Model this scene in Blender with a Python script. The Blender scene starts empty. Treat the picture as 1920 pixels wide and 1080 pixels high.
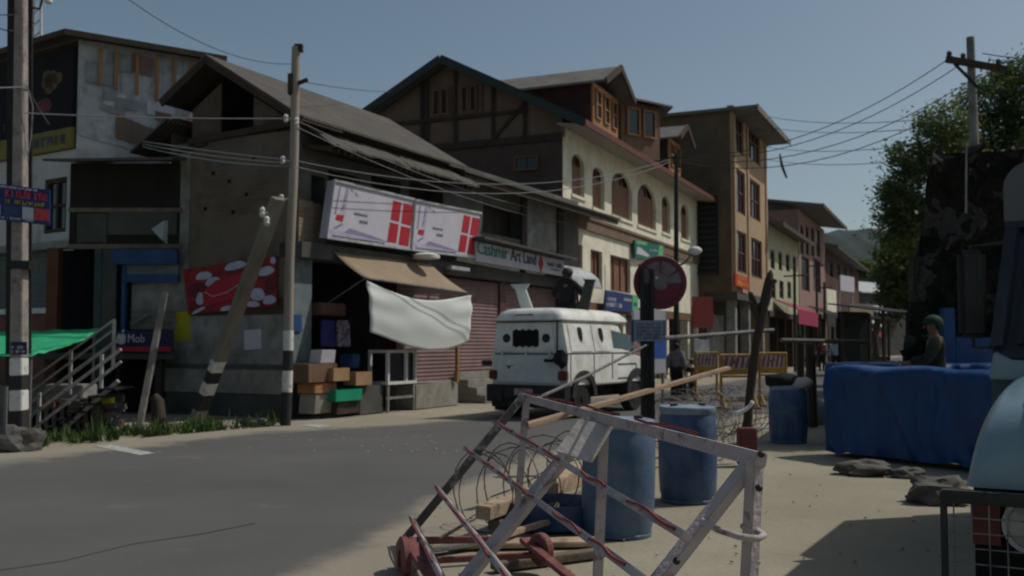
import bpy, bmesh, math, random
from mathutils import Vector, Matrix, noise as mnoise
random.seed(11)
SC = bpy.context.scene
COL = SC.collection
F, H = 1867.0, 1.4
PITCH = math.atan(105.0 / F)
CP, SP = math.cos(PITCH), math.sin(PITCH)

def ray(px, py):
    dx = (px - 960) / F; dy = (540 - py) / F
    y = CP - SP * dy; z = SP + CP * dy
    return Vector((dx / y, 1, z / y))
def D(px, py, d):
    r = ray(px, py); return Vector((r.x * d, d, H + r.z * d))
def G(px, py, z=0.0):
    r = ray(px, py); d = (z - H) / r.z
    return Vector((r.x * d, d, z))

class Frame:
    """vertical plane through two ground points; s along it, y into it, z up"""
    def __init__(s, A, B):
        s.o = Vector((A[0], A[1], 0)); d = Vector((B[0] - A[0], B[1] - A[1], 0))
        s.L = d.length; s.x = d.normalized(); s.y = Vector((-s.x.y, s.x.x, 0))
        s.ang = math.atan2(s.x.y, s.x.x)
    def w(s, a, b, c): return s.o + s.x * a + s.y * b + Vector((0, 0, c))
    def loc(s, px, py, off=0.0):
        """(s, z) of the pixel on the plane 'off' metres in front of the facade"""
        r = ray(px, py); o = s.o - s.y * off
        n = s.y; c = Vector((0, 0, H))
        t = (o - c).dot(n) / r.dot(n)
        p = c + r * t
        return (p - s.o).dot(s.x), p.z
    def s(s, px, off=0.0): return s.loc(px, 645, off)[0]
    def z(s, px, py, off=0.0): return s.loc(px, py, off)[1]
class World:
    ang = 0.0
    def w(s, a, b, c): return Vector((a, b, c))
WORLD = World()

# ---------------------------------------------------------------- materials
def _nodes(name):
    m = bpy.data.materials.new(name); m.use_nodes = True
    nt = m.node_tree; b = nt.nodes['Principled BSDF']
    return m, nt, b
def _n(nt, t, **k):
    n = nt.nodes.new(t)
    for a, v in k.items():
        if a in n.inputs.keys(): n.inputs[a].default_value = v
        else: setattr(n, a, v)
    return n
def mul(c, f): return tuple(min(1, max(0, v * f)) for v in c[:3]) + (1,)
def mat(name, c, rough=.8, var=.22, scale=2.5, bump=.15, bscale=40, metal=0, c2=None, amt=.5, streak=False, spec=.3, sharp=.12):
    """base colour broken up by two noises; c2 = patches of a second real colour (dirt, rust, bare mud)"""
    m, nt, b = _nodes(name); L = nt.links.new
    tc = _n(nt, 'ShaderNodeTexCoord')
    mp = _n(nt, 'ShaderNodeMapping'); L(tc.outputs['Object'], mp.inputs['Vector'])
    if streak: mp.inputs['Scale'].default_value = (1, 1, .18)
    n1 = _n(nt, 'ShaderNodeTexNoise', Scale=scale, Detail=6.0, Roughness=.6); L(mp.outputs[0], n1.inputs['Vector'])
    r1 = _n(nt, 'ShaderNodeValToRGB'); L(n1.outputs['Fac'], r1.inputs['Fac'])
    r1.color_ramp.elements[0].position = .3; r1.color_ramp.elements[1].position = .7
    r1.color_ramp.elements[0].color = mul(c, 1 - var); r1.color_ramp.elements[1].color = mul(c, 1 + var)
    out = r1.outputs[0]
    if c2:
        n2 = _n(nt, 'ShaderNodeTexNoise', Scale=scale * 1.7, Detail=8.0, Roughness=.65); L(mp.outputs[0], n2.inputs['Vector'])
        r2 = _n(nt, 'ShaderNodeValToRGB'); L(n2.outputs['Fac'], r2.inputs['Fac'])
        p = 1 - amt
        p = .25 + .5 * p
        r2.color_ramp.elements[0].position = max(0, p - sharp / 2); r2.color_ramp.elements[1].position = min(1, p + sharp / 2)
        mx = _n(nt, 'ShaderNodeMixRGB'); L(r2.outputs[0], mx.inputs[0]); L(out, mx.inputs[1]); mx.inputs[2].default_value = mul(c2, 1)
        out = mx.outputs[0]
    L(out, b.inputs['Base Color'])
    b.inputs['Roughness'].default_value = rough; b.inputs['Metallic'].default_value = metal
    b.inputs['Specular IOR Level'].default_value = spec
    if bump:
        n3 = _n(nt, 'ShaderNodeTexNoise', Scale=bscale, Detail=5.0); L(tc.outputs['Object'], n3.inputs['Vector'])
        bp = _n(nt, 'ShaderNodeBump', Strength=bump, Distance=.03); L(n3.outputs['Fac'], bp.inputs['Height'])
        L(bp.outputs[0], b.inputs['Normal'])
    return m
def plane_vec(nt, ang):
    """(along, height) coordinates on a wall whose direction is ang"""
    L = nt.links.new
    tc = _n(nt, 'ShaderNodeTexCoord'); sp = _n(nt, 'ShaderNodeSeparateXYZ'); L(tc.outputs['Object'], sp.inputs[0])
    a = _n(nt, 'ShaderNodeMath', operation='MULTIPLY'); L(sp.outputs[0], a.inputs[0]); a.inputs[1].default_value = math.cos(ang)
    c = _n(nt, 'ShaderNodeMath', operation='MULTIPLY'); L(sp.outputs[1], c.inputs[0]); c.inputs[1].default_value = math.sin(ang)
    d = _n(nt, 'ShaderNodeMath', operation='ADD'); L(a.outputs[0], d.inputs[0]); L(c.outputs[0], d.inputs[1])
    cb = _n(nt, 'ShaderNodeCombineXYZ'); L(d.outputs[0], cb.inputs[0]); L(sp.outputs[2], cb.inputs[1])
    return tc, cb
def brick(name, c1, c2, mortar, ang, w=.24, h=.075, patch=None, amt=.35):
    m, nt, b = _nodes(name); L = nt.links.new
    tc, cb = plane_vec(nt, ang)
    br = _n(nt, 'ShaderNodeTexBrick'); L(cb.outputs[0], br.inputs['Vector'])
    br.inputs['Color1'].default_value = mul(c1, 1); br.inputs['Color2'].default_value = mul(c2, 1); br.inputs['Mortar'].default_value = mul(mortar, 1)
    br.inputs['Scale'].default_value = 1.0; br.inputs['Brick Width'].default_value = w; br.inputs['Row Height'].default_value = h
    br.inputs['Mortar Size'].default_value = h * .12; br.inputs['Bias'].default_value = -.1
    n1 = _n(nt, 'ShaderNodeTexNoise', Scale=1.3, Detail=8.0, Roughness=.65); L(tc.outputs['Object'], n1.inputs['Vector'])
    mx = _n(nt, 'ShaderNodeMixRGB', blend_type='MULTIPLY'); mx.inputs[0].default_value = .55
    L(br.outputs[0], mx.inputs[1])
    r = _n(nt, 'ShaderNodeValToRGB'); L(n1.outputs['Fac'], r.inputs['Fac'])
    r.color_ramp.elements[0].position = .3; r.color_ramp.elements[1].position = .7
    r.color_ramp.elements[0].color = (.45, .42, .4, 1); r.color_ramp.elements[1].color = (1, 1, 1, 1)
    L(r.outputs[0], mx.inputs[2]); out = mx.outputs[0]
    if patch:
        n2 = _n(nt, 'ShaderNodeTexNoise', Scale=.9, Detail=8.0, Roughness=.6); L(tc.outputs['Object'], n2.inputs['Vector'])
        r2 = _n(nt, 'ShaderNodeValToRGB'); L(n2.outputs['Fac'], r2.inputs['Fac'])
        p = .25 + .5 * (1 - amt); r2.color_ramp.elements[0].position = p - .04; r2.color_ramp.elements[1].position = p + .04
        m2 = _n(nt, 'ShaderNodeMixRGB'); L(r2.outputs[0], m2.inputs[0]); L(out, m2.inputs[1]); m2.inputs[2].default_value = mul(patch, 1); out = m2.outputs[0]
    L(out, b.inputs['Base Color']); b.inputs['Roughness'].default_value = .9; b.inputs['Specular IOR Level'].default_value = .15
    bp = _n(nt, 'ShaderNodeBump', Strength=.5, Distance=.02); L(br.outputs['Fac'], bp.inputs['Height']); bp.invert = True
    L(bp.outputs[0], b.inputs['Normal'])
    return m
def ribbed(name, c, ang, pitch=.09, horiz=False, rough=.6, var=.2, c2=None, amt=.4, depth=.5, metal=0, scale=1.5):
    """corrugated sheet or roller-shutter slats: ribs are a wave bump on top of the noisy colour"""
    m = mat(name, c, rough, var, scale, 0, c2=c2, amt=amt, metal=metal, sharp=.25)
    nt = m.node_tree; L = nt.links.new; b = nt.nodes['Principled BSDF']
    tc, cb = plane_vec(nt, ang)
    w = _n(nt, 'ShaderNodeTexWave', wave_type='BANDS', bands_direction='Y' if horiz else 'X', wave_profile='SIN')
    w.inputs['Scale'].default_value = math.pi * 2 / pitch / 20.0; w.inputs['Distortion'].default_value = .15
    L(cb.outputs[0], w.inputs['Vector'])
    bp = _n(nt, 'ShaderNodeBump', Strength=depth, Distance=pitch * .25); L(w.outputs['Fac'], bp.inputs['Height']); L(bp.outputs[0], b.inputs['Normal'])
    return m
def plain(name, c, rough=.5, metal=0, spec=.4):
    return mat(name, c, rough, .1, 6, .04, 60, metal, spec=spec)
def glass(name, c=(.015, .02, .025)):
    m, nt, b = _nodes(name)
    n1 = _n(nt, 'ShaderNodeTexNoise', Scale=1.2, Detail=3.0); r = _n(nt, 'ShaderNodeValToRGB')
    tc = _n(nt, 'ShaderNodeTexCoord'); nt.links.new(tc.outputs['Object'], n1.inputs['Vector']); nt.links.new(n1.outputs['Fac'], r.inputs['Fac'])
    r.color_ramp.elements[0].color = mul(c, .6); r.color_ramp.elements[1].color = mul(c, 1.6)
    nt.links.new(r.outputs[0], b.inputs['Base Color'])
    b.inputs['Roughness'].default_value = .15; b.inputs['Specular IOR Level'].default_value = .5
    return m

# ---------------------------------------------------------------- mesh builder
class MB:
    def __init__(s, fr=WORLD): s.bm = bmesh.new(); s.f = fr; s.mi = 0
    def V(s, p): return s.bm.verts.new(s.f.w(*p))
    def face(s, vs):
        try:
            f = s.bm.faces.new(vs); f.material_index = s.mi; return f
        except ValueError: return None
    def poly(s, pts): return s.face([s.V(p) for p in pts])
    def prism(s, pts, vec):
        """solid between a polygon and its copy moved by vec (frame coordinates)"""
        a = [s.V(p) for p in pts]; b = [s.V((p[0] + vec[0], p[1] + vec[1], p[2] + vec[2])) for p in pts]
        s.face(a); s.face(b[::-1]); n = len(a)
        for i in range(n): s.face([a[i], b[i], b[(i + 1) % n], a[(i + 1) % n]])
        return s
    def box(s, x0, x1, y0, y1, z0, z1):
        return s.prism([(x0, y0, z0), (x1, y0, z0), (x1, y0, z1), (x0, y0, z1)], (0, y1 - y0, 0))
    def bar(s, p, q, w, h=None, roll=0.0, taper=1.0):
        """rectangular bar between two points in frame coordinates"""
        h = h or w
        P, Q = s.f.w(*p), s.f.w(*q); d = (Q - P).normalized()
        u = Vector((0, 0, 1)) if abs(d.z) < .95 else Vector((1, 0, 0))
        a = d.cross(u).normalized(); b = a.cross(d)
        a, b = a * math.cos(roll) + b * math.sin(roll), b * math.cos(roll) - a * math.sin(roll)
        r = []
        for C, k in ((P, 1), (Q, taper)):
            r.append([s.bm.verts.new(C + a * (i * w / 2 * k) + b * (j * h / 2 * k)) for i, j in ((-1, -1), (1, -1), (1, 1), (-1, 1))])
        s.face(r[0][::-1]); s.face(r[1])
        for i in range(4): s.face([r[0][i], r[0][(i + 1) % 4], r[1][(i + 1) % 4], r[1][i]])
        return s
    def tube(s, pts, r, seg=8, caps=True):
        pts = [s.f.w(*p) for p in pts]; n = len(pts)
        rs = r if isinstance(r, (list, tuple)) else [r] * n
        rings = []; prev = None
        for i, p in enumerate(pts):
            d = (pts[min(i + 1, n - 1)] - pts[max(i - 1, 0)]).normalized()
            if prev is None:
                u = Vector((0, 0, 1)) if abs(d.z) < .9 else Vector((1, 0, 0))
                a = d.cross(u).normalized()
            else: a = (prev - d * prev.dot(d)).normalized()
            prev = a; b = d.cross(a)
            rings.append([s.bm.verts.new(p + (a * math.cos(t) + b * math.sin(t)) * rs[i]) for t in [2 * math.pi * k / seg for k in range(seg)]])
        for i in range(n - 1):
            for k in range(seg): s.face([rings[i][k], rings[i][(k + 1) % seg], rings[i + 1][(k + 1) % seg], rings[i + 1][k]])
        if caps: s.face(rings[0][::-1]); s.face(rings[-1])
        return s
    def lathe(s, prof, c, seg=28, axis=(0, 0, 1), caps=True):
        """profile of (radius, height) turned round an axis through c (frame coordinates for c, world axis)"""
        C = s.f.w(*c); ax = Vector(axis).normalized()
        u = Vector((1, 0, 0)) if abs(ax.x) < .9 else Vector((0, 1, 0))
        a = ax.cross(u).normalized(); b = ax.cross(a)
        rings = [[s.bm.verts.new(C + ax * h + (a * math.cos(t) + b * math.sin(t)) * r) for t in [2 * math.pi * k / seg for k in range(seg)]] for r, h in prof]
        for i in range(len(rings) - 1):
            for k in range(seg): s.face([rings[i][k], rings[i][(k + 1) % seg], rings[i + 1][(k + 1) % seg], rings[i + 1][k]])
        if caps: s.face(rings[0][::-1]); s.face(rings[-1])
        return s
    def wall(s, s0, s1, z0, z1, holes, y=0.0, t=.25):
        """front face at y with real openings, reveals t deep"""
        xs = sorted({s0, s1, *[min(max(v, s0), s1) for h in holes for v in h[:2]]}); zs = sorted({z0, z1, *[min(max(v, z0), z1) for h in holes for v in h[2:4]]})
        for i in range(len(xs) - 1):
            for j in range(len(zs) - 1):
                cx, cz = (xs[i] + xs[i + 1]) / 2, (zs[j] + zs[j + 1]) / 2
                if any(h[0] < cx < h[1] and h[2] < cz < h[3] for h in holes): continue
                s.poly([(xs[i], y, zs[j]), (xs[i + 1], y, zs[j]), (xs[i + 1], y, zs[j + 1]), (xs[i], y, zs[j + 1])])
        for h in holes:
            a, b, c, d = h[:4]
            s.poly([(a, y, c), (a, y + t, c), (a, y + t, d), (a, y, d)]); s.poly([(b, y, c), (b, y, d), (b, y + t, d), (b, y + t, c)])
            s.poly([(a, y, d), (a, y + t, d), (b, y + t, d), (b, y, d)]); s.poly([(a, y, c), (b, y, c), (b, y + t, c), (a, y + t, c)])
        return s
    def blob(s, c, r, sx=1, sy=1, sz=1, sub=2, rough=.25, seed=0, flat=None):
        b = bmesh.ops.create_icosphere(s.bm, subdivisions=sub, radius=1.0)
        C = s.f.w(*c)
        for v in b['verts']:
            n = mnoise.noise(v.co * 1.7 + Vector((seed * 7.1, seed * 3.3, 0))) * rough + mnoise.noise(v.co * 4.1 + Vector((seed, 0, 5))) * rough * .4
            q = v.co * (1 + n); q = Vector((q.x * sx * r, q.y * sy * r, q.z * sz * r))
            if flat is not None and q.z < flat: q.z = flat
            v.co = C + q
        for v in b['verts']:
            for f in v.link_faces: f.material_index = s.mi
        return s
    def loose(s, name, mats, parent, **k):
        """every separate piece becomes a part of its own"""
        todo = set(s.bm.verts); out = []; s.bm.verts.index_update(); s.bm.verts.ensure_lookup_table(); isl = []
        while todo:
            st = [todo.pop()]; g = {st[0].index}
            while st:
                v = st.pop()
                for e in v.link_edges:
                    w = e.other_vert(v)
                    if w in todo: todo.remove(w); g.add(w.index); st.append(w)
            isl.append(g)
        for g in sorted(isl, key=min):
            m2 = MB(s.f); m2.bm.free(); m2.bm = s.bm.copy(); m2.bm.verts.index_update(); bmesh.ops.delete(m2.bm, geom=[v for v in m2.bm.verts if v.index not in g], context='VERTS'); out.append(m2.build(name, mats, parent, **k))
        s.bm.free(); return out
    def build(s, name, mats, parent=None, smooth=False, bevel=0, subsurf=0, solid=0):
        if bevel:
            bmesh.ops.remove_doubles(s.bm, verts=s.bm.verts, dist=1e-5)
            es = [e for e in s.bm.edges if len(e.link_faces) == 2 and e.calc_face_angle(0) > .5]
            bmesh.ops.bevel(s.bm, geom=es, offset=bevel, segments=2, affect='EDGES', clamp_overlap=True)
        bmesh.ops.recalc_face_normals(s.bm, faces=s.bm.faces)
        if parent is not None: off = wloc(parent)
        else:
            vs = [v.co for v in s.bm.verts]
            off = Vector((sum(v.x for v in vs) / len(vs), sum(v.y for v in vs) / len(vs), min(v.z for v in vs)))
        for v in s.bm.verts: v.co -= off
        me = bpy.data.meshes.new(name); s.bm.to_mesh(me); s.bm.free()
        for m in (mats if isinstance(mats, (list, tuple)) else [mats]): me.materials.append(m)
        if smooth:
            for p in me.polygons: p.use_smooth = True
            if smooth != 'all':
                try: me.set_sharp_from_angle(angle=math.radians(40))
                except Exception: pass
        o = bpy.data.objects.new(name, me); COL.objects.link(o)
        if parent is not None: o.parent = parent
        else: o.location = off
        if solid:
            md = o.modifiers.new('thickness', 'SOLIDIFY'); md.thickness = solid; md.offset = 0
        if subsurf:
            md = o.modifiers.new('smooth', 'SUBSURF'); md.levels = subsurf; md.render_levels = subsurf
        return o
def wloc(o):
    v = Vector(o.location)
    while o.parent is not None: o = o.parent; v += o.location
    return v
def tag(o, label, cat, group=None, kind=None):
    o['label'] = label; o['category'] = cat
    if group: o['group'] = group
    if kind: o['kind'] = kind
    return o
def struct(o, kind='structure'): o['kind'] = kind; return o
def thing(name, label, cat, loc, group=None):
    o = bpy.data.objects.new(name, None); COL.objects.link(o); o.empty_display_size = .3
    o.location = Vector((loc[0], loc[1], loc[2] if len(loc) > 2 else 0)); return tag(o, label, cat, group)
def copy_tree(o, parent=None):
    c = o.copy(); COL.objects.link(c)
    if parent is not None: c.parent = parent
    for ch in list(o.children): copy_tree(ch, c)
    return c
def lettering(name, text, fr, s, z, y, h, m, parent, width=None, depth=.004, slope=0.0):
    """words as flat raised letters on the plane y of a frame, left end at s, baseline z"""
    cu = bpy.data.curves.new('t', 'FONT'); cu.body = text; cu.size = h * 1.38; cu.extrude = depth / 2; cu.resolution_u = 2
    ob = bpy.data.objects.new('t', cu); COL.objects.link(ob); bpy.context.view_layer.update()
    me = bpy.data.meshes.new_from_object(ob.evaluated_get(bpy.context.evaluated_depsgraph_get()))
    bpy.data.objects.remove(ob); bpy.data.curves.remove(cu)
    me.name = name
    xs = [v.co.x for v in me.vertices]; k = (width / (max(xs) - min(xs))) if width else 1.0
    off = wloc(parent); x0 = min(xs)
    for v in me.vertices:
        a = (v.co.x - x0) * k
        v.co = fr.w(s + a, y + v.co.z, z + v.co.y + slope * a) - off
    me.materials.clear(); me.materials.append(m)
    o = bpy.data.objects.new(name, me); COL.objects.link(o); o.parent = parent
    return o
def strokes(mb, s0, s1, z0, z1, y, slope=0.0, cw=.6):
    """a line of writing too blurred to read: letter-sized strokes"""
    h = z1 - z0; x = s0
    while x < s1 - h * .3:
        w = h * random.uniform(.35, .75) * cw / .6
        if random.random() < .16: x += w; continue
        k = slope * (x - s0)
        mb.box(x, x + w * .3, y - .004, y, z0 + k, z1 + k)
        if random.random() < .7: mb.box(x + w * .3, x + w, y - .004, y, z0 + k + h * random.choice((0, .4, .75)), z0 + k + h * random.choice((.25, .6, 1.0)) + h * .05)
        if random.random() < .5: mb.box(x + w * .72, x + w, y - .004, y - .0005, z0 + k, z1 + k)
        x += w + h * .15
    return mb
def catenary(a, b, sag, n=14):
    a, b = Vector(a), Vector(b)
    return [tuple(a.lerp(b, t) - Vector((0, 0, sag * 4 * t * (1 - t)))) for t in [i / n for i in range(n + 1)]]
# ---------------------------------------------------------------- shared materials
M = {}
def defm(k, *a, **kw): M[k] = mat(k, *a, **kw); return M[k]
defm('dirt_ground', (.305, .277, .208), .95, .2, .35, .35, 18, c2=(.235, .21, .158), amt=.45, sharp=.4)
defm('concrete', (.27, .255, .22), .9, .25, 1.5, .3, 30, c2=(.16, .15, .135), amt=.35, sharp=.3)
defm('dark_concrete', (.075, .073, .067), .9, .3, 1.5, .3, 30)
defm('plaster_grey', (.25, .247, .233), .9, .2, 1.6, .2, 25, c2=(.12, .115, .1), amt=.4, sharp=.3)
defm('plaster_shaded', (.125, .125, .115), .9, .25, 1.3, .2, 25, c2=(.08, .075, .068), amt=.45, sharp=.3)  # shaded copy of the grey plaster: shadow put into the colour
defm('plaster_blue', (.12, .16, .17), .9, .2, 1.6, .2, 25, c2=(.2, .2, .19), amt=.4, sharp=.2)
defm('mud', (.15, .118, .095), .95, .25, 1.2, .5, 14, c2=(.085, .062, .05), amt=.45, sharp=.3)
defm('old_wood', (.16, .125, .095), .85, .3, 3, .3, 30, streak=True)
defm('dark_wood', (.05, .036, .027), .85, .3, 3, .3, 30, streak=True)
defm('orange_wood', (.33, .16, .07), .6, .25, 4, .15, 30, streak=True)
defm('brown_wood', (.145, .08, .05), .6, .25, 4, .15, 30, streak=True)
defm('fresh_wood', (.40, .30, .20), .8, .25, 4, .2, 40, c2=(.25, .19, .13), amt=.35)
defm('pole_wood', (.29, .25, .20), .9, .25, 3, .3, 40, streak=True)
defm('grey_wood', (.17, .158, .14), .9, .3, 4, .3, 40)
defm('white_paint', (.62, .61, .59), .7, .12, 5, .1, 40, c2=(.35, .33, .30), amt=.28)
defm('black_paint', (.028, .028, .028), .7, .3, 5, .1, 40)
defm('frame_paint', (.40, .35, .345), .7, .2, 5, .3, 50, c2=(.16, .085, .07), amt=.27, sharp=.10)
defm('strut_grey', (.19, .17, .135), .9, .25, 3, .3, 40, streak=True)
defm('pane_brown', (.055, .03, .022), .35, .3, 2, 0)
defm('red_rust', (.20, .07, .065), .7, .3, 8, .3, 60, c2=(.09, .04, .035), amt=.3)
defm('red_wire', (.23, .045, .05), .6, .3, 20, 0)
defm('dark_iron', (.025, .024, .024), .55, .3, 8, .2, 60, metal=.3)
defm('grey_iron', (.16, .16, .16), .55, .25, 6, .15, 60, metal=.3, c2=(.10, .06, .045), amt=.3)
defm('tin', (.42, .44, .45), .5, .22, 2.2, .15, 8, metal=.25, c2=(.24, .21, .19), amt=.28, sharp=.25)
defm('blue_paint', (.02, .06, .16), .6, .25, 3, .1, 30)
defm('blue_plastic', (.022, .06, .165), .45, .28, 2.5, .12, 12, c2=(.12, .16, .2), amt=.28, sharp=.5)
defm('blue_plastic_pale', (.055, .105, .205), .5, .25, 2.5, .12, 12, c2=(.15, .2, .24), amt=.35, sharp=.5)
defm('blue_tarp', (.007, .05, .16), .4, .25, 1.6, .25, 9)
defm('green_tarp', (.03, .38, .17), .55, .15, 1.6, .15, 10)
defm('tan_cloth', (.26, .20, .135), .9, .12, 1.5, .1, 20)
defm('white_cloth', (.60, .63, .60), .9, .06, 1.2, .08, 16)
defm('dark_fabric', (.013, .014, .017), .9, .3, 6, .2, 40)
defm('army_white', (.74, .74, .70), .5, .06, 1.5, .04, 20, c2=(.38, .36, .31), amt=.24, sharp=.35)
defm('army_grey', (.58, .62, .61), .55, .1, 1.5, .04, 20, c2=(.42, .44, .43), amt=.3, sharp=.4)
defm('rubber', (.018, .018, .018), .85, .2, 6, .2, 40)
defm('tail_red', (.10, .02, .02), .3, .2, 6, 0)
defm('truck_blue', (.19, .29, .34), .28, .06, 1.2, .02, 14, spec=.5, c2=(.15, .23, .27), amt=.3, sharp=.5)
defm('stone', (.115, .108, .097), .95, .3, 4, .5, 12)
defm('cream', (.74, .71, .58), .9, .07, 1.0, .1, 24, c2=(.46, .42, .31), amt=.25, sharp=.4)
defm('band_brown', (.17, .115, .08), .85, .2, 1.5, .1, 24)
defm('slate', (.135, .125, .115), .8, .25, 1.4, .2, 20)
defm('dark_green_trim', (.03, .04, .038), .7, .25, 3, .1, 20)
defm('soffit', (.34, .32, .29), .9, .1, 2, .1, 20)
defm('skin', (.20, .115, .08), .6, .1, 8, .05, 40)
defm('hair', (.008, .007, .006), .7, .2, 20, .2, 60)
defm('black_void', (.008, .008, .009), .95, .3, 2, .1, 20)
defm('paper_white', (.49, .475, .53), .7, .08, 2, .02, 20, c2=(.42, .41, .46), amt=.3, sharp=.5)
defm('paper_red', (.36, .012, .025), .6, .12, 3, 0)
defm('paper_purple', (.22, .18, .30), .6, .2, 3, 0)
defm('ink_dark', (.05, .06, .10), .7, .2, 3, 0)
defm('ink_green', (.02, .20, .16), .7, .15, 3, 0)
defm('yellow_paint', (.34, .19, .02), .6, .2, 3, .1, 30, c2=(.25, .14, .03), amt=.25)
defm('yellow_paper', (.36, .32, .015), .8, .15, 3, 0)
defm('cardboard', (.30, .19, .10), .9, .15, 3, .1, 20)
defm('green_plastic', (.01, .25, .14), .45, .15, 3, .05, 20)
defm('pink_wall', (.25, .16, .14), .9, .12, 1.2, .1, 24, c2=(.28, .17, .145), amt=.3, sharp=.4)
defm('palegreen_wall', (.38, .39, .27), .9, .12, 1.2, .1, 24, c2=(.3, .3, .2), amt=.3, sharp=.4)
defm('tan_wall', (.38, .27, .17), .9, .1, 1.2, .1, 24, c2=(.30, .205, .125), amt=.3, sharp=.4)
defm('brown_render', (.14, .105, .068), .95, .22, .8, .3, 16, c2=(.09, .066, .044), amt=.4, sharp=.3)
defm('window_red', (.11, .032, .022), .6, .2, 3, .1, 30)
defm('magenta', (.26, .012, .055), .6, .15, 3, .05, 20)
defm('sack', (.40, .38, .33), .9, .15, 5, .3, 30)
M['glass'] = glass('dark_glass'); M['teal_glass'] = glass('teal_glass', (.02, .05, .055))
# ---------------------------------------------------------------- light, sky, camera
SUN_EL, SUN_V = math.radians(53), Vector((.95, .30, 0)).normalized()
w = bpy.data.worlds.new('World'); SC.world = w; w.use_nodes = True
nt = w.node_tree; bg = nt.nodes['Background']
sky = nt.nodes.new('ShaderNodeTexSky'); sky.sky_type = 'NISHITA'; sky.sun_disc = False
sky.sun_elevation = SUN_EL; sky.sun_rotation = math.atan2(SUN_V.x, SUN_V.y)
sky.altitude = 1600; sky.air_density = 1.0; sky.dust_density = 6.5; sky.ozone_density = .25
tint = nt.nodes.new('ShaderNodeMixRGB'); tint.blend_type = 'MULTIPLY'; tint.inputs[0].default_value = 1; tint.inputs[2].default_value = (1.04, 1.06, .94, 1)
nt.links.new(sky.outputs[0], tint.inputs[1]); nt.links.new(tint.outputs[0], bg.inputs['Color']); bg.inputs['Strength'].default_value = .10
ld = bpy.data.lights.new('sun', 'SUN'); ld.energy = 3.6; ld.angle = math.radians(.5); ld.color = (1, .955, .88)
lo = bpy.data.objects.new('sun', ld); COL.objects.link(lo)
sd = Vector((SUN_V.x * math.cos(SUN_EL), SUN_V.y * math.cos(SUN_EL), math.sin(SUN_EL)))
lo.rotation_euler = sd.to_track_quat('Z', 'Y').to_euler(); lo.location = (20, 10, 40)
cam = bpy.data.cameras.new('camera'); co = bpy.data.objects.new('camera', cam); COL.objects.link(co)
co.location = (0, 0, H); co.rotation_euler = (math.pi / 2 + PITCH, 0, 0)
cam.sensor_width = 36; cam.lens = 36 * F / 1920; cam.clip_end = 8000; cam.clip_start = .05
cam.dof.use_dof = True; cam.dof.focus_distance = 3.2; cam.dof.aperture_fstop = 5.6
SC.camera = co
SC.view_settings.view_transform = 'Standard'; SC.view_settings.look = 'None'; SC.view_settings.gamma = 1
SC.view_settings.exposure = -.47
SC.cycles.use_denoising = True; SC.cycles.max_bounces = 6; SC.cycles.filter_width = 1.9

hz = bpy.data.materials.new('haze'); hz.use_nodes = True; hn = hz.node_tree; hn.nodes.clear()
ho = hn.nodes.new('ShaderNodeOutputMaterial'); hv = hn.nodes.new('ShaderNodeVolumePrincipled'); hn.links.new(hv.outputs[0], ho.inputs['Volume'])
hv.inputs['Color'].default_value = (.62, .78, 1.0, 1); hv.inputs['Density'].default_value = .000045; hv.inputs['Anisotropy'].default_value = .2
me = bpy.data.meshes.new('haze'); bmz = bmesh.new(); bmesh.ops.create_cube(bmz, size=1.0)
for v in bmz.verts: v.co = Vector((800 + v.co.x * 5200, 1150 + v.co.y * 3200, 191 + v.co.z * 418))
bmz.to_mesh(me); bmz.free(); me.materials.append(hz); ob = bpy.data.objects.new('haze', me); COL.objects.link(ob); ob['kind'] = 'stuff'; ob['label'] = 'thin pale summer haze hanging over the street and hill'; ob['category'] = 'haze'
SC.cycles.volume_step_rate = 4; SC.cycles.volume_bounces = 0; SC.cycles.volume_max_steps = 64

# ---------------------------------------------------------------- frames of the house fronts
PA = (-4.2, 18.9); PB = (2.17, 31.2)
FB = Frame(PA, PB)                                   # long front of the mud-brick shop house
_b = FB.w(0, 3.2, 0); FG = Frame((_b.x, _b.y), PA)   # its gable end
FC = Frame((1.553, 30.2), (8.66, 46.2))              # cream house front
_c = FC.w(0, 9.2, 0); FCG = Frame((_c.x, _c.y), (1.553, 30.2))
FR = Frame((10.19, 45.5), (13.6, 52.9))              # brown four-storey front
_r = FR.w(0, 9.0, 0); FRS = Frame((_r.x, _r.y), (10.19, 45.5))
FE = Frame((13.76, 53.5), (18.4, 63.8))
FF = Frame((18.65, 64.5), (24.2, 76.8))
FH = Frame((24.4, 77.5), (36.1, 103.5))
FA1 = Frame((-13.5, 23.4), (-9.06, 20.5)); FA2 = Frame((-9.06, 20.5), (-6.45, 21.91))
FL = Frame((-8.98, 20.2), (-6.98, 20.2))
FV = Frame((-.395, 19.4), (1.02, 18.5))              # rear of the armoured vehicle

# ---------------------------------------------------------------- ground, road, hill
mb = MB(); N = 60
def gz(x, y): return mnoise.noise(Vector((x * .35, y * .35, 0))) * .012
xs = [-1700, -300, -80, -30] + [-15 + i * .75 for i in range(61)] + [45, 90, 300, 1800]
ys = [-60, -20, -4] + [i * .75 for i in range(60)] + [60, 90, 150, 300, 700, 1400, 2600]
vs = [[mb.bm.verts.new((x, y, gz(x, y) - .012 if -14 < x < 30 and 0 < y < 45 else -.012)) for x in xs] for y in ys]
for j in range(len(ys) - 1):
    for i in range(len(xs) - 1): mb.face([vs[j][i], vs[j][i + 1], vs[j + 1][i + 1], vs[j + 1][i]])
struct(mb.build('ground', M['dirt_ground'], smooth='all'))

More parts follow.
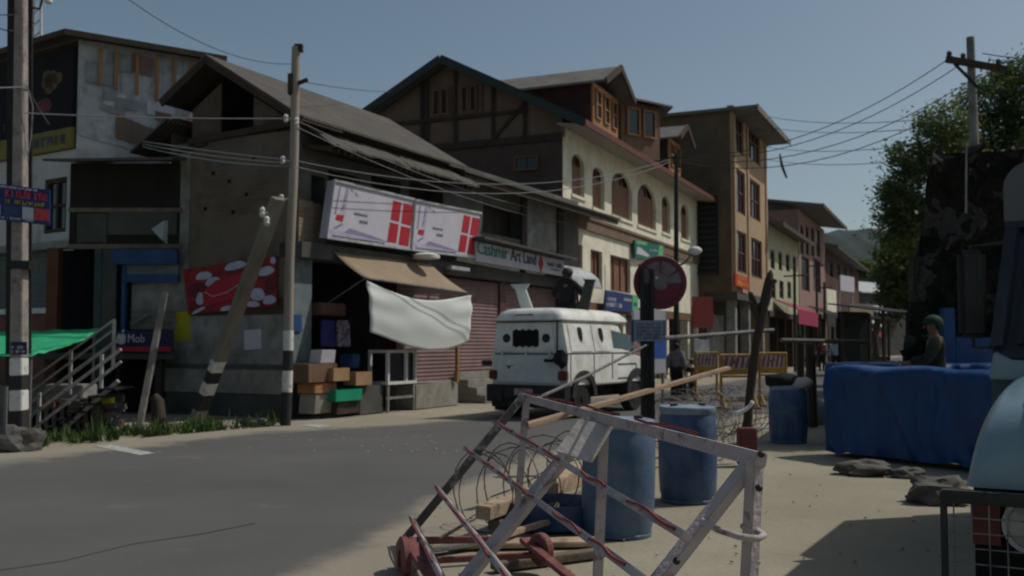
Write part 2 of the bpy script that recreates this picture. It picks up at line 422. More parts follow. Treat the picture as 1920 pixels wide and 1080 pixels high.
left = [Vector((-16, 13.2, 0)), G(-400, 866), G(0, 847), G(140, 837), G(300, 819), G(440, 805), G(560, 799), G(700, 794), G(830, 785), Vector((1.6, 25.5, 0)), Vector((3.5, 29.5, 0)), Vector((11.2, 45.3, 0)), Vector((27.5, 80, 0)), Vector((62, 150, 0)), Vector((150, 330, 0))]
right = [Vector((-12, -8, 0)), Vector((-6, -4, 0)), Vector((-2.2, 2.0, 0)), G(760, 1080), G(850, 1000), G(930, 930), G(1040, 875), G(1120, 845), G(1270, 822), Vector((3.6, 17, 0)), Vector((8.5, 25.0, 0)), Vector((18, 45, 0)), Vector((34, 80, 0)), Vector((70, 150, 0)), Vector((162, 330, 0))]
def resample(pl, n):
    seg = [(pl[i + 1] - pl[i]).length for i in range(len(pl) - 1)]; out = []
    for i in range(len(pl) - 1):
        for k in range(n): out.append(pl[i].lerp(pl[i + 1], k / n))
    return out + [pl[-1]]
L_, R_ = resample(left, 6), resample(right, 6)
mb = MB(); K = 16; grid = []; dust = []
for i, (a, b) in enumerate(zip(L_, R_)):
    row = []
    for k in range(K + 1):
        p = a.lerp(b, k / K); edge = 0
        if k in (0, K): p = p + Vector((mnoise.noise(p * 1.3), mnoise.noise(p * 1.1 + Vector((9, 0, 0))), 0)) * .12
        p.z = .006 + (gz(p.x, p.y) if -14 < p.x < 30 and 0 < p.y < 45 else 0)
        row.append(mb.bm.verts.new(p)); dust.append(max(0, 1 - k / K * 5.5) * .8 + max(0, 1 - (1 - k / K) * 9) * 1.1)
    grid.append(row)
for i in range(len(grid) - 1):
    for k in range(K): mb.face([grid[i][k], grid[i][k + 1], grid[i + 1][k + 1], grid[i + 1][k]])
m, nt, b = _nodes('asphalt'); L = nt.links.new
tc = _n(nt, 'ShaderNodeTexCoord'); at = _n(nt, 'ShaderNodeAttribute', attribute_name='dust')
n1 = _n(nt, 'ShaderNodeTexNoise', Scale=.5, Detail=7.0, Roughness=.6); L(tc.outputs['Object'], n1.inputs['Vector'])
r1 = _n(nt, 'ShaderNodeValToRGB'); L(n1.outputs['Fac'], r1.inputs['Fac'])
r1.color_ramp.elements[0].position = .3; r1.color_ramp.elements[1].position = .7
r1.color_ramp.elements[0].color = (.082, .082, .081, 1); r1.color_ramp.elements[1].color = (.108, .106, .102, 1)
n2 = _n(nt, 'ShaderNodeTexNoise', Scale=1.1, Detail=9.0, Roughness=.7); L(tc.outputs['Object'], n2.inputs['Vector'])
ad = _n(nt, 'ShaderNodeMath', operation='ADD'); L(at.outputs['Fac'], ad.inputs[0]); L(n2.outputs['Fac'], ad.inputs[1])
r2 = _n(nt, 'ShaderNodeValToRGB'); L(ad.outputs[0], r2.inputs['Fac']); r2.color_ramp.elements[0].position = .56; r2.color_ramp.elements[1].position = 1.0
r2.color_ramp.interpolation = 'EASE'
mx = _n(nt, 'ShaderNodeMixRGB'); L(r2.outputs[0], mx.inputs[0]); L(r1.outputs[0], mx.inputs[1]); mx.inputs[2].default_value = (.265, .235, .185, 1)
n3 = _n(nt, 'ShaderNodeTexNoise', Scale=60, Detail=4.0); L(tc.outputs['Object'], n3.inputs['Vector'])
bp = _n(nt, 'ShaderNodeBump', Strength=.25, Distance=.02); L(n3.outputs['Fac'], bp.inputs['Height'])
L(mx.outputs[0], b.inputs['Base Color']); L(bp.outputs[0], b.inputs['Normal']); b.inputs['Roughness'].default_value = .85; b.inputs['Specular IOR Level'].default_value = .25
o = mb.build('road', m, smooth='all'); struct(o)
a = o.data.attributes.new('dust', 'FLOAT', 'POINT')
for i, v in enumerate(dust): a.data[i].value = v
# worn paint and tar lines on the road
M['worn_paint'] = mat('worn_paint', (.50, .50, .48), .8, .1, 6, .1, 40, c2=(.16, .155, .14), amt=.45, sharp=.3)
def decal(name, px, m, z=.014):
    mb = MB(); mb.poly([tuple(G(x, y, z)) for x, y in px]); return struct(mb.build(name, m))
decal('road_marking', [(176, 836), (208, 833.5), (292, 849.5), (262, 853)], M['worn_paint'])
decal('road_marking', [(560, 797), (588, 795), (628, 798.5), (600, 802)], M['worn_paint'])
M['tar'] = mat('tar', (.092, .09, .086), .85, .2, 3, .1)
mb = MB(); pts = [(-60, 1076), (120, 1050), (250, 1018), (380, 999), (480, 979)]
for i in range(len(pts) - 1):
    (x0, y0), (x1, y1) = pts[i], pts[i + 1]
    mb.poly([tuple(G(*p, .013)) for p in ((x0, y0 - .5), (x0, y0 + .6), (x1, y1 + .6), (x1, y1 - .5))])
struct(mb.build('road_crack', M['tar']))

mb = MB(); prev = None; nx = 90
for i in range(nx + 1):
    x = -1500 + 4300 * i / nx; col = []
    for j, (yy, zz) in enumerate(((1250, -2), (1330, 45), (1420, 130), (1500, 205), (1620, 255), (1800, 250))):
        k = .82 + .30 * mnoise.noise(Vector((x / 420, 1.7, 0))) + .09 * mnoise.noise(Vector((x / 110, yy / 200, 0)))
        col.append(mb.bm.verts.new((x + 40 * mnoise.noise(Vector((x / 90, j, 2))), yy + .08 * x, zz * k if j else zz)))
    if prev:
        for j in range(5): mb.face([prev[j], col[j], col[j + 1], prev[j + 1]])
    prev = col
hm = mat('hill_forest', (.008, .018, .012), .95, .5, .03, 0, c2=(.018, .03, .018), amt=.3, sharp=.2)
o = mb.build('hill', hm, smooth='all', subsurf=2); struct(o)
tx = bpy.data.textures.new('canopy', 'CLOUDS'); tx.noise_scale = 22; md = o.modifiers.new('canopy', 'DISPLACE'); md.texture = tx; md.strength = 22; md.texture_coords = 'GLOBAL'
# ================================================================= mud-brick shop house in the middle
AB = FB.ang
M['roof_tin'] = ribbed('roof_tin', (.085, .076, .068), AB, .11, rough=.8, c2=(.065, .054, .046), amt=.4, depth=.6)
M['roof_tin_dark'] = ribbed('roof_tin_dark', (.085, .075, .07), AB, .11, rough=.8, depth=.6)
M['shutter'] = ribbed('shutter_maroon', (.20, .122, .12), AB, .09, horiz=True, rough=.65, c2=(.15, .10, .095), amt=.3, depth=.7)
M['brick_lit'] = brick('pier_brick', (.30, .22, .16), (.24, .17, .125), (.3, .27, .22), AB)
M['mud_brick'] = brick('mud_brick', (.17, .13, .105), (.145, .11, .088), (.13, .105, .088), FG.ang, .26, .09, patch=(.155, .122, .10), amt=.55)
house = thing('shop_house', 'low mud-brick shop house with corrugated tin roof and white hoardings on its front', 'house', (PA[0], PA[1]))
ZE = 5.75
LB = FB.L - .2
# gable end
mb = MB(FG); w = FG.L
g = lambda px, py: FG.loc(px, py)
top = lambda s: (6.95 - (s - 1.31) * .62) if s > 1.31 else (6.95 - (1.31 - s) * .62)
h0 = (FG.s(400), FG.s(458), 5.55, 6.55)
z1 = 5.5
mb.wall(0, w, 1.42, z1, [])
# back and far walls
for q in ([(0, 0, 0), (0, LB, 0), (0, LB, 6.1), (0, 0, 6.1)],): mb.poly(q)
mb.build('gable_wall', M['mud_brick'], house)
def loft(a, b, y, ztop=.06, zbot=5.5):
    mb = MB(FG); pts = [(a, y, zbot), (b, y, zbot), (b, y, top(b) - ztop)] + ([(1.31, y, top(1.31) - ztop)] if a < 1.31 < b else []) + [(a, y, top(a) - ztop)]; mb.prism(pts, (0, .04, 0)); return mb
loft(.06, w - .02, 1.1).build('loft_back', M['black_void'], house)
loft(FG.s(345), FG.s(399), .12, .22).build('loft_panel', M['mud'], house); loft(FG.s(459), FG.s(546), .15, .16).build('loft_panel', M['mud'], house)
mb = MB(FG); mb.box(.02, w - .02, .02, 1.1, 5.42, 5.5); mb.build('loft_floor', M['dark_wood'], house)
mb = MB(FG); mb.box(FG.s(334), FG.s(352), -.03, .1, 1.5, FG.z(343, 285)); mb.build('brick_pilaster', M['plaster_grey'], house)
mb = MB(FG); mb.bar((FG.s(350), -.03, FG.z(350, 268)), (w, -.03, FG.z(545, 232)), .09, .12); mb.bar((.05, -.02, 5.3), (1.0, -.02, 5.45), .08); mb.build('loft_beam', M['dark_wood'], house)
mb = MB(FG)                                                    # black blocks on the mud wall: shade inside putlog holes put into colour
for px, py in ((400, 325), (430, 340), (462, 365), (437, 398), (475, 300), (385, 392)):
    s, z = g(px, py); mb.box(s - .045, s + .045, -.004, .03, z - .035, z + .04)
mb.loose('putlog_hole_shade', M['black_void'], house)
zl, zg, zd = FG.z(450, 683), FG.z(450, 690), FG.z(450, 737)
mb = MB(FG); mb.box(0, w + .0, -.04, .1, zl, FG.z(430, 592)); mb.build('plaster_panel', M['plaster_grey'], house)
mb = MB(FG); mb.box(.0, FG.s(352), -.045, .0, zl, FG.z(330, 655)); mb.build('plaster_patch', M['plaster_blue'], house)
mb = MB(FG); mb.box(0, w, -.07, .1, zg - .02, zl); mb.build('ledge', M['dark_concrete'], house)
mb = MB(FG); mb.box(0, w, -.05, .1, zd, zg - .02); mb.build('plinth_wall', M['concrete'], house)
mb = MB(FG); mb.box(0, w, -.03, .1, -.05, zd); mb.build('footing', M['dark_concrete'], house)
mb = MB(FG); mb.box(0, w, -.02, .1, FG.z(430, 592), 1.5 if FG.z(430, 592) < 1.5 else FG.z(430, 592) + .02); mb.wall(0, w, FG.z(430, 592), 2.3, []) ; mb.build('wall_band', M['mud'], house)
# front: pier, openings, upper storey
sF = lambda px: FB.s(px)
zf = 3.35
mb = MB(FB)
sp = (sF(549), sF(582))
mb.box(0.02, sp[1], -.02, .3, 0, 3.3)
mb.build('corner_pier', M['plaster_blue'], house)
mb = MB(FB); mb.box(0, sp[1], -.05, .3, -.02, .62); mb.build('pier_base', M['dark_concrete'], house)
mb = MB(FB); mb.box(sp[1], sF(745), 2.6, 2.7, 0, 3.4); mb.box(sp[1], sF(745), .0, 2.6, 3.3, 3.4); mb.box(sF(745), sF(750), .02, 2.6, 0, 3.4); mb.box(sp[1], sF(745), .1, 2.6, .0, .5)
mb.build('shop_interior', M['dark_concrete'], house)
mb = MB(FB); mb.box(0, LB, -.25, .3, 3.05, zf); mb.build('floor_beam', M['dark_concrete'], house)
SH = [(745, 935), (944, 1046)]
for a, b in SH:
    mb = MB(FB); mb.box(sF(a), sF(b), .0, .06, .55, 3.0); mb.build('roller_shutter', M['shutter'], house)
mb = MB(FB)
for a, b in ((739, 746), (934, 945), (1045, 1052)): mb.box(sF(a), sF(b), -.06, .2, .0, 3.05)
mb.loose('shutter_post', plain('post_maroon', (.09, .025, .03)), house)
mb = MB(FB); mb.box(sF(747), LB, -.05, .3, -.02, .55); mb.build('sill_wall', M['concrete'], house)
# upper storey with dark recesses between posts
zt = 5.6
holes = []
for px0, px1, ya, yb in ((580, 606, 330, 440), (612, 672, 325, 400), (694, 750, 335, 400), (765, 830, 345, 400), (905, 980, 388, 443)):
    s0, s1 = sF(px0), sF(px1); c = (px0 + px1) / 2
    holes.append((s0, s1, FB.z(c, yb), min(zt - .15, FB.z(c, ya))))
mb = MB(FB); mb.wall(0, LB, zf, zt + .25, holes, t=.4); mb.build('upper_wall', M['plaster_shaded'], house)
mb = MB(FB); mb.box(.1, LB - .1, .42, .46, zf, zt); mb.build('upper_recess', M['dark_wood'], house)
mb = MB(FB); mb.box(sF(553), sF(581), -.06, 0, zf, FB.z(566, 375)); mb.box(sF(583), sF(606), -.05, .02, zf, FB.z(592, 382)); mb.build('brick_pier', M['brick_lit'], house)
mb = MB(FB); mb.box(sF(984), sF(1039), -.08, -.02, FB.z(1010, 468), FB.z(1010, 372)); mb.build('tin_panel', M['plaster_grey'], house)
mb = MB(FB); mb.box(sF(976), sF(983), -.06, .02, zf, FB.z(980, 370)); mb.box(sF(1042), sF(1052), -.1, .3, 0, FB.z(1047, 390)); mb.loose('corner_post', M['dark_wood'], house)
mb = MB(FB); mb.wall(0, LB, 0, .02, []); mb.poly([(LB, 0, 0), (LB, 3.2, 0), (LB, 3.2, 6.3), (LB, 0, 5.8)]); mb.build('end_wall', M['mud'], house)
# roof: main gable roof with a doubled ragged eave, then a lower lean-to
sm = sF(890)
RP = [(-.5, 5.62), (1.89, 7.08), (3.1, 6.33)]
mb = MB(FB)
x0, x1 = -.42, FB.loc(880, 300, .5)[0]
for (ya, za), (yb, zb) in zip(RP, RP[1:]): mb.prism([(x0, ya, za), (x1, ya, za), (x1, yb, zb), (x0, yb, zb)], (0, 0, .05))
roof = mb.build('roof', M['roof_tin'], house)
mb = MB(FB)
for (ya, za), (yb, zb) in zip(RP, RP[1:]): mb.bar((x0 + .03, ya, za - .05), (x0 + .03, yb, zb - .05), .05, .16)
mb.build('bargeboard', M['dark_wood'], roof)
mb = MB(FB)
for (ya, za), (yb, zb) in zip(RP, RP[1:]): mb.prism([(x0 + .06, ya, za - .03), (x0 + .06, yb, zb - .03), (.9, yb, zb - .03), (.9, ya, za - .03)], (0, 0, -.03))
mb.loose('roof_lining', M['dark_wood'], roof)
mb = MB(FB); n = 40; up = []; lo_ = []
for i in range(n + 1):
    s = .25 + (x1 - .25) * i / n; r = .07 * mnoise.noise(Vector((s * 1.9, 3, 0))) + .05 * mnoise.noise(Vector((s * 6, 1, 0)))
    up.append((s, -.15, 5.60)); lo_.append((s, -.78 - r, 5.16 + r * .6))
for i in range(n): mb.prism([up[i], up[i + 1], lo_[i + 1], lo_[i]], (0, 0, .045))
mb.build('lower_eave', M['roof_tin'], roof)
mb = MB(FB)
for i in range(26):
    s = .3 + i * (x1 - .3) / 26; mb.bar((s, .3, 5.3), (s, -.7, 5.12), .06, .09)
mb.loose('rafter', M['dark_wood'], roof)
mb = MB(FB)
P = [(x1 - .3, -.55, 5.52), (LB + 1.2, -.95, 5.36), (LB + 1.2, 2.0, 6.15), (x1 - .3, 2.0, 6.25)]
mb.prism(P, (0, 0, .05)); mb.build('lean_to_roof', M['roof_tin_dark'], house)
mb = MB(FB); mb.bar((x1 - .2, -.45, 5.42), (LB + 1.15, -.85, 5.28), .08, .14); mb.build('lean_to_fascia', M['dark_wood'], house)
mb = MB(FG)                                                    # small broken lean-to piece at the back corner
mb.prism([(-.75, -.4, 5.33), (.25, -.4, 5.9), (.25, 1.2, 5.9), (-.75, 1.2, 5.33)], (0, 0, .05)); mb.build('side_roof', M['roof_tin_dark'], house)

# ---- things on the house
def board(fr, name, label, cat, s0, s1, z0, z1, off, m, t=.05, group=None, slope=0.0, frame=None):
    c = fr.w((s0 + s1) / 2, -off, z0); root = thing(name, label, cat, c, group)
    mb = MB(fr); mb.prism([(s0, -off, z0), (s1, -off, z0 + slope), (s1, -off, z1 + slope), (s0, -off, z1)], (0, t, 0)); mb.build('panel', m, root)
    if frame:
        mb = MB(fr)
        for a, b in (((s0, z0), (s1, z0 + slope)), ((s1, z0 + slope), (s1, z1 + slope)), ((s1, z1 + slope), (s0, z1)), ((s0, z1), (s0, z0))):
            mb.bar((a[0], -off - .004, a[1]), (b[0], -off - .004, b[1]), .045, .045)
        mb.build('frame', frame, root)
    return root
def hoarding(pxs, ys, label):
    off = .45
    c4 = [FB.loc(x, y, off) for x, y in zip(pxs, ys)]        # bl, br, tr, tl
    c = FB.w(c4[0][0], -off, c4[0][1]); r = thing('shop_hoarding', label, 'hoarding', c, 'white hoardings along the shop front')
    def P(u, v, d=0):
        b = [c4[0][k] + (c4[1][k] - c4[0][k]) * u for k in (0, 1)]; t = [c4[3][k] + (c4[2][k] - c4[3][k]) * u for k in (0, 1)]
        return (b[0] + (t[0] - b[0]) * v, -off - d, b[1] + (t[1] - b[1]) * v)
    def patch(mb, q, d=.006): mb.prism([P(u, v, d) for u, v in q], (0, d - .001, 0))
    mb = MB(FB); mb.prism([P(0, 0), P(1, 0), P(1, 1), P(0, 1)], (0, .16, 0)); mb.build('panel', M['paper_white'], r)
    mb = MB(FB)
    for u0, u1, v0, v1 in ((.69, .805, .09, .46), (.835, .965, .06, .43), (.71, .82, .51, .89), (.85, .98, .48, .88)):
        patch(mb, [(u0, v0), (u1, v0 - .01), (u1 + .014, v1 - .01), (u0 + .014, v1)])
    patch(mb, [(.07, .33), (.15, .31), (.16, .43), (.08, .42)])
    mb.loose('red_pane', M['paper_red'], r)
    mb = MB(FB)
    for q in ([(.055, .42), (.07, .42), (.085, .93), (.07, .93)], [(.12, .50), (.14, .50), (.155, .62), (.135, .62)], [(.13, .66), (.15, .66), (.16, .80), (.145, .80)],
              [(.19, .92), (.22, .86), (.235, .87), (.205, .94)], [(.25, .86), (.28, .80), (.295, .815), (.265, .88)], [(.06, .18), (.14, .28), (.17, .27), (.09, .17)],
              [(.18, .13), (.72, .07), (.50, .15), (.24, .22)]): patch(mb, q, .004)
    mb.build('purple_print', M['paper_purple'], r)
    mb = MB(FB); patch(mb, [(.03, .06), (.67, .05), (.62, .13), (.03, .15)], .003); patch(mb, [(.115, .36), (.165, .34), (.185, .93), (.145, .95)], .003); mb.build('lavender_print', mat('paper_lavender', (.36, .33, .44), .6, .2, 3, 0), r)
    mb = MB(FB)
    def line(u0, u1, v, h, ww=.02):
        u = u0
        while u < u1: patch(mb, [(u, v), (u + ww * .6, v), (u + ww * .6, v + h * random.uniform(.6, 1)), (u, v + h)], .005); u += ww
    line(.27, .42, .47, .05); line(.06, .5, .02, .035, .012); line(.34, .44, .34, .06); line(.36, .66, .015, .045, .016)
    mb.build('small_writing', M['ink_dark'], r)
    mb = MB(FB)
    for a, b in ((P(0, 0), P(1, 0)), (P(1, 0), P(1, 1)), (P(1, 1), P(0, 1)), (P(0, 1), P(0, 0))): mb.bar((a[0], a[1] - .01, a[2]), (b[0], b[1] - .01, b[2]), .05, .05)
    mb.build('frame', M['tin'], r)
    return r
hoarding([611, 770, 776, 626], [445, 468, 374, 338], 'large white hoarding nearer the wooden pole, with four red panes and purple print')
hoarding([771, 893, 902, 778], [468, 483, 400, 375], 'large white hoarding with four red panes, beside the green-lettered fascia sign')
# fascia sign
off = .5
s0, s1 = FB.s(892, off), FB.s(1058, off)
z0, z1, z2, z3 = FB.z(892, 489, off), FB.z(1058, 518, off), FB.z(1058, 489, off), FB.z(892, 452, off)
sg = thing('fascia_sign', 'long white fascia sign with green and dark lettering above the maroon shutters', 'sign', FB.w(s0, -off, z0))
mb = MB(FB); mb.prism([(s0, -off, z0), (s1, -off, z1), (s1, -off, z2), (s0, -off, z3)], (0, .1, 0)); mb.build('panel', M['paper_white'], sg)
zz = lambda u, v: (z0 + (z1 - z0) * u) * (1 - v) + (z3 + (z2 - z3) * u) * v
WS = s1 - s0; sl = (z1 - z0) / WS * .5 + (z2 - z3) / WS * .5
lettering('lettering', 'Cashmir', FB, s0 + .01 * WS, zz(0, .38), -off - .012, .34, M['ink_green'], sg, WS * .31, .012, sl)
lettering('lettering', 'Art Land', FB, s0 + .35 * WS, zz(.35, .36), -off - .012, .33, M['ink_dark'], sg, WS * .29, .012, sl)
mb = MB(FB); cx, cz = s0 + .70 * WS, zz(.70, .5); mb.prism([(cx - .16, -off - .012, cz), (cx, -off - .012, cz - .25), (cx + .16, -off - .012, cz), (cx, -off - .012, cz + .25)], (0, .008, 0)); mb.build('diamond', M['paper_red'], sg)
mb = MB(FB); strokes(mb, s0 + .78 * WS, s0 + .98 * WS, zz(.8, .45), zz(.8, .72), -off - .004, sl); strokes(mb, s0 + .82 * WS, s0 + .95 * WS, zz(.8, .25), zz(.8, .35), -off - .004, sl); mb.build('small_writing', M['ink_dark'], sg)
mb = MB(FB); mb.bar((s0 - .1, -off - .05, z3 + .07), (s1 + .35, -off - .05, z2 + .05), .5, .06); mb.build('cover_strip', M['dark_concrete'], sg)

# awning and white cloth
A0, A1 = D(608, 453, 19.75), D(791, 479, 22.95)
nrm = -FB.y
B0, B1 = FB.w(FB.s(608), -.98, 2.68), FB.w(FB.s(791) + .1, -1.15, 2.56)
aw = thing('awning', 'tan cloth awning sloping out over the open shop under the white hoardings', 'awning', (A0.x, A0.y, 2.6))
mb = MB(); n = 14; gr = []
for i in range(n + 1):
    u = i / n; row = []
    for j in range(9):
        v = j / 8; p = A0.lerp(A1, u).lerp(B0.lerp(B1, u), v); p = p - Vector((0, 0, .06 * math.sin(math.pi * v) * (1 + .3 * math.sin(u * 9))))
        row.append(mb.bm.verts.new(p))
    gr.append(row)
for i in range(n):
    for j in range(8): mb.face([gr[i][j], gr[i + 1][j], gr[i + 1][j + 1], gr[i][j + 1]])
mb.build('canopy', M['tan_cloth'], aw, smooth='all', solid=.012)
mb = MB(); mb.tube([tuple(B0), tuple(B1)], .022); mb.tube([tuple(B0), tuple(FB.w(FB.s(608), -.05, 2.2))], .015); mb.tube([tuple(B1), tuple(FB.w(FB.s(795), -.05, 2.1))], .015); mb.build('awning_rail', M['grey_iron'], aw)
mb = MB(); n, mm = 30, 22; gr = []
C0, C1 = B0 + nrm * .04, B1 + nrm * .04 + FB.x * .12
def bott(u):
    ys_ = [(0, .95), (.12, 1.02), (.35, 1.18), (.55, 1.24), (.75, 1.2), (.92, 1.08), (1, .98)]
    for (a, p), (b, q) in zip(ys_, ys_[1:]):
        if a <= u <= b: return p + (q - p) * (u - a) / (b - a)
for i in range(n + 1):
    u = i / n; row = []
    t = C0.lerp(C1, u) - Vector((0, 0, .05 + .27 * math.sin(math.pi * u) ** 1.1 * (1 - .2 * u)))
    drop = bott(u)
    for j in range(mm + 1):
        v = j / mm
        ins = .10 * v * (1 - 2 * u)
        fold = (.05 * math.sin(16 * math.hypot(u, v * .9) - 3) * math.exp(-3.2 * math.hypot(u, v)) + .06 * math.sin(16 * math.hypot(1 - u, v * .9) - 3) * math.exp(-3.2 * math.hypot(1 - u, v)) + .0 * v * (1 - .4 * math.sin(math.pi * u)) + .006 * math.sin(u * 13 + 3 * v)) * (.3 + v ** .4)
        belly = (.03 * math.sin(math.pi * u) * math.sin(math.pi * min(1, v * .95))) + .02 * math.sin(math.pi * v)
        top_ = B0.lerp(B1, u).z
        zz_ = t.z + ((B0.lerp(B1, u).z - .05 - drop * (1.0 + .05)) - t.z) * v
        p = Vector((t.x, t.y, zz_)) + FB.x * ins * 1.2 + nrm * (fold + belly)
        row.append(mb.bm.verts.new(p))
    gr.append(row)
for i in range(n):
    for j in range(mm): mb.face([gr[i][j], gr[i + 1][j], gr[i + 1][j + 1], gr[i][j + 1]])
tag(mb.build('cloth_sheet', M['white_cloth'], smooth='all', solid=.006), 'white cloth sheet sagging from the front rail of the tan awning', 'cloth')
# red picture banner and posters on the gable end
def quadboard(fr, name, label, cat, px4, off, m, t=.02, group=None):
    c4 = [fr.loc(x, y, off) for x, y in px4]
    r = thing(name, label, cat, fr.w(c4[0][0], -off, c4[0][1]), group)
    mb = MB(fr); mb.prism([(s, -off, z) for s, z in c4], (0, t, 0)); mb.build('panel', m, r); return r, c4
bn, c4 = quadboard(FG, 'picture_banner', 'red and white printed picture banner on the brown gable end behind the leaning strut', 'banner', [(352, 590), (519, 572), (517, 480), (343, 505)], .06, mat('banner_red', (.26, .012, .02), .6, .2, 3, 0, c2=(.15, .006, .014), amt=.4))
def ell(nm, m_, lst, d):
    for x, y, rx, ry, an in lst:
        mb = MB(FG); P_ = []
        for k in range(18):
            t = 2 * math.pi * k / 18; u, v = rx * math.cos(t) * (1 + .12 * math.sin(3 * t)), ry * math.sin(t) * (1 + .1 * math.cos(2 * t)); q = FG.loc(x + u * math.cos(an) - v * math.sin(an), y + u * math.sin(an) + v * math.cos(an), .06 + d); P_.append((q[0], -.06 - d, q[1]))
        mb.prism(P_, (0, .003, 0)); mb.build(nm, m_, bn)
M['banner_white'] = mat('banner_white', (.40, .42, .54), .6, .15, 4, 0)
ell('dark_red_shape', mat('banner_dark', (.12, .006, .014), .6, .2, 3, 0), [(372, 545, 20, 16, 0), (452, 538, 16, 26, .2), (505, 535, 9, 18, 0), (365, 575, 10, 12, 0)], .004)
ell('white_shape', M['banner_white'], [(382, 517, 15, 8, -.2), (400, 528, 15, 9, -.2), (441, 498, 20, 8, -.25), (499, 508, 15, 9, -.3), (483, 552, 13, 13, 0), (474, 570, 12, 6, 0), (425, 578, 12, 5, -.2), (375, 560, 7, 13, .1), (505, 562, 12, 9, -.2), (372, 582, 14, 3, -.5), (512, 488, 5, 7, 0)], .008)
mb = MB(FG); a = FG.loc(385, 580, .07); pts = [(382, 574), (444, 560), (472, 526), (466, 508), (404, 526), (379, 548)]
mb.prism([(FG.loc(x, y, .074)[0], -.074, FG.loc(x, y, .074)[1]) for x, y in pts], (0, .004, 0)); mb.build('red_shape', M['paper_red'], bn)
mb = MB(FG); pts = [(384, 547), (398, 556), (425, 548), (463, 524)]
mb.tube([(FG.loc(x, y, .078)[0], -.078, FG.loc(x, y, .078)[1]) for x, y in pts], .008); mb.build('white_line', M['paper_white'], bn)
quadboard(FG, 'wall_poster', 'yellow paper poster pasted left of the red picture banner', 'poster', [(327, 640), (357, 638), (356, 583), (325, 586)], .05, M['yellow_paper'])
quadboard(FG, 'wall_poster', 'pale torn paper notice pasted on the plaster under the red picture banner', 'poster', [(458, 656), (490, 654), (489, 617), (457, 619)], .05, M['paper_white'])
quadboard(FB, 'wall_poster', 'small blue and yellow poster on the pier right of the wooden pole', 'poster', [(551, 622), (566, 622), (566, 590), (551, 590)], .05, M['blue_paint'])
# small tin canopy at the far end of the house
s0, s1 = FB.s(1062, .6), FB.s(1095, .6)
mb = MB(FB); pr = [(-1.0 + .9 * math.cos(t), 3.05 + .55 * math.sin(t)) for t in [math.pi * .05 + k * math.pi * .55 / 8 for k in range(9)]]
mb = MB(FB); prof = [(.2, 3.75), (-.15, 3.72), (-.5, 3.58), (-.75, 3.36), (-.85, 3.1)]
for (ya, za), (yb, zb) in zip(prof, prof[1:]): mb.prism([(s0, ya, za), (s1 + .8, ya, za), (s1 + .8, yb, zb), (s0, yb, zb)], (0, .0, .03))
tag(mb.build('tin_canopy', M['tin'], smooth=True), 'curved pale tin canopy over the doorway behind the armoured vehicle turret', 'canopy')
# fluorescent lamp under the hoarding
mb = MB(FB); s, z = FB.loc(850, 500, .6); mb.box(s - .1, s + .75, -.62, -.5, z - .07, z + .02); mb.box(s + .2, s + .3, -.5, -.25, z - .02, z + .02)
tag(mb.build('tube_lamp', M['tin'], bevel=.01), 'pale tube lamp housing fixed under the white hoarding', 'lamp')
mb = MB(FB); s, z = FB.loc(805, 480, .7); mb.lathe([(.30, -.05), (.30, .02), (.2, .06), (.02, .07)], (s, -.62, z)); mb.box(s - .02, s + .02, -.62, -.25, z + .03, z + .06)
tag(mb.build('shop_lamp', M['white_paint'], smooth=True), 'round white lamp under the hoarding at the right end of the awning', 'lamp')
# front steps
st = thing('steps', 'grey concrete steps going up to the maroon shutters behind the armoured vehicle', 'steps', FB.w(FB.s(885), -.7, 0))
for k in range(4):
    mb = MB(FB); a = FB.s(866, .3) ; mb.box(a, a + 1.9, -.95 + .24 * k, -.06, .18 * k, .18 * k + .18); mb.build('step', M['concrete'], st, bevel=.01)
mb = MB(FB); a0, a1 = FB.s(776, .75), FB.s(856, .75); mb.box(a0, a1, -.8, -.06, 0, .54)
tag(mb.build('concrete_platform', M['concrete'], bevel=.02), 'low grey concrete platform in front of the shutters beside the white cloth', 'platform')

# ================================================================= cream house
M['cream_brick'] = brick('gable_brick', (.125, .085, .068), (.10, .066, .055), (.11, .09, .078), FCG.ang, .26, .08)
M['timber_infill'] = mat('timber_infill', (.16, .11, .082), .9, .2, 1.5, .2, 25)
cr = thing('cream_house', 'cream plastered house with arched brown windows, a dark gable and wooden dormers', 'house', (1.553, 30.2))
zE = 8.1; LC = FC.L
ups = [(1073, 1097, 290, 368), (1112, 1135, 315, 393), (1148, 1187, 324, 410), (1197, 1232, 347, 428), (1243, 1259, 369, 438), (1279, 1294, 385, 450)]
lows = [(1070, 1093, 457, 530), (1108, 1130, 470, 541), (1145, 1183, 482, 548), (1197, 1228, 498, 560), (1240, 1256, 510, 565)]
def rect(fr, q):
    a, b, t, bo = q; c = (a + b) / 2; return (fr.s(a), fr.s(b), fr.z(c, bo), fr.z(c, t))
UP = [rect(FC, q) for q in ups]; LO = [rect(FC, q) for q in lows]
zb0 = sum(FC.z(x, y) for x, y in ((1060, 398), (1150, 428), (1260, 458))) / 3
UP = [(a, b, c, min(d, zE - .3)) for a, b, c, d in UP]
mb = MB(FC); mb.wall(0, LC, 2.75, zE + .1, UP + LO, t=.3)
for a, b, c, d in UP:                                            # arch heads fill the corners of the openings
    n = 8; cx, hw = (a + b) / 2, (b - a) / 2; rise = hw * (.62 if hw > .5 else .28)
    arc = [(cx + hw * math.cos(t), 0, d - rise + rise * math.sin(t)) for t in [math.pi * k / (2 * n) for k in range(2 * n + 1)]]
    mb.prism([(b, 0, d)] + arc[:n + 1], (0, .12, 0)); mb.prism([(a, 0, d)] + arc[n:][::-1], (0, .12, 0))
mb.build('front_wall', M['cream'], cr)
M['frame_brown'] = mat('frame_brown', (.17, .085, .052), .6, .2, 3, .1, 30)
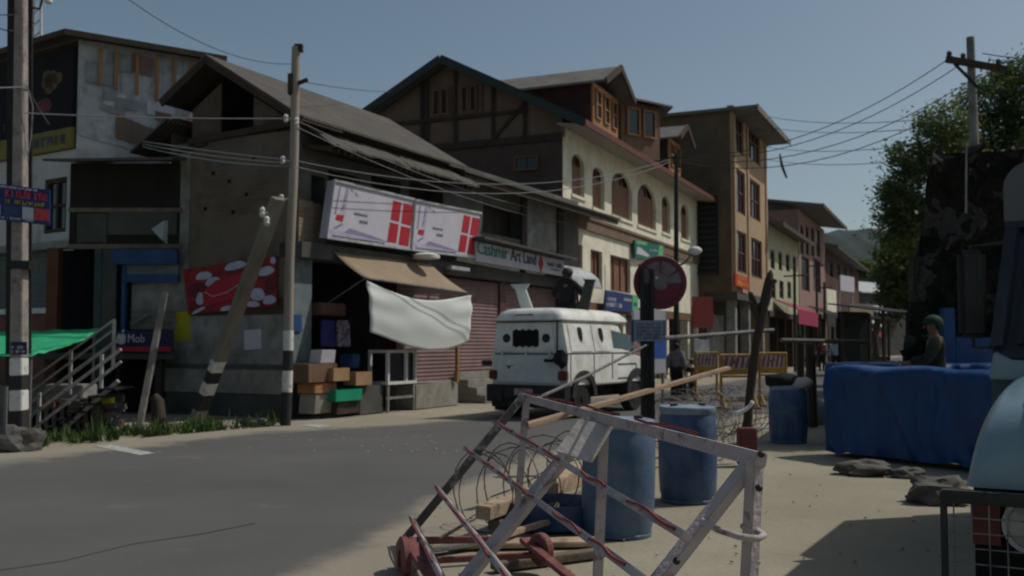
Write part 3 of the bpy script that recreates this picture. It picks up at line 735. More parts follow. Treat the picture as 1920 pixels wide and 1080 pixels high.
M['shut_brown'] = ribbed('shutter_brown', (.21, .10, .065), FC.ang, .16, rough=.7, depth=.5)
def window(fr, parent, h, y, mf, mp, nv=2, nh=1, bw=.07, name='window', pane='pane'):
    a, b, c, d = h
    mb = MB(fr)
    mb.box(a, a + bw, y - .05, y + .03, c, d); mb.box(b - bw, b, y - .05, y + .03, c, d); mb.box(a + bw, b - bw, y - .05, y + .03, d - bw, d); mb.box(a + bw, b - bw, y - .05, y + .03, c, c + bw)
    for k in range(1, nv): x = a + (b - a) * k / nv; mb.box(x - bw * .4, x + bw * .4, y - .042, y + .028, c + bw, d - bw)
    for k in range(1, nh + 1): z = c + (d - c) * k / (nh + 1); mb.box(a + bw, b - bw, y - .036, y + .026, z - bw * .35, z + bw * .35)
    f = mb.build(name, mf, parent)
    mb = MB(fr); mb.box(a + bw * .5, b - bw * .5, y + .01, y + .02, c + bw * .5, d - bw * .5); mb.build(pane, mp, f)
    return f
for i, h in enumerate(UP):
    f = window(FC, cr, h, .2, M['frame_brown'], M['pane_brown'], 2 if h[1] - h[0] < 1.2 else 3, 1)
    mb = MB(FC); mb.box(h[0] + .06, h[1] - .06, .13, .17, h[2] + .05, h[2] + (h[3] - h[2]) * .74); mb.build('lower_shutter', M['shut_brown'], f)
for h in LO: window(FC, cr, h, .16, M['frame_brown'], M['shut_brown'], 3 if h[1] - h[0] > 1 else 2, 0, pane='shutter_leaf')
mb = MB(FC); mb.box(-.03, LC, -.09, .0, zb0 - .42, zb0); mb.box(-.03, LC, -.14, -.085, zb0 - .08, zb0 + .02); mb.build('string_course', M['band_brown'], cr)
mb = MB(FC)
for h in UP: mb.box(h[0] - .06, h[1] + .06, -.05, .02, h[2] - .1, h[2])
mb.loose('window_sill', M['cream'], cr)
# ground floor: posts, beam and dark shop fronts
mb = MB(FC); mb.box(-.02, LC, -.1, .3, 2.45, 2.75); mb.build('shop_beam', M['brown_wood'], cr)
mb = MB(FC)
for px in (1060, 1110, 1168, 1250, 1289, 1306): s = FC.s(px); mb.box(s - .14, s + .14, -.06, .3, 0, 2.45)
mb.loose('shop_post', M['cream'], cr)
mb = MB(FC); mb.box(0, LC, .8, .9, 0, 2.45); mb.box(0, LC, .3, .8, .0, .15); mb.build('shop_front', M['dark_wood'], cr)
for a, b in ((1064, 1106), (1114, 1164), (1172, 1246)):
    mb = MB(FC); mb.box(FC.s(a) + .14, FC.s(b) - .14, .3, .36, .1, 2.4); mb.build('roller_shutter', M['shutter'], cr)
# gable end in brick and timber
apx, apz = FCG.loc(840, 118); sl_ = .515
gl = apx - (apz - 5.2) / sl_
mb = MB(FCG); zb = 7.75
mb.poly([(max(0, gl), 0, 0), (FCG.L, 0, 0), (FCG.L, 0, zb), (max(0, gl), 0, zb)]); mb.build('gable_wall', M['cream_brick'], cr)
gtop = lambda s: apz - abs(s - apx) * sl_ - .1
zt0 = FCG.z(1000, 243)
mb = MB(FCG); lo0 = max(0, apx - (apz - .1 - zb) / sl_); mb.prism([(lo0, 0, zb), (FCG.L, 0, zb), (FCG.L, 0, max(zb, gtop(FCG.L))), (apx, 0, apz - .1)], (0, .2, 0)); mb.build('gable_infill', M['timber_infill'], cr)
mb = MB(FCG)
mb.bar((lo0, -.03, zb), (FCG.L, -.03, zb), .1, .22)
for px in (790, 800, 853, 925, 985): s = FCG.s(px); mb.bar((s, -.03, zb), (s, -.03, gtop(s)), .1, .12)
mb.bar((FCG.s(925), -.04, zb + .1), (FCG.s(985), -.04, gtop(FCG.s(985)) - .1), .08, .1); mb.bar((lo0 + .8, -.04, FCG.z(850, 222)), (FCG.s(990), -.04, FCG.z(850, 222)), .08, .12)
mb.build('timber_frame', M['dark_wood'], cr)
for px in ((812, 824), (827, 840), (866, 878), (882, 894)):
    h = (FCG.s(px[0]) - .02, FCG.s(px[1]) + .02, FCG.z(850, 215), FCG.z(850, 165)); window(FCG, cr, h, -.06, M['brown_wood'], M['glass'], 1, 0, .06)
mb = MB(FCG); mb.box(FCG.s(805), FCG.s(845), -.05, 0, FCG.z(850, 222), FCG.z(850, 160)); mb.box(FCG.s(858), FCG.s(905), -.05, 0, FCG.z(850, 220), FCG.z(850, 160)); mb.build('wood_panel', M['brown_wood'], cr)
h = (FCG.s(965), FCG.s(1010), FCG.z(990, 320), FCG.z(990, 292)); window(FCG, cr, h, -.04, M['brown_wood'], M['glass'], 2, 0, .06)
# roof
def roof_slab(mb, fr, s0, s1, prof, t=.1):
    for (ya, za), (yb, zb_) in zip(prof, prof[1:]): mb.prism([(s0, ya, za), (s1, ya, za), (s1, yb, zb_), (s0, yb, zb_)], (0, 0, t))
yap = FCG.L - apx; ov = .9
RC = [(-ov, apz - (yap + ov) * sl_), (yap, apz), (2 * yap + .6, apz - (yap + .6) * sl_)]
mb = MB(FC); roof_slab(mb, FC, -.5, LC + .5, RC); rf = mb.build('roof', M['slate'], cr)
mb = MB(FC)
for (ya, za), (yb, zb_) in zip(RC, RC[1:]): mb.bar((-.53, ya, za + .0), (-.53, yb, zb_ + .0), .06, .26)
mb.build('bargeboard', M['dark_green_trim'], rf)
mb = MB(FC); mb.box(-.5, LC + .5, -ov - .03, -ov + .02, RC[0][1] - .08, RC[0][1] + .12); mb.build('fascia', M['window_red'], rf)
mb = MB(FC); mb.prism([(-.45, -ov + .03, RC[0][1] - .04), (LC + .45, -ov + .03, RC[0][1] - .04), (LC + .45, -.0, zE - .05), (-.45, -.0, zE - .05)], (0, 0, .03)); mb.build('soffit', M['soffit'], rf)
# dormers
M['dormer_side'] = brick('dormer_side', (.07, .035, .03), (.055, .028, .025), (.05, .03, .028), FC.ang, .3, .1)
def roofz(y): return RC[0][1] + (y + ov) * sl_
def dormer(px0, px1, ytop, ybot, setb, deep, rise, ovs=.35, nv=3):
    a, b = FC.s(px0, -setb), FC.s(px1, -setb); c = (px0 + px1) / 2
    z0, z1 = roofz(setb) - .1, FC.z(c, ytop, -setb)
    d = thing_part('dormer', MB(FC), lambda m_: (m_.box(a, b, setb + .02, setb + deep, z0, z1)), M['dormer_side'], cr)
    mb = MB(FC); mb.box(a - .02, b + .02, setb - .05, setb + .02, z0, z1); mb.build('dormer_front', M['orange_wood'], d)
    n = nv
    for k in range(n):
        w_ = (b - a) / n; hh = (a + w_ * (k + .18), a + w_ * (k + .82), z0 + (z1 - z0) * .34, z1 - .18)
        window(FC, d, hh, setb - .07, M['orange_wood'], M['glass'], 1, 1, .06)
    mid = (a + b) / 2; e = ovs
    mb = MB(FC)
    for q in ([(a - e, z1 - .12), (mid, z1 + rise)], [(mid, z1 + rise), (b + e, z1 - .12)]):
        mb.prism([(q[0][0], setb - .6, q[0][1]), (q[1][0], setb - .6, q[1][1]), (q[1][0], setb + deep + .6, q[1][1]), (q[0][0], setb + deep + .6, q[0][1])], (0, 0, .08))
    r_ = mb.build('dormer_roof', M['slate'], d)
    mb = MB(FC); mb.bar((a - e, setb - .63, z1 - .1), (mid, setb - .63, z1 + rise + .02), .06, .22); mb.bar((mid, setb - .63, z1 + rise + .02), (b + e, setb - .63, z1 - .1), .06, .22); mb.build('bargeboard', M['dark_wood'], r_)
    return d
def thing_part(name, mb, fn, m, parent): fn(mb); return mb.build(name, m, parent)
dormer(1112, 1158, 172, 250, .25, 4.2, .75)
dormer(1256, 1277, 268, 320, .25, 3.2, .6, nv=2)
# bay dormer with a faceted roof
a, b = FC.s(1163, -.3), FC.s(1221, -.3); z0, z1 = roofz(.3) - .2, FC.z(1195, 210, -.3)
c = (a + b) / 2; R = (b - a) / 2
oct_ = [(c + R * math.cos(t), 1.25 + R * .95 * math.sin(t)) for t in [math.pi / 6 + k * math.pi / 3 for k in range(6)]]
mb = MB(FC); mb.prism([(x, y, z0) for x, y in oct_], (0, 0, z1 - z0)); bay = mb.build('bay_dormer', M['brown_wood'], cr)
for k in (3, 4, 2, 5):
    (xa, ya), (xb, yb) = oct_[k], oct_[(k + 1) % 6]
    P0, P1 = FC.w(xa, ya, 0), FC.w(xb, yb, 0)
    fr = Frame((P0.x, P0.y), (P1.x, P1.y)); w_ = fr.L
    for j in (0, 1): window(fr, bay, (w_ * (.12 + .42 * j), w_ * (.46 + .42 * j), z0 + (z1 - z0) * .38, z1 - .2), -.03, M['orange_wood'], M['glass'], 1, 0, .07)
mb = MB(FC); P = [(c + (x - c) * 1.28, 1.25 + (y - 1.25) * 1.28, z1 - .05) for x, y in oct_]; ap = (c, 1.25, z1 + .75)
for k in range(6): mb.prism([P[k], P[(k + 1) % 6], ap], (0, 0, .07))
mb.build('bay_roof', M['slate'], bay)
# signs on the cream house
def shopsign(fr, label, px4, off, mbase, accents):
    r, c4 = quadboard(fr, 'shop_sign', label, 'sign', px4, off, mbase, .06)
    def P(u, v): 
        b = [c4[0][k] + (c4[1][k] - c4[0][k]) * u for k in (0, 1)]; t = [c4[3][k] + (c4[2][k] - c4[3][k]) * u for k in (0, 1)]
        return (b[0] + (t[0] - b[0]) * v, b[1] + (t[1] - b[1]) * v)
    for nm, m_, quads in accents:
        mb = MB(fr)
        for q in quads:
            if q[0] == 'w': 
                a = P(q[1], q[3]); b = P(q[2], q[4]); e = P(q[2], q[3]); strokes(mb, a[0], b[0], a[1], a[1] + (b[1] - e[1]), -off - .006, (e[1] - a[1]) / max(.01, e[0] - a[0]))
            else: mb.prism([(P(u, v)[0], -off - .006, P(u, v)[1]) for u, v in q], (0, .005, 0))
        mb.build(nm, m_, r)
    return r
M['sign_green'] = mat('sign_green', (.005, .12, .09), .5, .2, 3, 0); M['sign_lime'] = mat('sign_lime', (.10, .40, .16), .5, .15, 3, 0); M['sign_navy'] = mat('sign_navy', (.012, .03, .13), .5, .2, 3, 0)
M['sign_sky'] = mat('sign_sky', (.03, .18, .50), .5, .15, 3, 0); M['sign_yellow'] = mat('sign_yellow', (.65, .38, .01), .5, .15, 3, 0); M['sign_red'] = mat('sign_red', (.42, .015, .02), .5, .15, 3, 0)
circ = lambda cu, cv, ru, rv: [(cu + ru * math.cos(t), cv + rv * math.sin(t)) for t in [2 * math.pi * k / 12 for k in range(12)]]
shopsign(FC, 'dark green sign with white writing on the cream wall above the round stop sign', [(1191, 484), (1243, 487), (1244, 460), (1190, 450)], .18, M['sign_green'],
         [('lime_panel', M['sign_lime'], [[(.80, .05), (.99, .05), (.99, .95), (.84, .95)], [(.05, .8), (.4, .8), (.4, .99), (.05, .99)]]), ('white_print', M['paper_white'], [[(.04, .25), (.42, .12), (.5, .2), (.2, .6), (.08, .66)], ('w', .5, .8, .5, .62)])])
shopsign(FC, 'navy blue shop sign with white writing and a green edge below the brown shutters', [(1133, 582), (1197, 586), (1197, 555), (1137, 544)], .35, M['sign_navy'],
         [('green_edge', M['sign_lime'], [[(.80, .02), (.99, .02), (.99, .98), (.80, .98)]]), ('blue_dot', M['sign_sky'], [[(u, v) for u, v in circ(.895, .45, .07, .15)]]), ('white_print', M['paper_white'], [('w', .04, .46, .2, .42), ('w', .06, .3, .5, .68), ('w', .52, .78, .6, .75)])])
# ================================================================= tan four-storey building
br = thing('four_storey_building', 'tall tan four-storey building with red-brown windows and a windowless dark side wall', 'building', (10.19, 45.5))
ZR = 12.15; z1st = FR.z(1385, 548)
LR = FR.L
wins = [(1380, 1399, 212, 290), (1381, 1401, 322, 402), (1380, 1402, 435, 512), (1409, 1430, 236, 308), (1410, 1429, 343, 414), (1411, 1431, 450, 522)]
WR = [rect(FR, q) for q in wins]
mb = MB(FR); mb.wall(0, LR, z1st, ZR, WR, t=.3); mb.poly([(LR, 0, 0), (LR, 9, 0), (LR, 9, ZR), (LR, 0, ZR)]); mb.build('front_wall', M['tan_wall'], br)
for h in WR: window(FR, br, h, .12, M['window_red'], M['glass'], 3, 1, .11)
mb = MB(FR)
for s in (.0, FR.s(1404), LR - .35): mb.box(s, s + .32, -.07, 0, z1st, ZR - .1)
mb.loose('pilaster', M['tan_wall'], br)
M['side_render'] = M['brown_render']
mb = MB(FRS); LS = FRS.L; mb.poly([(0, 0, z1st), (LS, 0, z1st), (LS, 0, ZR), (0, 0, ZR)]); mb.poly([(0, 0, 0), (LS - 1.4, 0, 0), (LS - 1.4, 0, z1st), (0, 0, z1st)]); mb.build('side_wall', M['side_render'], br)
mb = MB(FRS); mb.box(LS - .12, LS + .0, -.04, .0, z1st, ZR); mb.build('corner_strip', M['tan_wall'], br)
mb = MB(FR); mb.box(-.35, LR + .6, -1.2, 9.1, ZR - .02, ZR + .12); mb.box(-.36, LR + .61, -1.23, -1.19, ZR - .12, ZR + .16); mb.build('roof_slab', M['slate'], br)
mb = MB(FR); mb.box(0.02, LR, -.12, 1.5, z1st - .35, z1st); mb.build('jetty_slab', M['dark_concrete'], br)
mb = MB(FR); mb.box(0.02, LR, 1.5, 1.6, 0, z1st); mb.build('shop_front', M['dark_wood'], br)
mb = MB(FR)
for px in (1385, 1410, 1436): s = FR.s(px); mb.box(s - .2, s + .2, .1, .5, 0, z1st - .35)
mb.loose('shop_pillar', M['plaster_grey'], br)
mb = MB(FR); mb.box(.4, FR.s(1409), 1.35, 1.45, .2, 2.8); mb.build('roller_shutter', M['plaster_grey'], br)
mb = MB(FR); s = FR.s(1425); mb.box(s - .8, s + .8, 1.35, 1.5, 0, 1.3); mb.build('counter', M['orange_wood'], br)
# finned dark panel on the side wall
h = rect(FRS, (1308, 1349, 368, 515))
lv = thing('louvre_panel', 'dark ribbed louvre panel on the side wall of the tall tan building', 'panel', FRS.w(h[0], 0, h[2]))
mb = MB(FRS); mb.box(h[0], h[1], -.08, -.005, h[2], h[3]); mb.build('panel', M['dark_iron'], lv)
mb = MB(FRS)
for k in range(13): z = h[2] + (h[3] - h[2]) * (k + .5) / 13; mb.prism([(h[0] + .05, -.1, z - .06), (h[1] - .05, -.1, z - .06), (h[1] - .05, -.26, z - .14), (h[0] + .05, -.26, z - .14)], (0, 0, .03))
mb.loose('fin', plain('fin_grey', (.05, .056, .06)), lv)
r, c4 = quadboard(FR, 'shop_sign', 'small red and yellow sign at the corner of the tall tan building', 'sign', [(1379, 535), (1404, 544), (1404, 522), (1379, 512)], .25, M['sign_red'], .08)
mb = MB(FR); sl_s = (c4[1][1] - c4[0][1]) / (c4[1][0] - c4[0][0]); W_ = c4[1][0] - c4[0][0]; hh = c4[3][1] - c4[0][1]
strokes(mb, c4[0][0] + .12 * W_, c4[0][0] + .9 * W_, c4[0][1] + .14 * hh, c4[0][1] + .48 * hh, -.258, sl_s); strokes(mb, c4[0][0] + .2 * W_, c4[0][0] + .8 * W_, c4[0][1] + .58 * hh, c4[0][1] + .88 * hh, -.258, sl_s)
mb.build('yellow_writing', M['sign_yellow'], r)
# red shop panel in front of the side wall, with its post
P0, P1 = D(1299, 615, 42), D(1336, 615, 42.4); FQ = Frame((P0.x, P0.y), (P1.x, P1.y))
rp = thing('red_board', 'plain red board standing on posts in front of the tall tan building', 'board', (P0.x, P0.y))
mb = MB(FQ); mb.box(0, FQ.L, -.05, .05, D(1, 615, 42).z, D(1, 556, 42).z); mb.build('panel', mat('faded_red', (.22, .035, .035), .7, .15, 2, .05), rp)
mb = MB(FQ); mb.box(0, .08, .05, .13, 0, 3.0); mb.box(FQ.L - .08, FQ.L, .05, .13, 0, 3.0); mb.loose('post', M['grey_iron'], rp)
mb = MB(FQ); mb.box(.1, FQ.L - .1, .06, .1, .95, 1.6); mb.build('lower_panel', M['tin'], rp)

# ================================================================= smaller houses further down the street
def far_house(name, label, fr, zt, m, deep, zg_, holes, roofz_, ovh, mroof, mtrim, wm, nv=1, mpane=None):
    t = thing(name, label, 'house', (fr.o.x, fr.o.y)); L0 = fr.L
    W = [rect(fr, q) for q in holes]
    mb = MB(fr); mb.wall(0, L0, zg_, zt, W, t=.3); mb.poly([(0, 0, 0), (0, deep, 0), (0, deep, zt), (0, 0, zt)]); mb.poly([(L0, 0, 0), (L0, deep, 0), (L0, deep, zt), (L0, 0, zt)]); mb.build('wall', m, t)
    for h in W: window(fr, t, h, .12, wm, mpane or M['glass'], nv, 1, .1)
    mb = MB(fr); mb.box(0, L0, .6, .7, 0, zg_); mb.build('shop_front', M['dark_wood'], t)
    mb = MB(fr); mb.box(-.02, L0 + .02, -.1, .6, zg_ - .3, zg_); mb.build('shop_beam', mtrim, t)
    mb = MB(fr)
    for k in range(5): s = L0 * k / 4; mb.box(max(0, s - .15), min(L0, s + .15), -.02, .4, 0, zg_ - .3)
    mb.loose('shop_post', mtrim, t)
    prof = [(-ovh, roofz_[0]), (deep / 2, roofz_[1]), (deep + ovh, roofz_[0])]
    mb = MB(fr); roof_slab(mb, fr, -.5, L0 + .5, prof, .14); rf = mb.build('roof', mroof, t)
    mb = MB(fr); mb.prism([(0, .05, zt - .02), (0, deep, zt - .02), (0, deep / 2, roofz_[1] - .03)], (.1, 0, 0)); mb.prism([(L0 - .1, .05, zt - .02), (L0 - .1, deep, zt - .02), (L0 - .1, deep / 2, roofz_[1] - .03)], (.1, 0, 0)); mb.loose('gable', M['dark_concrete'], t)
    mb = MB(fr); mb.bar((-.5, -ovh - .02, roofz_[0] + .04), (L0 + .5, -ovh - .02, roofz_[0] + .04), .06, .25); mb.build('fascia', mtrim, rf)
    return t
far_house('narrow_house', 'pale green plastered house with rows of small windows right of the tall tan building', FE, 7.9, M['palegreen_wall'], 6, 3.2,
          [(1447, 1455, 470, 505), (1462, 1469, 474, 508), (1476, 1483, 478, 510), (1489, 1495, 482, 512), (1447, 1456, 525, 560), (1463, 1471, 527, 560), (1478, 1485, 529, 560)], (7.75, 8.9), .9, M['slate'], M['dark_wood'], M['dark_green_trim'])
far_house('pink_house', 'pink three-storey house with an orange roof edge and tall dark windows', FF, 10.2, M['pink_wall'], 7, 3.6,
          [(1504, 1510, 425, 478), (1514, 1520, 427, 480), (1524, 1530, 430, 482), (1534, 1541, 433, 483), (1505, 1520, 484, 546), (1527, 1541, 488, 548)], (10.25, 11.0), 1.6, M['slate'], M['dark_wood'], M['dark_wood'])
far_house('dark_brick_house', 'dark brick house with shop awnings at the far end of the row', FH, 8.9, brick('far_brick', (.11, .06, .05), (.09, .05, .043), (.08, .06, .05), FH.ang, .5, .16), 8, 4.4,
          [(1556, 1564, 492, 520), (1571, 1578, 496, 522), (1584, 1590, 500, 524), (1596, 1601, 503, 525)], (8.9, 10.2), 1.0, M['slate'], M['dark_wood'], M['dark_wood'])
FD = Frame((D(1606, 600, 118).x, 118), (D(1700, 600, 124).x, 124))
t = thing('far_shop', 'low grey-roofed shop closing the end of the street', 'house', (FD.o.x, FD.o.y))
mb = MB(FD); mb.wall(0, FD.L, 0, 7.6, [(2, 3.2, 4.5, 6.5), (4, 5.2, 4.5, 6.5)], t=.3); mb.build('wall', M['dark_concrete'], t)
mb = MB(FD); mb.prism([(-.6, -1.2, 7.4), (FD.L + .6, -1.2, 7.4), (FD.L + .6, 5, 9.2), (-.6, 5, 9.2)], (0, 0, .15)); mb.prism([(-.4, -3.2, 5.0), (FD.L * .8, -3.2, 5.0), (FD.L * .8, 0, 6.2), (-.4, 0, 6.2)], (0, 0, .1)); mb.build('roof', M['tin'], t)
mb = MB(FD); mb.box(2, 3.2, .2, .25, 4.5, 6.5); mb.box(4, 5.2, .2, .25, 4.5, 6.5); mb.build('window', M['glass'], t)
# far awnings and boards
def awn(label, px0, px1, y0, y1, d0, d1, out, m, drop=.0):
    a, b = D(px0, y0, d0), D(px1, y1, d1); fr = Frame((a.x, a.y), (b.x, b.y))
    mb = MB(fr); mb.prism([(0, 0, a.z), (fr.L, 0, b.z), (fr.L, -out, b.z - out * .45), (0, -out, a.z - out * .45)], (0, 0, .05))
    if drop: mb.prism([(0, -out, a.z - out * .45), (fr.L, -out, b.z - out * .45), (fr.L, -out, b.z - out * .45 - drop), (0, -out, a.z - out * .45 - drop)], (0, .05, 0))
    tag(mb.build('shop_awning', m), label, 'awning', 'awnings of the far shops')
awn('magenta awning on the shop under the pale green house', 1452, 1492, 562, 572, 55, 60, 1.3, M['magenta'], .75)
awn('dark grey awning under the pink house', 1515, 1546, 574, 580, 66, 74, 1.2, M['dark_fabric'], .8)
awn('pale awning lowest in the far row of shops', 1560, 1606, 596, 606, 78, 92, 1.6, M['sack'], .2)
awn('white awning near the tan board at the end of the row', 1590, 1625, 582, 598, 90, 103, 1.8, M['white_cloth'], .2)
awn('dark red awning at the far end of the row', 1600, 1625, 606, 612, 94, 104, 1.4, M['magenta'], .5)
def farboard(label, px0, px1, y0, y1, d, m):
    a, b = D(px0, y1, d), D(px1, y0, d + 3); fr = Frame((a.x, a.y), (b.x, b.y))
    mb = MB(fr); mb.box(0, fr.L, -.08, .02, a.z, b.z); mb.box(.1, .2, .02, .1, 0, b.z - .05); mb.box(fr.L - .2, fr.L - .1, .02, .1, 0, b.z - .05); tag(mb.build('signboard', m, bevel=.02), label, 'signboard', 'boards of the far shops')
farboard('tan board jutting out at the far end of the row', 1592, 1636, 572, 596, 88, M['tan_cloth'])
farboard('white board with an orange patch on the dark brick house', 1574, 1600, 520, 545, 80, M['paper_white'])
farboard('cream panel beside the dark brick house shop', 1549, 1566, 545, 600, 76, M['cream'])
farboard('small pale green board beside the magenta awning', 1494, 1511, 592, 606, 56, M['sign_lime'])

# ================================================================= tin-clad building at the left
AR = FA1.ang
tb = thing('tin_clad_building', 'tin-clad upper storey over a white wall, with a dark printed hoarding on its street side', 'building', (-9.06, 20.5))
M['tin_wall'] = ribbed('tin_wall', (.44, .46, .47), FA2.ang, .5, rough=.5, metal=.2, c2=(.26, .23, .21), amt=.3, depth=.15)
zw0, zw1 = 3.55, 5.45; LA = FA1.L; LA2 = FA2.L
hw = rect(FA1, (76, 118, 335, 437))
mb = MB(FA1); mb.wall(0, LA, zw0, zw1, [hw], t=.2); mb.build('white_wall', mat('white_wall', (.44, .45, .45), .9, .1, 1, .1, c2=(.3, .3, .29), amt=.3), tb)
window(FA1, tb, hw, .08, M['dark_wood'], M['glass'], 2, 1, .09)
mb = MB(FA1); mb.box(0, LA, .02, .12, zw1, 7.75); mb.build('upper_wall', M['dark_wood'], tb)
mb = MB(FA1); mb.box(0, LA, -.06, .2, zw0 - .15, zw0); mb.build('ledge', M['plaster_grey'], tb)
mb = MB(FA1); mb.box(0, LA, .5, .6, 0, zw0 - .15); mb.build('shop_recess', M['dark_wood'], tb)
mb = MB(FA1); mb.box(FA1.s(-120), FA1.s(76), .2, .26, FA1.z(40, 578), FA1.z(40, 465)); mb.build('shop_shutter', ribbed('teal_shutter', (.085, .105, .10), AR, .1, True, rough=.7), tb)
mb = MB(FA1); mb.box(FA1.s(-120), FA1.s(80), .12, .3, FA1.z(40, 588), FA1.z(40, 578)); mb.box(FA1.s(77), FA1.s(84), .1, .24, 0, zw0 - .15); mb.build('white_post', M['white_paint'], tb)
mb = MB(FA1); mb.box(FA1.s(-120), FA1.s(70), .2, .3, 0.4, FA1.z(40, 588)); mb.build('lower_panel', M['window_red'], tb)
mb = MB(FA2); zt0, zt1 = 4.85, 7.75; mb.poly([(0, 0, zt0), (LA2, 0, zt0), (LA2, 0, zt1), (0, 0, zt1)]); mb.build('side_wall', M['tin_wall'], tb)
mb = MB(FA2); mb.poly([(0, 0, 0), (LA2, 0, 0), (LA2, 0, zt0), (0, 0, zt0)]); mb.build('lower_side_wall', M['black_void'], tb)  # shade of the open doorway put into the wall's colour
mb = MB(FA2); random.seed(4)                                  # overlapping tin sheets, each proud of the next
for k in range(7):
    s = LA2 * k / 7; mb.prism([(s, -.01 - .004 * (k % 3), 6.25 + random.uniform(-.1, .1)), (s + LA2 / 7 - .02, -.01 - .004 * (k % 3), 6.15 + random.uniform(-.1, .1)), (s + LA2 / 7 - .02, -.01 - .004 * (k % 3), 7.6), (s, -.01 - .004 * (k % 3), 7.6)], (0, .006, 0))
mb.prism([(.03, -.03, 5.75), (1.9, -.03, 5.35), (2.4, -.03, 6.2), (.03, -.03, 6.75)], (0, .01, 0)); mb.loose('tin_sheet', M['tin'], tb)
mb = MB(FA2)                                                # short rusted and greyer patches, each its own scrap of sheet
for k in range(16):
    s = random.uniform(.05, LA2 - .5); z = random.uniform(5.9, 7.3); w_, h_ = random.uniform(.2, .55), random.uniform(.12, .45); t_ = random.uniform(-.06, .06)
    mb.mi = k % 3; mb.prism([(s, -.046 - .002 * k, z), (s + w_, -.046 - .002 * k, z - .12 * w_ + t_), (s + w_ + .02, -.046 - .002 * k, z + h_ - .12 * w_ + t_), (s, -.046 - .002 * k, z + h_)], (0, .0015, 0))
mb.loose('tin_patch', [mat('tin_dull', (.26, .27, .275), .6, .25, 3, .1, metal=.2), mat('tin_pale', (.52, .54, .55), .5, .2, 3, .1, metal=.2), mat('tin_rust', (.20, .14, .115), .8, .3, 3, .1)], tb)
mb = MB(FA2); mb.prism([(.75, -.09, 5.75), (1.55, -.09, 5.55), (1.52, -.09, 6.0), (.75, -.09, 6.25)], (0, .01, 0)); mb.build('wood_sheet', M['old_wood'], tb)
for px, yb in ((175, 160), (205, 168), (245, 178), (283, 190), (316, 195), (348, 160)):
    mb = MB(FA2); s = FA2.s(px); mb.box(s - .035, s + .035, -.13, -.085, FA2.z(px, yb), 7.6); mb.build('batten', M['orange_wood'], tb)
mb = MB(); q = [FA1.w(-.3, -.35, 7.72), FA1.w(LA + .2, -.45, 7.72), FA2.w(LA2, -.4, 7.6), FA2.w(LA2, 3, 8.1), FA1.w(LA - 1.5, 3.5, 8.5), FA1.w(-.3, 4, 8.5)]
mb.prism([tuple(v) for v in (q[0], q[1], q[4], q[5])], (0, 0, .12)); mb.prism([tuple(v) for v in (q[1], q[2], q[3], q[4])], (0, 0, .12)); mb.build('roof', M['dark_wood'], tb)
mb = MB(FA1); c = FA1.w(LA - .02, -.06, zw1)
hd = thing('printed_hoarding', 'dark printed hoarding with a yellow band at the foot, high on the left building', 'hoarding', (c.x, c.y, zw1))
mb = MB(FA1); mb.box(0, LA - .03, -.1, -.01, 5.9, 7.6); mb.build('panel', mat('print_dark', (.008, .009, .013), .95, .3, 2, 0), hd)
mb = MB(FA1); mb.box(0, LA - .03, -.1, -.01, 5.47, 5.9); mb.build('yellow_band', mat('print_olive', (.16, .13, .02), .6, .2, 2, 0), hd)
mb = MB(FA1); s, z = FA1.loc(95, 145, .1); random.seed(2)
for k in range(9): a = random.uniform(0, 6.3); r_ = random.uniform(.05, .3); mb.prism([(s + r_ * math.cos(a) + .16 * math.cos(t), -.106, z + r_ * .8 * math.sin(a) + .13 * math.sin(t)) for t in [2 * math.pi * j / 8 for j in range(8)]], (0, .005, 0))
mb.build('brown_print', mat('print_brown', (.09, .05, .02), .6, .4, 8, 0), hd)
mb = MB(FA1); s, z = FA1.loc(82, 200, .1); mb.prism([(s + .3 * math.cos(t), -.105, z + .18 * math.sin(t)) for t in [2 * math.pi * j / 10 for j in range(10)]], (0, .004, 0)); mb.build('red_print', mat('print_red', (.10, .012, .015), .6, .3, 6, 0), hd)
mb = MB(FA1); strokes(mb, FA1.s(20), FA1.s(125), 5.58, 5.78, -.104); strokes(mb, FA1.s(-40), FA1.s(22), 6.1, 6.25, -.104); mb.build('writing', M['ink_dark'], hd)
mb = MB(); p = D(62, 100, 22); mb.tube([(p.x, p.y, 7.9), (p.x, p.y, 10.5)], .035); mb.tube([(p.x + .18, p.y, 7.9), (p.x + .1, p.y, 10.5)], .03)
for k in range(9): mb.bar((p.x, p.y, 8 + k * .28), (p.x + .17, p.y, 8.14 + k * .28), .03)
tag(mb.build('roof_mast', M['white_paint']), 'thin pale lattice mast on the roof behind the striped concrete pole', 'mast')

# ---- old wooden shop between the tin building and the mud-brick house
ol = thing('old_wooden_shop', 'dark old wooden shop with an open doorway and a blue shop front', 'shop', (-8.98, 20.2))
LL = FL.L + .25
zz = lambda y: FL.z(220, y)
mb = MB(FL); zt_ = FL.z(220, 302, .9) + .12; mb.wall(-.05, LL, zz(465), zt_, [], y=0); mb.poly([(-.05, 0, zz(465)), (-.05, 1.2, zz(465)), (-.05, 1.2, zt_), (-.05, 0, zt_)]); mb.build('upper_wall', mat('black_wood', (.022, .018, .015), .9, .3, 3, .3, 30, streak=True), ol)
mb = MB(FL); s = FL.s; mb.box(s(198), LL - .1, -.03, .0, zz(440), zz(397)); mb.box(s(140), s(196), -.02, .0, zz(455), zz(400)); mb.loose('grey_panel', M['dark_concrete'], ol)
mb = MB(FL); mb.box(-.05, LL, -.05, .0, zz(398), zz(390)); mb.box(-.05, LL, -.06, .1, zz(465) - .02, zz(458)); mb.build('rail', M['old_wood'], ol)
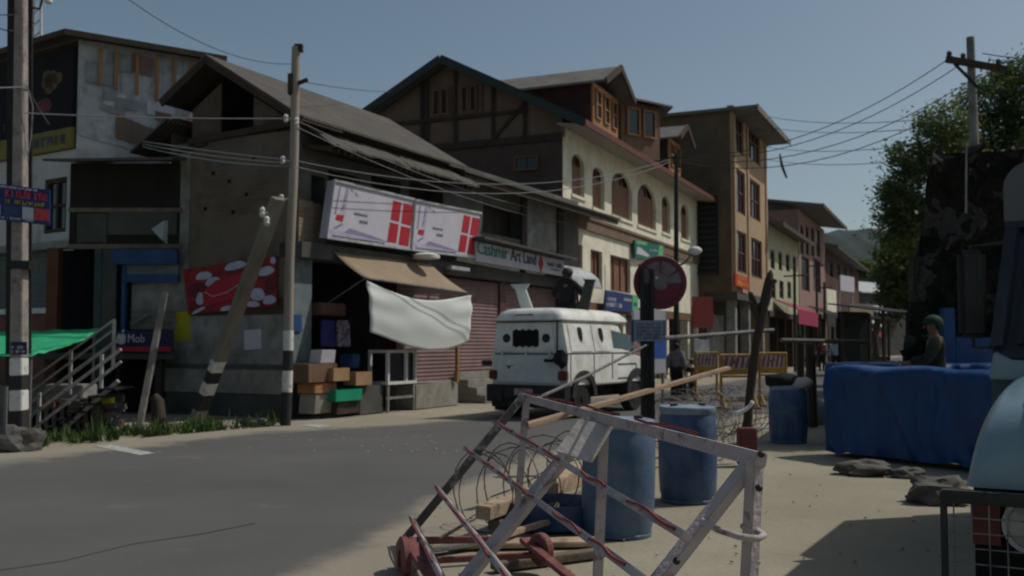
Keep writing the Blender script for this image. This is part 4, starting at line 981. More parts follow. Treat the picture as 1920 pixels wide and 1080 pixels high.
mb = MB(FL); za_ = FL.z(220, 302, .9); mb.prism([(-.2, -.9, za_), (LL + .1, -.9, za_ + .03), (LL + .1, .6, za_ + .28), (-.2, .6, za_ + .25)], (0, 0, .05)); mb.build('roof', M['roof_tin_dark'], ol)
mb = MB(FL); mb.box(s(86), s(107) , -.05, .15, 0.3, zz(465)); mb.build('door_frame', mat('red_brown_paint', (.12, .04, .022), .7, .2, 3, .1), ol)
mb = MB(FL); mb.box(s(175), s(188), -.04, .1, 0.3, zz(465)); mb.build('teal_post', mat('teal_dark', (.05, .075, .075), .8, .2, 3, .1), ol)
mb = MB(FL); mb.box(s(188), s(216), -.02, .1, 1.1, zz(465)); mb.build('side_panel', M['dark_concrete'], ol)
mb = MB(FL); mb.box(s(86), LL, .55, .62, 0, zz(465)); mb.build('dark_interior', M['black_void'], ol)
zs = zz(662)
mb = MB(FL); mb.box(s(86), LL, -.35, .55, zs - .12, zs); mb.build('floor_slab', M['dark_concrete'], ol)
mb = MB(FL); mb.box(s(300), s(312), -.25, -.1, 0, zs - .12); mb.box(s(215), s(222), .1, .3, 0, zs - .12); mb.loose('stilt', M['dark_wood'], ol)
mb = MB(FL); mb.box(s(216), LL, -.28, -.12, zz(497), zz(470)); mb.build('blue_fascia', M['blue_paint'], ol)
mb = MB(FL); mb.box(s(236), LL - .02, -.12, .0, zz(515), zz(497)); mb.build('pale_board', M['plaster_blue'], ol)
mb = MB(FL); mb.box(s(236), LL - .02, -.14, .0, zz(530), zz(515)); mb.box(s(231), s(238), -.15, .0, zs, zz(497)); mb.build('blue_frame', M['blue_paint'], ol)
mb = MB(FL); mb.box(s(245), LL - .02, .0, .06, zz(618), zz(530)); mb.build('shutter', M['plaster_grey'], ol)
mb = MB(FL)
for k in range(4): mb.box(s(246), LL - .05, -.1, -.06, zz(582 + 11 * k), zz(582 + 11 * k) + .02)
mb.bar((s(248), -.12, zz(610)), (s(280), -.12, zz(590)), .05); mb.build('shelf', M['grey_wood'], ol)
c4 = [(s(229), zz(660)), (LL, zz(660)), (LL, zz(620)), (s(229), zz(620))]
ms = thing('shop_sign', 'dark sign with a pale apple mark and white letters under the blue shop front', 'sign', FL.w(c4[0][0], -.4, c4[0][1]))
mb = MB(FL); mb.box(c4[0][0], LL, -.42, -.37, zz(660), zz(620)); mb.build('panel', mat('sign_purple', (.016, .014, .05), .5, .2, 3, 0), ms)
mb = MB(FL); cx, cz = s(243), zz(635); mb.prism([(cx + .10 * math.cos(t) * (1 - .22 * max(0, math.cos(t)) ** 6), -.426, cz + .115 * math.sin(t) + (.0 if math.sin(t) < .9 else -.02)) for t in [2 * math.pi * j / 20 for j in range(20)]], (0, .005, 0))
mb.prism([(cx + .0, -.426, cz + .115), (cx + .05, -.426, cz + .13), (cx + .055, -.426, cz + .19), (cx + .01, -.426, cz + .17)], (0, .005, 0)); mb.build('apple_mark', M['paper_white'], ms)
lettering('lettering', 'Mob', FL, s(255), zz(642), -.43, .17, M['paper_white'], ms, .33, .008); lettering('lettering', 'i', FL, s(306), zz(642), -.43, .17, M['paper_white'], ms, None, .008)
mb = MB(FL); mb.box(s(231), LL - .02, -.428, -.42, zz(659), zz(650)); mb.build('red_strip', M['paper_red'], ms)
mb = MB(FL); mb.box(s(288), s(302), -.28, -.1, zz(703), zz(684)); tag(mb.build('meter_box', M['blue_paint'], bevel=.01), 'small blue box hanging under the floor of the old wooden shop', 'box')
# torn tin sheet
mb = MB(); a, b, c, d = D(284, 430, 19.6), D(314, 413, 19.8), D(313, 458, 19.9), D(306, 440, 19.7)
mb.prism([tuple(a), tuple(c), tuple(b)], (.01, -.01, 0)); mb.prism([tuple(a + Vector((.02, -.05, 0))), tuple(d + Vector((0, -.06, -.12))), tuple(b + Vector((-.04, -.04, 0)))], (.004, -.012, 0))
tag(mb.build('torn_sheet', M['tin']), 'torn scrap of pale tin sheet sticking out beside the brown gable corner', 'sheet')
# ================================================================= poles and wires
p0 = G(35, 820); p1 = D(35, -40, p0.y)
cp = thing('concrete_pole', 'square concrete utility pole with black and white bands at its foot', 'pole', p0)
zc = lambda y: D(35, y, p0.y).z
def seg(name, y0, y1, m, grow=0.0):
    mb = MB(); za, zb_ = zc(y0), zc(y1)
    wv = lambda z: .245 - .085 * z / 7.5
    xt_, zt_ = D(40, 0, p0.y).x, zc(0); xa = lambda z: p0.x + (xt_ - p0.x) * z / zt_
    mb.bar((xa(za), p0.y, za), (xa(zb_), p0.y, zb_), wv(za) + grow, wv(za) * .8 + grow, taper=(wv(zb_) + grow) / (wv(za) + grow)); return mb.build(name, m, cp, bevel=.012)
conc = M['concrete']
M['pole_concrete'] = mat('pole_concrete', (.27, .245, .215), .9, .22, 4, .4, 30, c2=(.14, .125, .11), amt=.3, sharp=.15)
mb = None
seg('shaft', 671, -60, M['pole_concrete'])
for a, b, k in ((671, 704, 'white_paint'), (704, 731, 'black_paint'), (731, 770, 'white_paint'), (770, 822, 'black_paint')): seg('painted_band', b, a, M[k])
mb = MB(); mb.box(p0.x - .13, p0.x + .15, p0.y - .13, p0.y + .13, zc(505), zc(490)); mb.build('clamp', M['dark_iron'], cp)
st = quadboard(Frame((p0.x - 1, p0.y - .14), (p0.x + 1, p0.y - .14)), 'pole_sticker', 'small purple notice with white print on the striped concrete pole', 'sticker', [(20, 665), (50, 665), (50, 641), (20, 641)], .0, mat('sticker_purple', (.02, .016, .07), .5, .2, 3, 0), .01)
fs = Frame((p0.x - 1, p0.y - .14), (p0.x + 1, p0.y - .14))
mb = MB(fs); (sa, za), (sb, zb_) = fs.loc(22, 662), fs.loc(48, 648); strokes(mb, sa, sb, za, za + (zb_ - za) * .42, -.004); strokes(mb, sa, sb, za + (zb_ - za) * .55, zb_, -.004); mb.build('writing', M['paper_white'], st[0])
ps, c4 = quadboard(fs, 'pole_sign', 'blue printed sign with red and yellow lettering fixed across the striped concrete pole', 'sign', [(-22, 409), (93, 423), (93, 356), (-22, 342)], .06, M['sign_navy'], .03)
def PQ(u, v):
    b = [c4[0][k] + (c4[1][k] - c4[0][k]) * u for k in (0, 1)]; t = [c4[3][k] + (c4[2][k] - c4[3][k]) * u for k in (0, 1)]
    return (b[0] + (t[0] - b[0]) * v, b[1] + (t[1] - b[1]) * v)
def rows(nm, m, lst):
    mb = MB(fs)
    for u0, u1, v0, v1 in lst:
        a, b, e = PQ(u0, v0), PQ(u1, v0), PQ(u0, v1); strokes(mb, a[0], b[0], a[1], e[1], -.068, (b[1] - a[1]) / (b[0] - a[0]))
    mb.build(nm, m, ps)
random.seed(5)
M['pink_red'] = mat('pink_red', (.62, .05, .10), .5, .1, 3, 0)
rows('red_writing', M['pink_red'], [(.02, .36, .66, .86), (.39, .95, .66, .86)]); rows('yellow_writing', M['yellow_paper'], [(.02, .36, .48, .60), (.38, .92, .48, .60)]); rows('white_writing', M['paper_white'], [(.1, .8, .9, .96), (.2, .75, .04, .10)])
def pic(nm, m, u0, u1, v0, v1):
    mb = MB(fs); q = [PQ(u0, v0), PQ(u1, v0), PQ(u1, v1), PQ(u0, v1)]; mb.prism([(a, -.068, b) for a, b in q], (0, .006, 0)); mb.build(nm, m, ps)
pic('dark_picture', mat('print_photo', (.03, .05, .13), .5, .5, 12, 0), .23, .54, .12, .42); pic('white_picture', M['paper_white'], .56, .74, .10, .44); pic('red_picture', mat('print_photo_red', (.45, .05, .06), .5, .5, 14, 0), .76, .99, .11, .44); pic('pale_picture', M['paper_white'], .02, .2, .12, .42)
sp0 = Vector((D(34, 820, p0.y + .42).x, p0.y + .42, 0))
sx = lambda z: sp0.x + (D(38, 0, sp0.y).x - sp0.x) * z / D(38, 0, sp0.y).z
sj = thing('steel_joist_pole', 'dark steel joist pole standing right behind the striped concrete pole', 'pole', sp0)
mb = MB(); 
for e_, w_, h_ in ((-.115, .035, .16), (.115, .035, .16), (0, .195, .02)): mb.bar((sp0.x + e_, sp0.y, 0), (sx(8) + e_, sp0.y, 8), w_, h_)
x8 = sx(7) - sp0.x; mb.build('joist', M['dark_iron'], sj)
mb = MB(); z = D(1, 14, sp0.y).z; mb.tube([(sp0.x + x8 + .15, sp0.y, z), (sp0.x + x8 + .32, sp0.y, z - .02), (sp0.x + x8 + .36, sp0.y, z + .18), (sp0.x + x8 + .46, sp0.y, z + .12)], .02); mb.build('bracket', M['dark_iron'], sj)
mb = MB(); mb.lathe([(.03, 0), (.06, .02), (.06, .1), (.03, .13)], (sp0.x + x8 + .45, sp0.y, z + .06), 12); mb.build('insulator', M['white_paint'], sj, smooth=True)
# wooden pole in front of the mud-brick house
q0 = G(535, 797); zq = lambda y: D(540, y, q0.y).z
wp = thing('wooden_pole', 'weathered round wooden pole with black and white bands in front of the brown gable', 'pole', q0)
def ppt(z): return (q0.x + .115 * z / 6.5 + .012 * math.sin(z * 1.7), q0.y, z)
def pseg(name, z0, z1, m, r0=.098, k=.012):
    mb = MB(); n = max(2, int((z1 - z0) / .35)); zs_ = [z0 + (z1 - z0) * i / n for i in range(n + 1)]
    mb.tube([ppt(z) for z in zs_], [r0 - k * z / 6.5 for z in zs_], 12); return mb.build(name, m, wp, smooth=True)
pseg('shaft', zq(620), zq(88), M['pole_wood'], .088)
for a, b, k in ((620, 657, 'white_paint'), (657, 695, 'black_paint'), (695, 735, 'white_paint'), (735, 798, 'black_paint')): pseg('painted_band', max(-.1, zq(b)), zq(a), M[k], .093)
mb = MB(); z = zq(92); x = ppt(z)[0]; mb.box(x - .02, x + .12, q0.y - .06, q0.y + .06, z - .05, z + .08); mb.bar((x - .03, q0.y - .02, zq(160)), (x + .22, q0.y - .03, zq(150)), .06); mb.box(x - .12, x - .04, q0.y - .1, q0.y + .1, zq(178), zq(140)); mb.build('pole_cap', M['dark_wood'], wp)
for px, py in ((530, 300), (528, 372), (556, 228), (536, 222)):
    mb = MB(); c = D(px, py, q0.y - .12); mb.lathe([(.02, -.07), (.045, -.04), (.03, 0), (.045, .04), (.02, .07)], tuple(c), 10); mb.bar(tuple(c), (ppt(c.z)[0], q0.y, c.z), .025); mb.build('insulator', M['white_paint'], wp, smooth=True)
# leaning strut
s0 = G(368, 790); s1 = D(522, 372, 16.9)
ls = thing('leaning_strut', 'flat leaning concrete strut with black and white bands propped against the wooden pole', 'strut', s0)
yt = lambda y: (790 - y) / (790 - 372)
sv = s1 - s0
def sseg(name, ya, yb, m, w_=.25):
    mb = MB(); a, b = s0 + sv * yt(ya), s0 + sv * yt(yb); mb.bar(tuple(a), tuple(b), w_, .14); mb.build(name, m, ls, bevel=.01)
sseg('shaft', 671, 372, M['strut_grey'], .24)
for a, b, k in ((692, 671, 'white_paint'), (713, 692, 'black_paint'), (736, 713, 'white_paint'), (766, 736, 'black_paint'), (795, 766, 'concrete')): sseg('painted_band', a, b, M[k], .25)
for px, py in ((492, 398), (500, 415)):
    mb = MB(); c = D(px, py, 16.75); mb.lathe([(.03, -.08), (.055, -.03), (.04, 0), (.05, .05), (.02, .09)], tuple(c), 10); mb.bar(tuple(c), tuple(s0 + sv * yt(py)), .03); mb.build('insulator', M['white_paint'], ls, smooth=True)
# thin leaning prop and stump at the left
a, b = G(259, 811), D(309, 548, 16.9)
mb = MB(); mb.bar(tuple(a), tuple(b), .10, .07); tag(mb.build('wooden_prop', M['grey_wood'], bevel=.008), 'thin grey leaning wooden prop in front of the blue shop front', 'prop')
a = G(298, 795); mb = MB(); mb.tube([tuple(a), (a.x - .03, a.y, .4), (a.x - .1, a.y, .5)], [.13, .11, .07], 10); tag(mb.build('stump', M['dark_wood'], smooth=True), 'short grey tree stump in the grass beside the brown gable corner', 'stump')
# street light pole, by the cream house
l0 = G(1268, 745); lp = thing('street_light', 'dark street light pole with a pale lamp in front of the cream house', 'street light', l0)
zl_ = lambda y: D(1270, y, l0.y).z
mb = MB(); mb.tube([(l0.x, l0.y, 0), (l0.x + .02, l0.y, 2), (l0.x + .06, l0.y, zl_(288))], [.085, .075, .05], 10); mb.build('pole', M['dark_iron'], lp, smooth=True)
mb = MB(); mb.tube([(l0.x + .04, l0.y, zl_(500)), tuple(D(1285, 492, l0.y)), tuple(D(1299, 474, l0.y))], .03); mb.build('arm', M['grey_iron'], lp)
mb = MB(); c = D(1303, 470, l0.y); mb.blob(tuple(c), .16, 1.2, .8, .75, 2, 0); mb.build('lamp', M['white_paint'], lp, smooth=True)
mb = MB(); mb.bar((l0.x - .35, l0.y, zl_(297)), (l0.x + .35, l0.y, zl_(297)), .06); mb.build('crossarm', M['dark_iron'], lp)
# utility pole at the right
u0 = Vector((D(1842, 645, 22).x, 22, 0)); up = thing('utility_pole', 'grey utility pole with a dark crossarm rising behind the camouflage netting', 'pole', u0)
zu = lambda y: D(1838, y, 22).z
mb = MB(); mb.tube([tuple(u0), (u0.x - .09, 22, zu(70))], [.13, .085], 12); mb.build('shaft', M['plaster_grey'], up, smooth=True)
a, b = D(1775, 111, 21.8), D(1884, 130, 21.8); mb = MB(); mb.bar(tuple(a), tuple(b), .13, .13); mb.build('crossarm', M['dark_wood'], up)
mb = MB(); mb.bar(tuple(D(1790, 120, 21.8)), tuple(D(1836, 166, 21.9)), .05); mb.build('brace', M['dark_iron'], up)
for px, py in ((1780, 103), (1806, 107), (1872, 118)):
    mb = MB(); mb.lathe([(.04, 0), (.07, .03), (.05, .08), (.06, .12), (.03, .16)], tuple(D(px, py + 6, 21.8)), 10); mb.build('insulator', M['black_paint'], up, smooth=True)
mb = MB(); mb.tube([tuple(D(1811, 400, 13.75)), tuple(D(1812, 266, 13.75))], .014); tag(mb.build('tent_pole', M['plaster_grey']), 'thin pale pole standing against the camouflage netting', 'pole')

M['wire_dark'] = plain('wire_dark', (.035, .035, .038), .6); M['wire_pale'] = plain('wire_pale', (.21, .21, .21), .5)
def wire(label, a, b, sag, m='wire_dark', r=.011, group='overhead wires'):
    mb = MB(); mb.tube(catenary(a, b, sag), r, 5); tag(mb.build('overhead_wire', M[m]), label, 'wire', group)
LT = D(1275, 296, l0.y)
for i, (px, py) in enumerate(((1782, 108), (1808, 116), (1838, 140), (1845, 165))):
    wire('dark wire from the tall utility pole to the street light, %s of four' % ('highest', 'second', 'third', 'lowest')[i], D(px, py, 21.8), LT + Vector((.3 - .2 * i, 0, .06 - .03 * i)), .55 + .1 * i)
for i in range(2): wire(('upper' if i == 0 else 'lower') + ' pale wire from the street light to the wooden pole', LT + Vector((-.2, 0, -.02 - .06 * i)), D(548, 300 + 11 * i, q0.y - .1), .55 + .12 * i, 'wire_pale', .010)
for i in range(3): wire('pale wire from the wooden pole across the brown gable, %s of three' % ('top', 'middle', 'bottom')[i], D(540, 300 + 6 * i, q0.y - .1), D(268, 265 + 5 * i, 19.0), .02 + .03 * i, 'wire_pale', .012)
wire('pale wire from the wooden pole to the striped concrete pole', D(545, 222, q0.y - .1), D(45, 212, p0.y - .1), .03, 'wire_pale', .011)
wire('pale wire running away from the concrete pole past the dark hoarding', D(40, 163, p0.y - .1), D(-260, 160, 13), .03, 'wire_pale', .011)
for i in range(2): wire(('upper' if i == 0 else 'lower') + ' wire slanting down past the hoarding to the cream house', D(556, 226 + 12 * i, q0.y - .1), D(1062, 402 + 16 * i, 29.9), .25, 'wire_pale', .007)
wire('thin dark wire rising to the sky above the brown gable roof', D(545, 120, q0.y), D(215, -20, 12), .25, 'wire_dark', .006)
wire('thin wire from the top of the wooden pole toward the cream gable', D(560, 152, q0.y), D(735, 172, 30), .05, 'wire_dark', .008)
for i, (ya, yb) in enumerate(((218, 220), (238, 235), (276, 264), (299, 293))): wire('thin wire between the tall tan building and the trees, %s of four' % ('highest', 'second', 'third', 'lowest')[i], D(1438, ya, 50), D(1775, yb, 27), .25, 'wire_dark', .012)
for i, (ya, yb) in enumerate(((100, 92), (112, 108), (126, 138))): wire('wire leaving the tall utility pole over the truck, %s' % ('top one', 'middle one', 'bottom one')[i], D(1842 + 15 * i, ya, 21.8), D(2150, yb, 16), .15)
wire('thin wire ending at the top of the steel joist pole', D(-30, 28, 14), D(24, 28, p0.y + .3), .0, 'wire_dark', .008)
wire('slack wire ending just below the top of the steel joist pole', D(-30, 35, 14), D(26, 58, p0.y + .3), .05, 'wire_dark', .01)
wire('loose white cord hanging beside the concrete pole down to the hoarding', D(50, 162, p0.y - .05), D(92, 232, p0.y + 1.5), .02, 'wire_pale', .012)
mb = MB(); mb.tube([tuple(D(1462, 288, 40)), tuple(D(1466, 310, 40)), tuple(D(1475, 334, 40))], [.03, .06, .04], 6); tag(mb.build('hanging_cable', M['dark_iron']), 'short dark cable end hanging from the wires beside the tall tan building', 'cable')
mb = MB(); mb.tube([tuple(D(50, 160, p0.y - .05)), tuple(D(62, 200, p0.y)), tuple(D(58, 260, p0.y)), tuple(D(52, 292, p0.y))], .01, 5); tag(mb.build('hanging_cable', M['wire_pale']), 'pale cable loop hanging down beside the striped concrete pole', 'cable')
# ================================================================= barricade in the foreground
def V3(*a): return Vector(a)
aL, fL, aR, fR = V3(.0957, 7.15, 1.017), V3(-.784, 6.97, .0), V3(.813, 3.36, 1.017), V3(-.067, 3.18, .0)
vL, vR = V3(.02, 7.15, 0), V3(.75, 3.36, 0)
aM, fM, vM = aL.lerp(aR, .51), fL.lerp(fR, .51), V3(.433, 5.22, 0)
ba = thing('barricade', 'long pale barricade frame of crossed bars wound with red wire', 'barricade', (.3, 5.2, 0))
def bpart(name, p, q, w_, h_, m, roll=0, bev=.004):
    mb = MB(); mb.bar(tuple(p), tuple(q), w_, h_, roll); return mb.build(name, m, ba, bevel=bev)
FPm = M['frame_paint']
bpart('top_rail', aL + V3(-.03, .12, 0), aR + V3(.01, -.04, 0), .045, .05, FPm, .2)
bpart('upright', aR + V3(0, 0, .0), vR, .046, .046, FPm, .55); bpart('upright', aM + V3(.02, 0, -.02), vM, .05, .05, FPm); bpart('upright', aL + V3(.01, .03, 0), vL, .055, .05, FPm)
bpart('slanted_leg', aR + V3(.005, .04, -.01), fR, .05, .045, FPm, .3); bpart('slanted_leg', aM + V3(-.03, .05, -.02), fM, .075, .045, FPm, .5)
mb = MB(); mb.bar(tuple(aL + V3(-.02, .03, 0)), tuple(fL), .055, .05); bl = mb.build('slanted_leg', mat('leg_dark', (.10, .09, .085), .7, .3, 5, .2, c2=(.4, .37, .35), amt=.35), ba, bevel=.004)
rails = []
for t, ex in ((.20, .06), (.40, .10), (.65, .06), (.85, .05)):
    a = aL.lerp(fL, t); b = aR.lerp(fR, t if t > .3 else .26); d = (b - a).normalized(); a = a - d * (.25 if t == .40 else ex); b = b + d * .06
    off = V3(-.035, -.02, .03); rails.append((a + off, b + off)); bpart('cross_rail', a + off, b + off, .042, .03, FPm, .6)
rails.append((aL + V3(-.05, .1, .035), aR + V3(-.03, 0, .03)))
mb = MB(); random.seed(8)
for a, b in rails:
    L0 = (b - a).length; s = random.uniform(0, .3)
    while s < L0 - .3:
        ln = random.uniform(.3, .8); n = 8; pts = []
        for k in range(n + 1):
            u = min(1, (s + ln * k / n) / L0); ph = k * 1.1 + s * 5
            pts.append(tuple(a.lerp(b, u) + V3(-.020 + .004 * math.sin(ph), -.016 + .004 * math.cos(ph * 1.3), .020 + .006 * math.sin(ph * .7))))
        mb.tube(pts, .007, 5); s += ln + random.uniform(.1, .45)
mb.build('red_wire', M['red_wire'], ba)
mb = MB(); c = [D(1085, 786, 5.14), D(1147, 797, 5.08), D(1106, 866, 4.98), D(1040, 846, 5.04)]; mb.prism([tuple(v) for v in c], (.015, .035, -.012)); mb.build('wooden_plate', mat('plate_wood', (.42, .39, .37), .8, .15, 4, .2, c2=(.25, .19, .14), amt=.25), ba, bevel=.004)
mb = MB(); mb.tube([tuple(v) for v in (D(1316, 976, 3.34), D(1345, 993, 3.28), D(1385, 1006, 3.24), D(1422, 1010, 3.24), D(1432, 1004, 3.28), D(1418, 994, 3.36), D(1392, 986, 3.42))], .011, 10); mb.build('hook', M['frame_paint'], ba, smooth='all')
mb = MB()
for p in (aR + V3(.0, -.045, -.09), aR.lerp(fR, .31) + V3(-.01, -.045, .0), aR.lerp(fR, .62) + V3(-.02, -.05, 0), aR + V3(.01, -.04, .02)): mb.lathe([(.012, 0), (.012, .012), (.006, .02)], tuple(p), 8, axis=(0, -1, 0))
mb.loose('bolt', M['dark_iron'], ba)
# red iron carriage lying under it, with two wheels
cg = thing('iron_carriage', 'rusty red iron carriage frame with small wheels lying on the ground under the pale barricade', 'frame', (-.5, 6.2, 0))
def cpart(name, p, q, w_, h_): 
    mb = MB(); mb.bar(tuple(p), tuple(q), w_, h_); return mb.build(name, M['red_rust'], cg, bevel=.004)
cpart('side_bar', D(768, 1014, 6.3), D(826, 1100, 5.5), .10, .03); cpart('side_bar', D(982, 1012, 6.35), D(1090, 1100, 5.45), .06, .03)
cpart('cross_bar', D(766, 1014, 6.32), D(918, 1011, 6.5), .05, .04); cpart('cross_bar', D(792, 1052, 6.05), D(1010, 1040, 6.2), .04, .035); cpart('cross_bar', D(815, 1090, 5.6), D(1080, 1090, 5.6), .05, .04)
def wheel(c, r, wd, ax):
    mb = MB(); mb.lathe([(r * .45, -wd / 2), (r * .9, -wd / 2), (r, -wd / 3), (r, wd / 3), (r * .9, wd / 2), (r * .45, wd / 2), (r * .4, 0), (r * .45, -wd / 2)], tuple(c), 20, axis=ax, caps=False)
    mb.lathe([(r * .5, -wd * .2), (r * .5, wd * .2)], tuple(c), 14, axis=ax); return mb.build('wheel', M['red_rust'], cg, smooth=True)
wheel(D(757, 1054, 6.15) + V3(0, 0, .02), .135, .05, (.95, .3, 0)); wheel(D(1014, 1036, 6.2) + V3(0, 0, .02), .10, .06, (.8, .6, 0))

# ================================================================= drums
M['lid_lit_blue'] = mat('lid_lit_blue', (.22, .27, .33), .6, .2, 4, .1, 30, c2=(.10, .16, .26), amt=.35)  # pale dusty lid, with light on the rim's shoulder put into the colour
def drum(c, r, h, label, m, lean=(0, 0), mt=None):
    t = thing('plastic_drum', label, 'drum', c, 'blue plastic drums beside the barricade')
    mb = MB(); prof = [(r * .88, 0), (r * .95, .015), (r * .96, .05), (r * 1.0, .09), (r * 1.03, h * .3), (r * 1.035, h * .5), (r * 1.03, h * .72), (r * .99, h * .88), (r * .93, h * .93), (r * .93, h * .955), (r * 1.0, h * .965), (r * 1.0, h * .995), (r * .94, h), (r * .93, h * .985), (.01, h * .985)]
    mb.lathe(prof, tuple(c), 40); o = mb.build('barrel', m, t, smooth=True)
    o.data.set_sharp_from_angle(angle=math.radians(50))
    mb = MB(); mb.lathe([(r * .945, h * .925), (r * 1.015, h * .962), (r * 1.01, h * .99), (r * .95, h * 1.003), (r * .9, h * .998), (r * .4, h * 1.01), (.01, h * 1.012)], tuple(c), 36); mb.build('lid', M['lid_lit_blue'], t, smooth=True)  # pale lid carried down over the shoulder as its painted lit band
    mb = MB()
    for px, py in ((.55, .1), (-.5, -.15)): mb.lathe([(.035, 0), (.035, .018), (.02, .022)], (c[0] + r * px, c[1] + r * py, c[2] + h * 1.005), 12)
    mb.build('bung', M['black_paint'], t)
    mb = MB(); mb.lathe([(r * .9, 0), (r * .965, .0), (r * .97, .022), (r * .93, .03)], tuple(c), 40, caps=False); mb.build('pale_rim', M['blue_plastic_pale'], t, smooth=True)
    t.rotation_euler = (lean[0], lean[1], 0); return t
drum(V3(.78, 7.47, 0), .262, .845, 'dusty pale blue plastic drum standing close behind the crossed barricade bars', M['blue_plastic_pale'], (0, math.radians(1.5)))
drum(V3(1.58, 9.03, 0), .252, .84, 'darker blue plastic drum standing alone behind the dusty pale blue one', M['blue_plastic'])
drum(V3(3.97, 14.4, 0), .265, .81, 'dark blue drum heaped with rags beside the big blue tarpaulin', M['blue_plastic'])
mb = MB(); c = V3(3.97, 14.4, .79); mb.blob((c.x + .12, c.y - .1, c.z + .05), .17, 1.3, 1, .5, 2, .3, 3); tag(mb.build('cloth_bundle', M['sack'], smooth='all'), 'pale cloth bundle on top of the rag-heaped drum', 'bundle')
mb = MB(); mb.blob((c.x - .1, c.y - .05, c.z + .08), .2, 1.2, 1, .65, 2, .4, 5); tag(mb.build('rag_heap', M['dark_fabric'], smooth='all'), 'dark rag heap on top of the drum beside the blue tarpaulin', 'rags')
# cut blue tub
c = V3(.33, 7.75, 0); mb = MB(); mb.lathe([(.30, 0), (.34, .02), (.36, .2), (.345, .2), (.325, .03), (.01, .025)], tuple(c), 32); tag(mb.build('plastic_tub', M['blue_plastic'], smooth=True), 'low cut-down blue plastic tub on the ground by the dusty pale blue drum', 'tub')
# timber beside the drums
random.seed(3)
def timber(p, q, w_, h_, m, label, grp='timbers lying by the barricade'):
    mb = MB(); mb.bar(tuple(p), tuple(q), w_, h_, random.uniform(-.1, .1)); return tag(mb.build('timber', m, bevel=.006), label, 'timber', grp)
M['plank_tan'] = mat('plank_tan', (.32, .22, .15), .85, .25, 4, .2, 40); fw, ow, gw = M['fresh_wood'], M['old_wood'], M['grey_wood']
def gp(x, y, z): return G(x, y, z)
timber(gp(905, 962, .17), gp(1095, 895, .17), .12, .10, fw, 'squared timber beam with its cut end toward the road, topmost of the pile')
timber(gp(925, 985, .05), gp(1110, 925, .05), .10, .08, ow, 'grey-brown timber lying under the squared beam of the pile')
timber(gp(935, 1000, .03), gp(1120, 945, .03), .07, .05, gw, 'thin grey stick at the foot of the timber pile')
timber(gp(948, 1003, .09), gp(1105, 955, .09), .05, .04, fw, 'thin pale stick in the middle of the timber pile')
timber(gp(960, 975, .11), gp(1080, 935, .11), .05, .05, gw, 'short grey stick wedged under the squared beam')
timber(gp(1035, 915, .3), gp(1085, 880, .32), .09, .09, fw, 'short pale block on the back of the timber pile')
timber(gp(850, 1020, .03), gp(1130, 1015, .03), .14, .035, fw, 'long pale plank lying flat in front of the blue tub')
timber(gp(770, 1036, .03), gp(960, 1010, .03), .10, .03, gw, 'grey plank lying beside the small red wheel')
timber(gp(925, 1062, .03), gp(1130, 1035, .03), .09, .05, ow, 'brown batten lying under the lowest bars of the barricade')
timber(D(984, 799, 8.6), D(1366, 690, 13.2), .075, .045, M['plank_tan'], 'long pale plank raised across the gap from the barricade to the yellow police barrier', 'poles closing the road gap')
mb = MB(); mb.bar((1.02, 10.8, 0), (1.05, 10.85, .66), .26, .3, .1); tag(mb.build('wood_block', mat('block_wood', (.17, .13, .07), .95, .3, 6, .4, 20), bevel=.03), 'rough brown block under the long raised plank', 'block')
# steel pipe, gate poles
mb = MB(); mb.tube([tuple(D(985, 757, 7.2)), tuple(D(1100, 705, 9)), tuple(D(1216, 645, 11))], .014); tag(mb.build('steel_pipe', M['grey_iron']), 'thin steel pipe running from the barricade top up to the round stop sign post', 'pipe')
mb = MB(); mb.tube([tuple(D(1245, 634, 13)), tuple(D(1310, 630, 14)), tuple(D(1450, 619, 15.2))], .03); tag(mb.build('gate_pole', M['grey_iron']), 'grey horizontal gate pole at head height before the tall tan building', 'gate pole')
mb = MB(); mb.tube([tuple(D(1465, 638, 16)), tuple(D(1626, 641, 17))], .035); tag(mb.build('gate_pole', M['grey_wood']), 'grey horizontal gate pole ending before the blue tarpaulin', 'gate pole')
mb = MB(); p = D(1500, 700, 18); mb.tube([(p.x, p.y, 0), (p.x + .02, p.y, 1.55)], .07); tag(mb.build('gate_post', M['dark_wood']), 'thin dark gate post further behind the rag-heaped drum', 'post'); mb = MB(); p2 = D(1522, 700, 17); mb.tube([(p2.x, p2.y, 0), (p2.x - .02, p2.y, 1.4)], .09); tag(mb.build('gate_post', M['dark_wood']), 'thicker dark gate post between the rag-heaped drum and the blue tarpaulin', 'post')
# razor wire coils
def coil(name, label, a, b, r, turns, rw, m, cat='razor wire'):
    a, b = Vector(a), Vector(b); d = (b - a).normalized(); u = Vector((0, 0, 1)); v = d.cross(u)
    mb = MB(); pts = []; n = turns * 22
    for i in range(n + 1):
        t = i / n; ph = 2 * math.pi * turns * t; rr = r * (1 + .12 * math.sin(ph * .37) + .06 * math.sin(ph * 1.7))
        wob = d * (.12 * math.sin(ph * .5))
        pts.append(tuple(a.lerp(b, t) + wob + u * (rr * math.cos(ph)) + v * (rr * math.sin(ph))))
    mb.tube(pts, rw, 4)
    for i in range(0, n, 3):
        p = Vector(pts[i]); mb.bar(tuple(p + V3(-.012, 0, -.01)), tuple(p + V3(.012, .005, .012)), .004, .003)
    return tag(mb.build(name, m), label, cat)
M['razor'] = plain('razor', (.07, .068, .066), .5, .4)
coil('razor_wire', 'loose coil of razor wire on the road edge behind the barricade', (-.30, 7.35, .30), (.52, 8.35, .33), .30, 9, .005, M['razor'])
coil('razor_wire', 'thick tangle of razor wire between the blue drums and the yellow police barriers', (2.0, 13.2, .36), (3.9, 16.2, .36), .36, 34, .0042, M['grey_iron'])
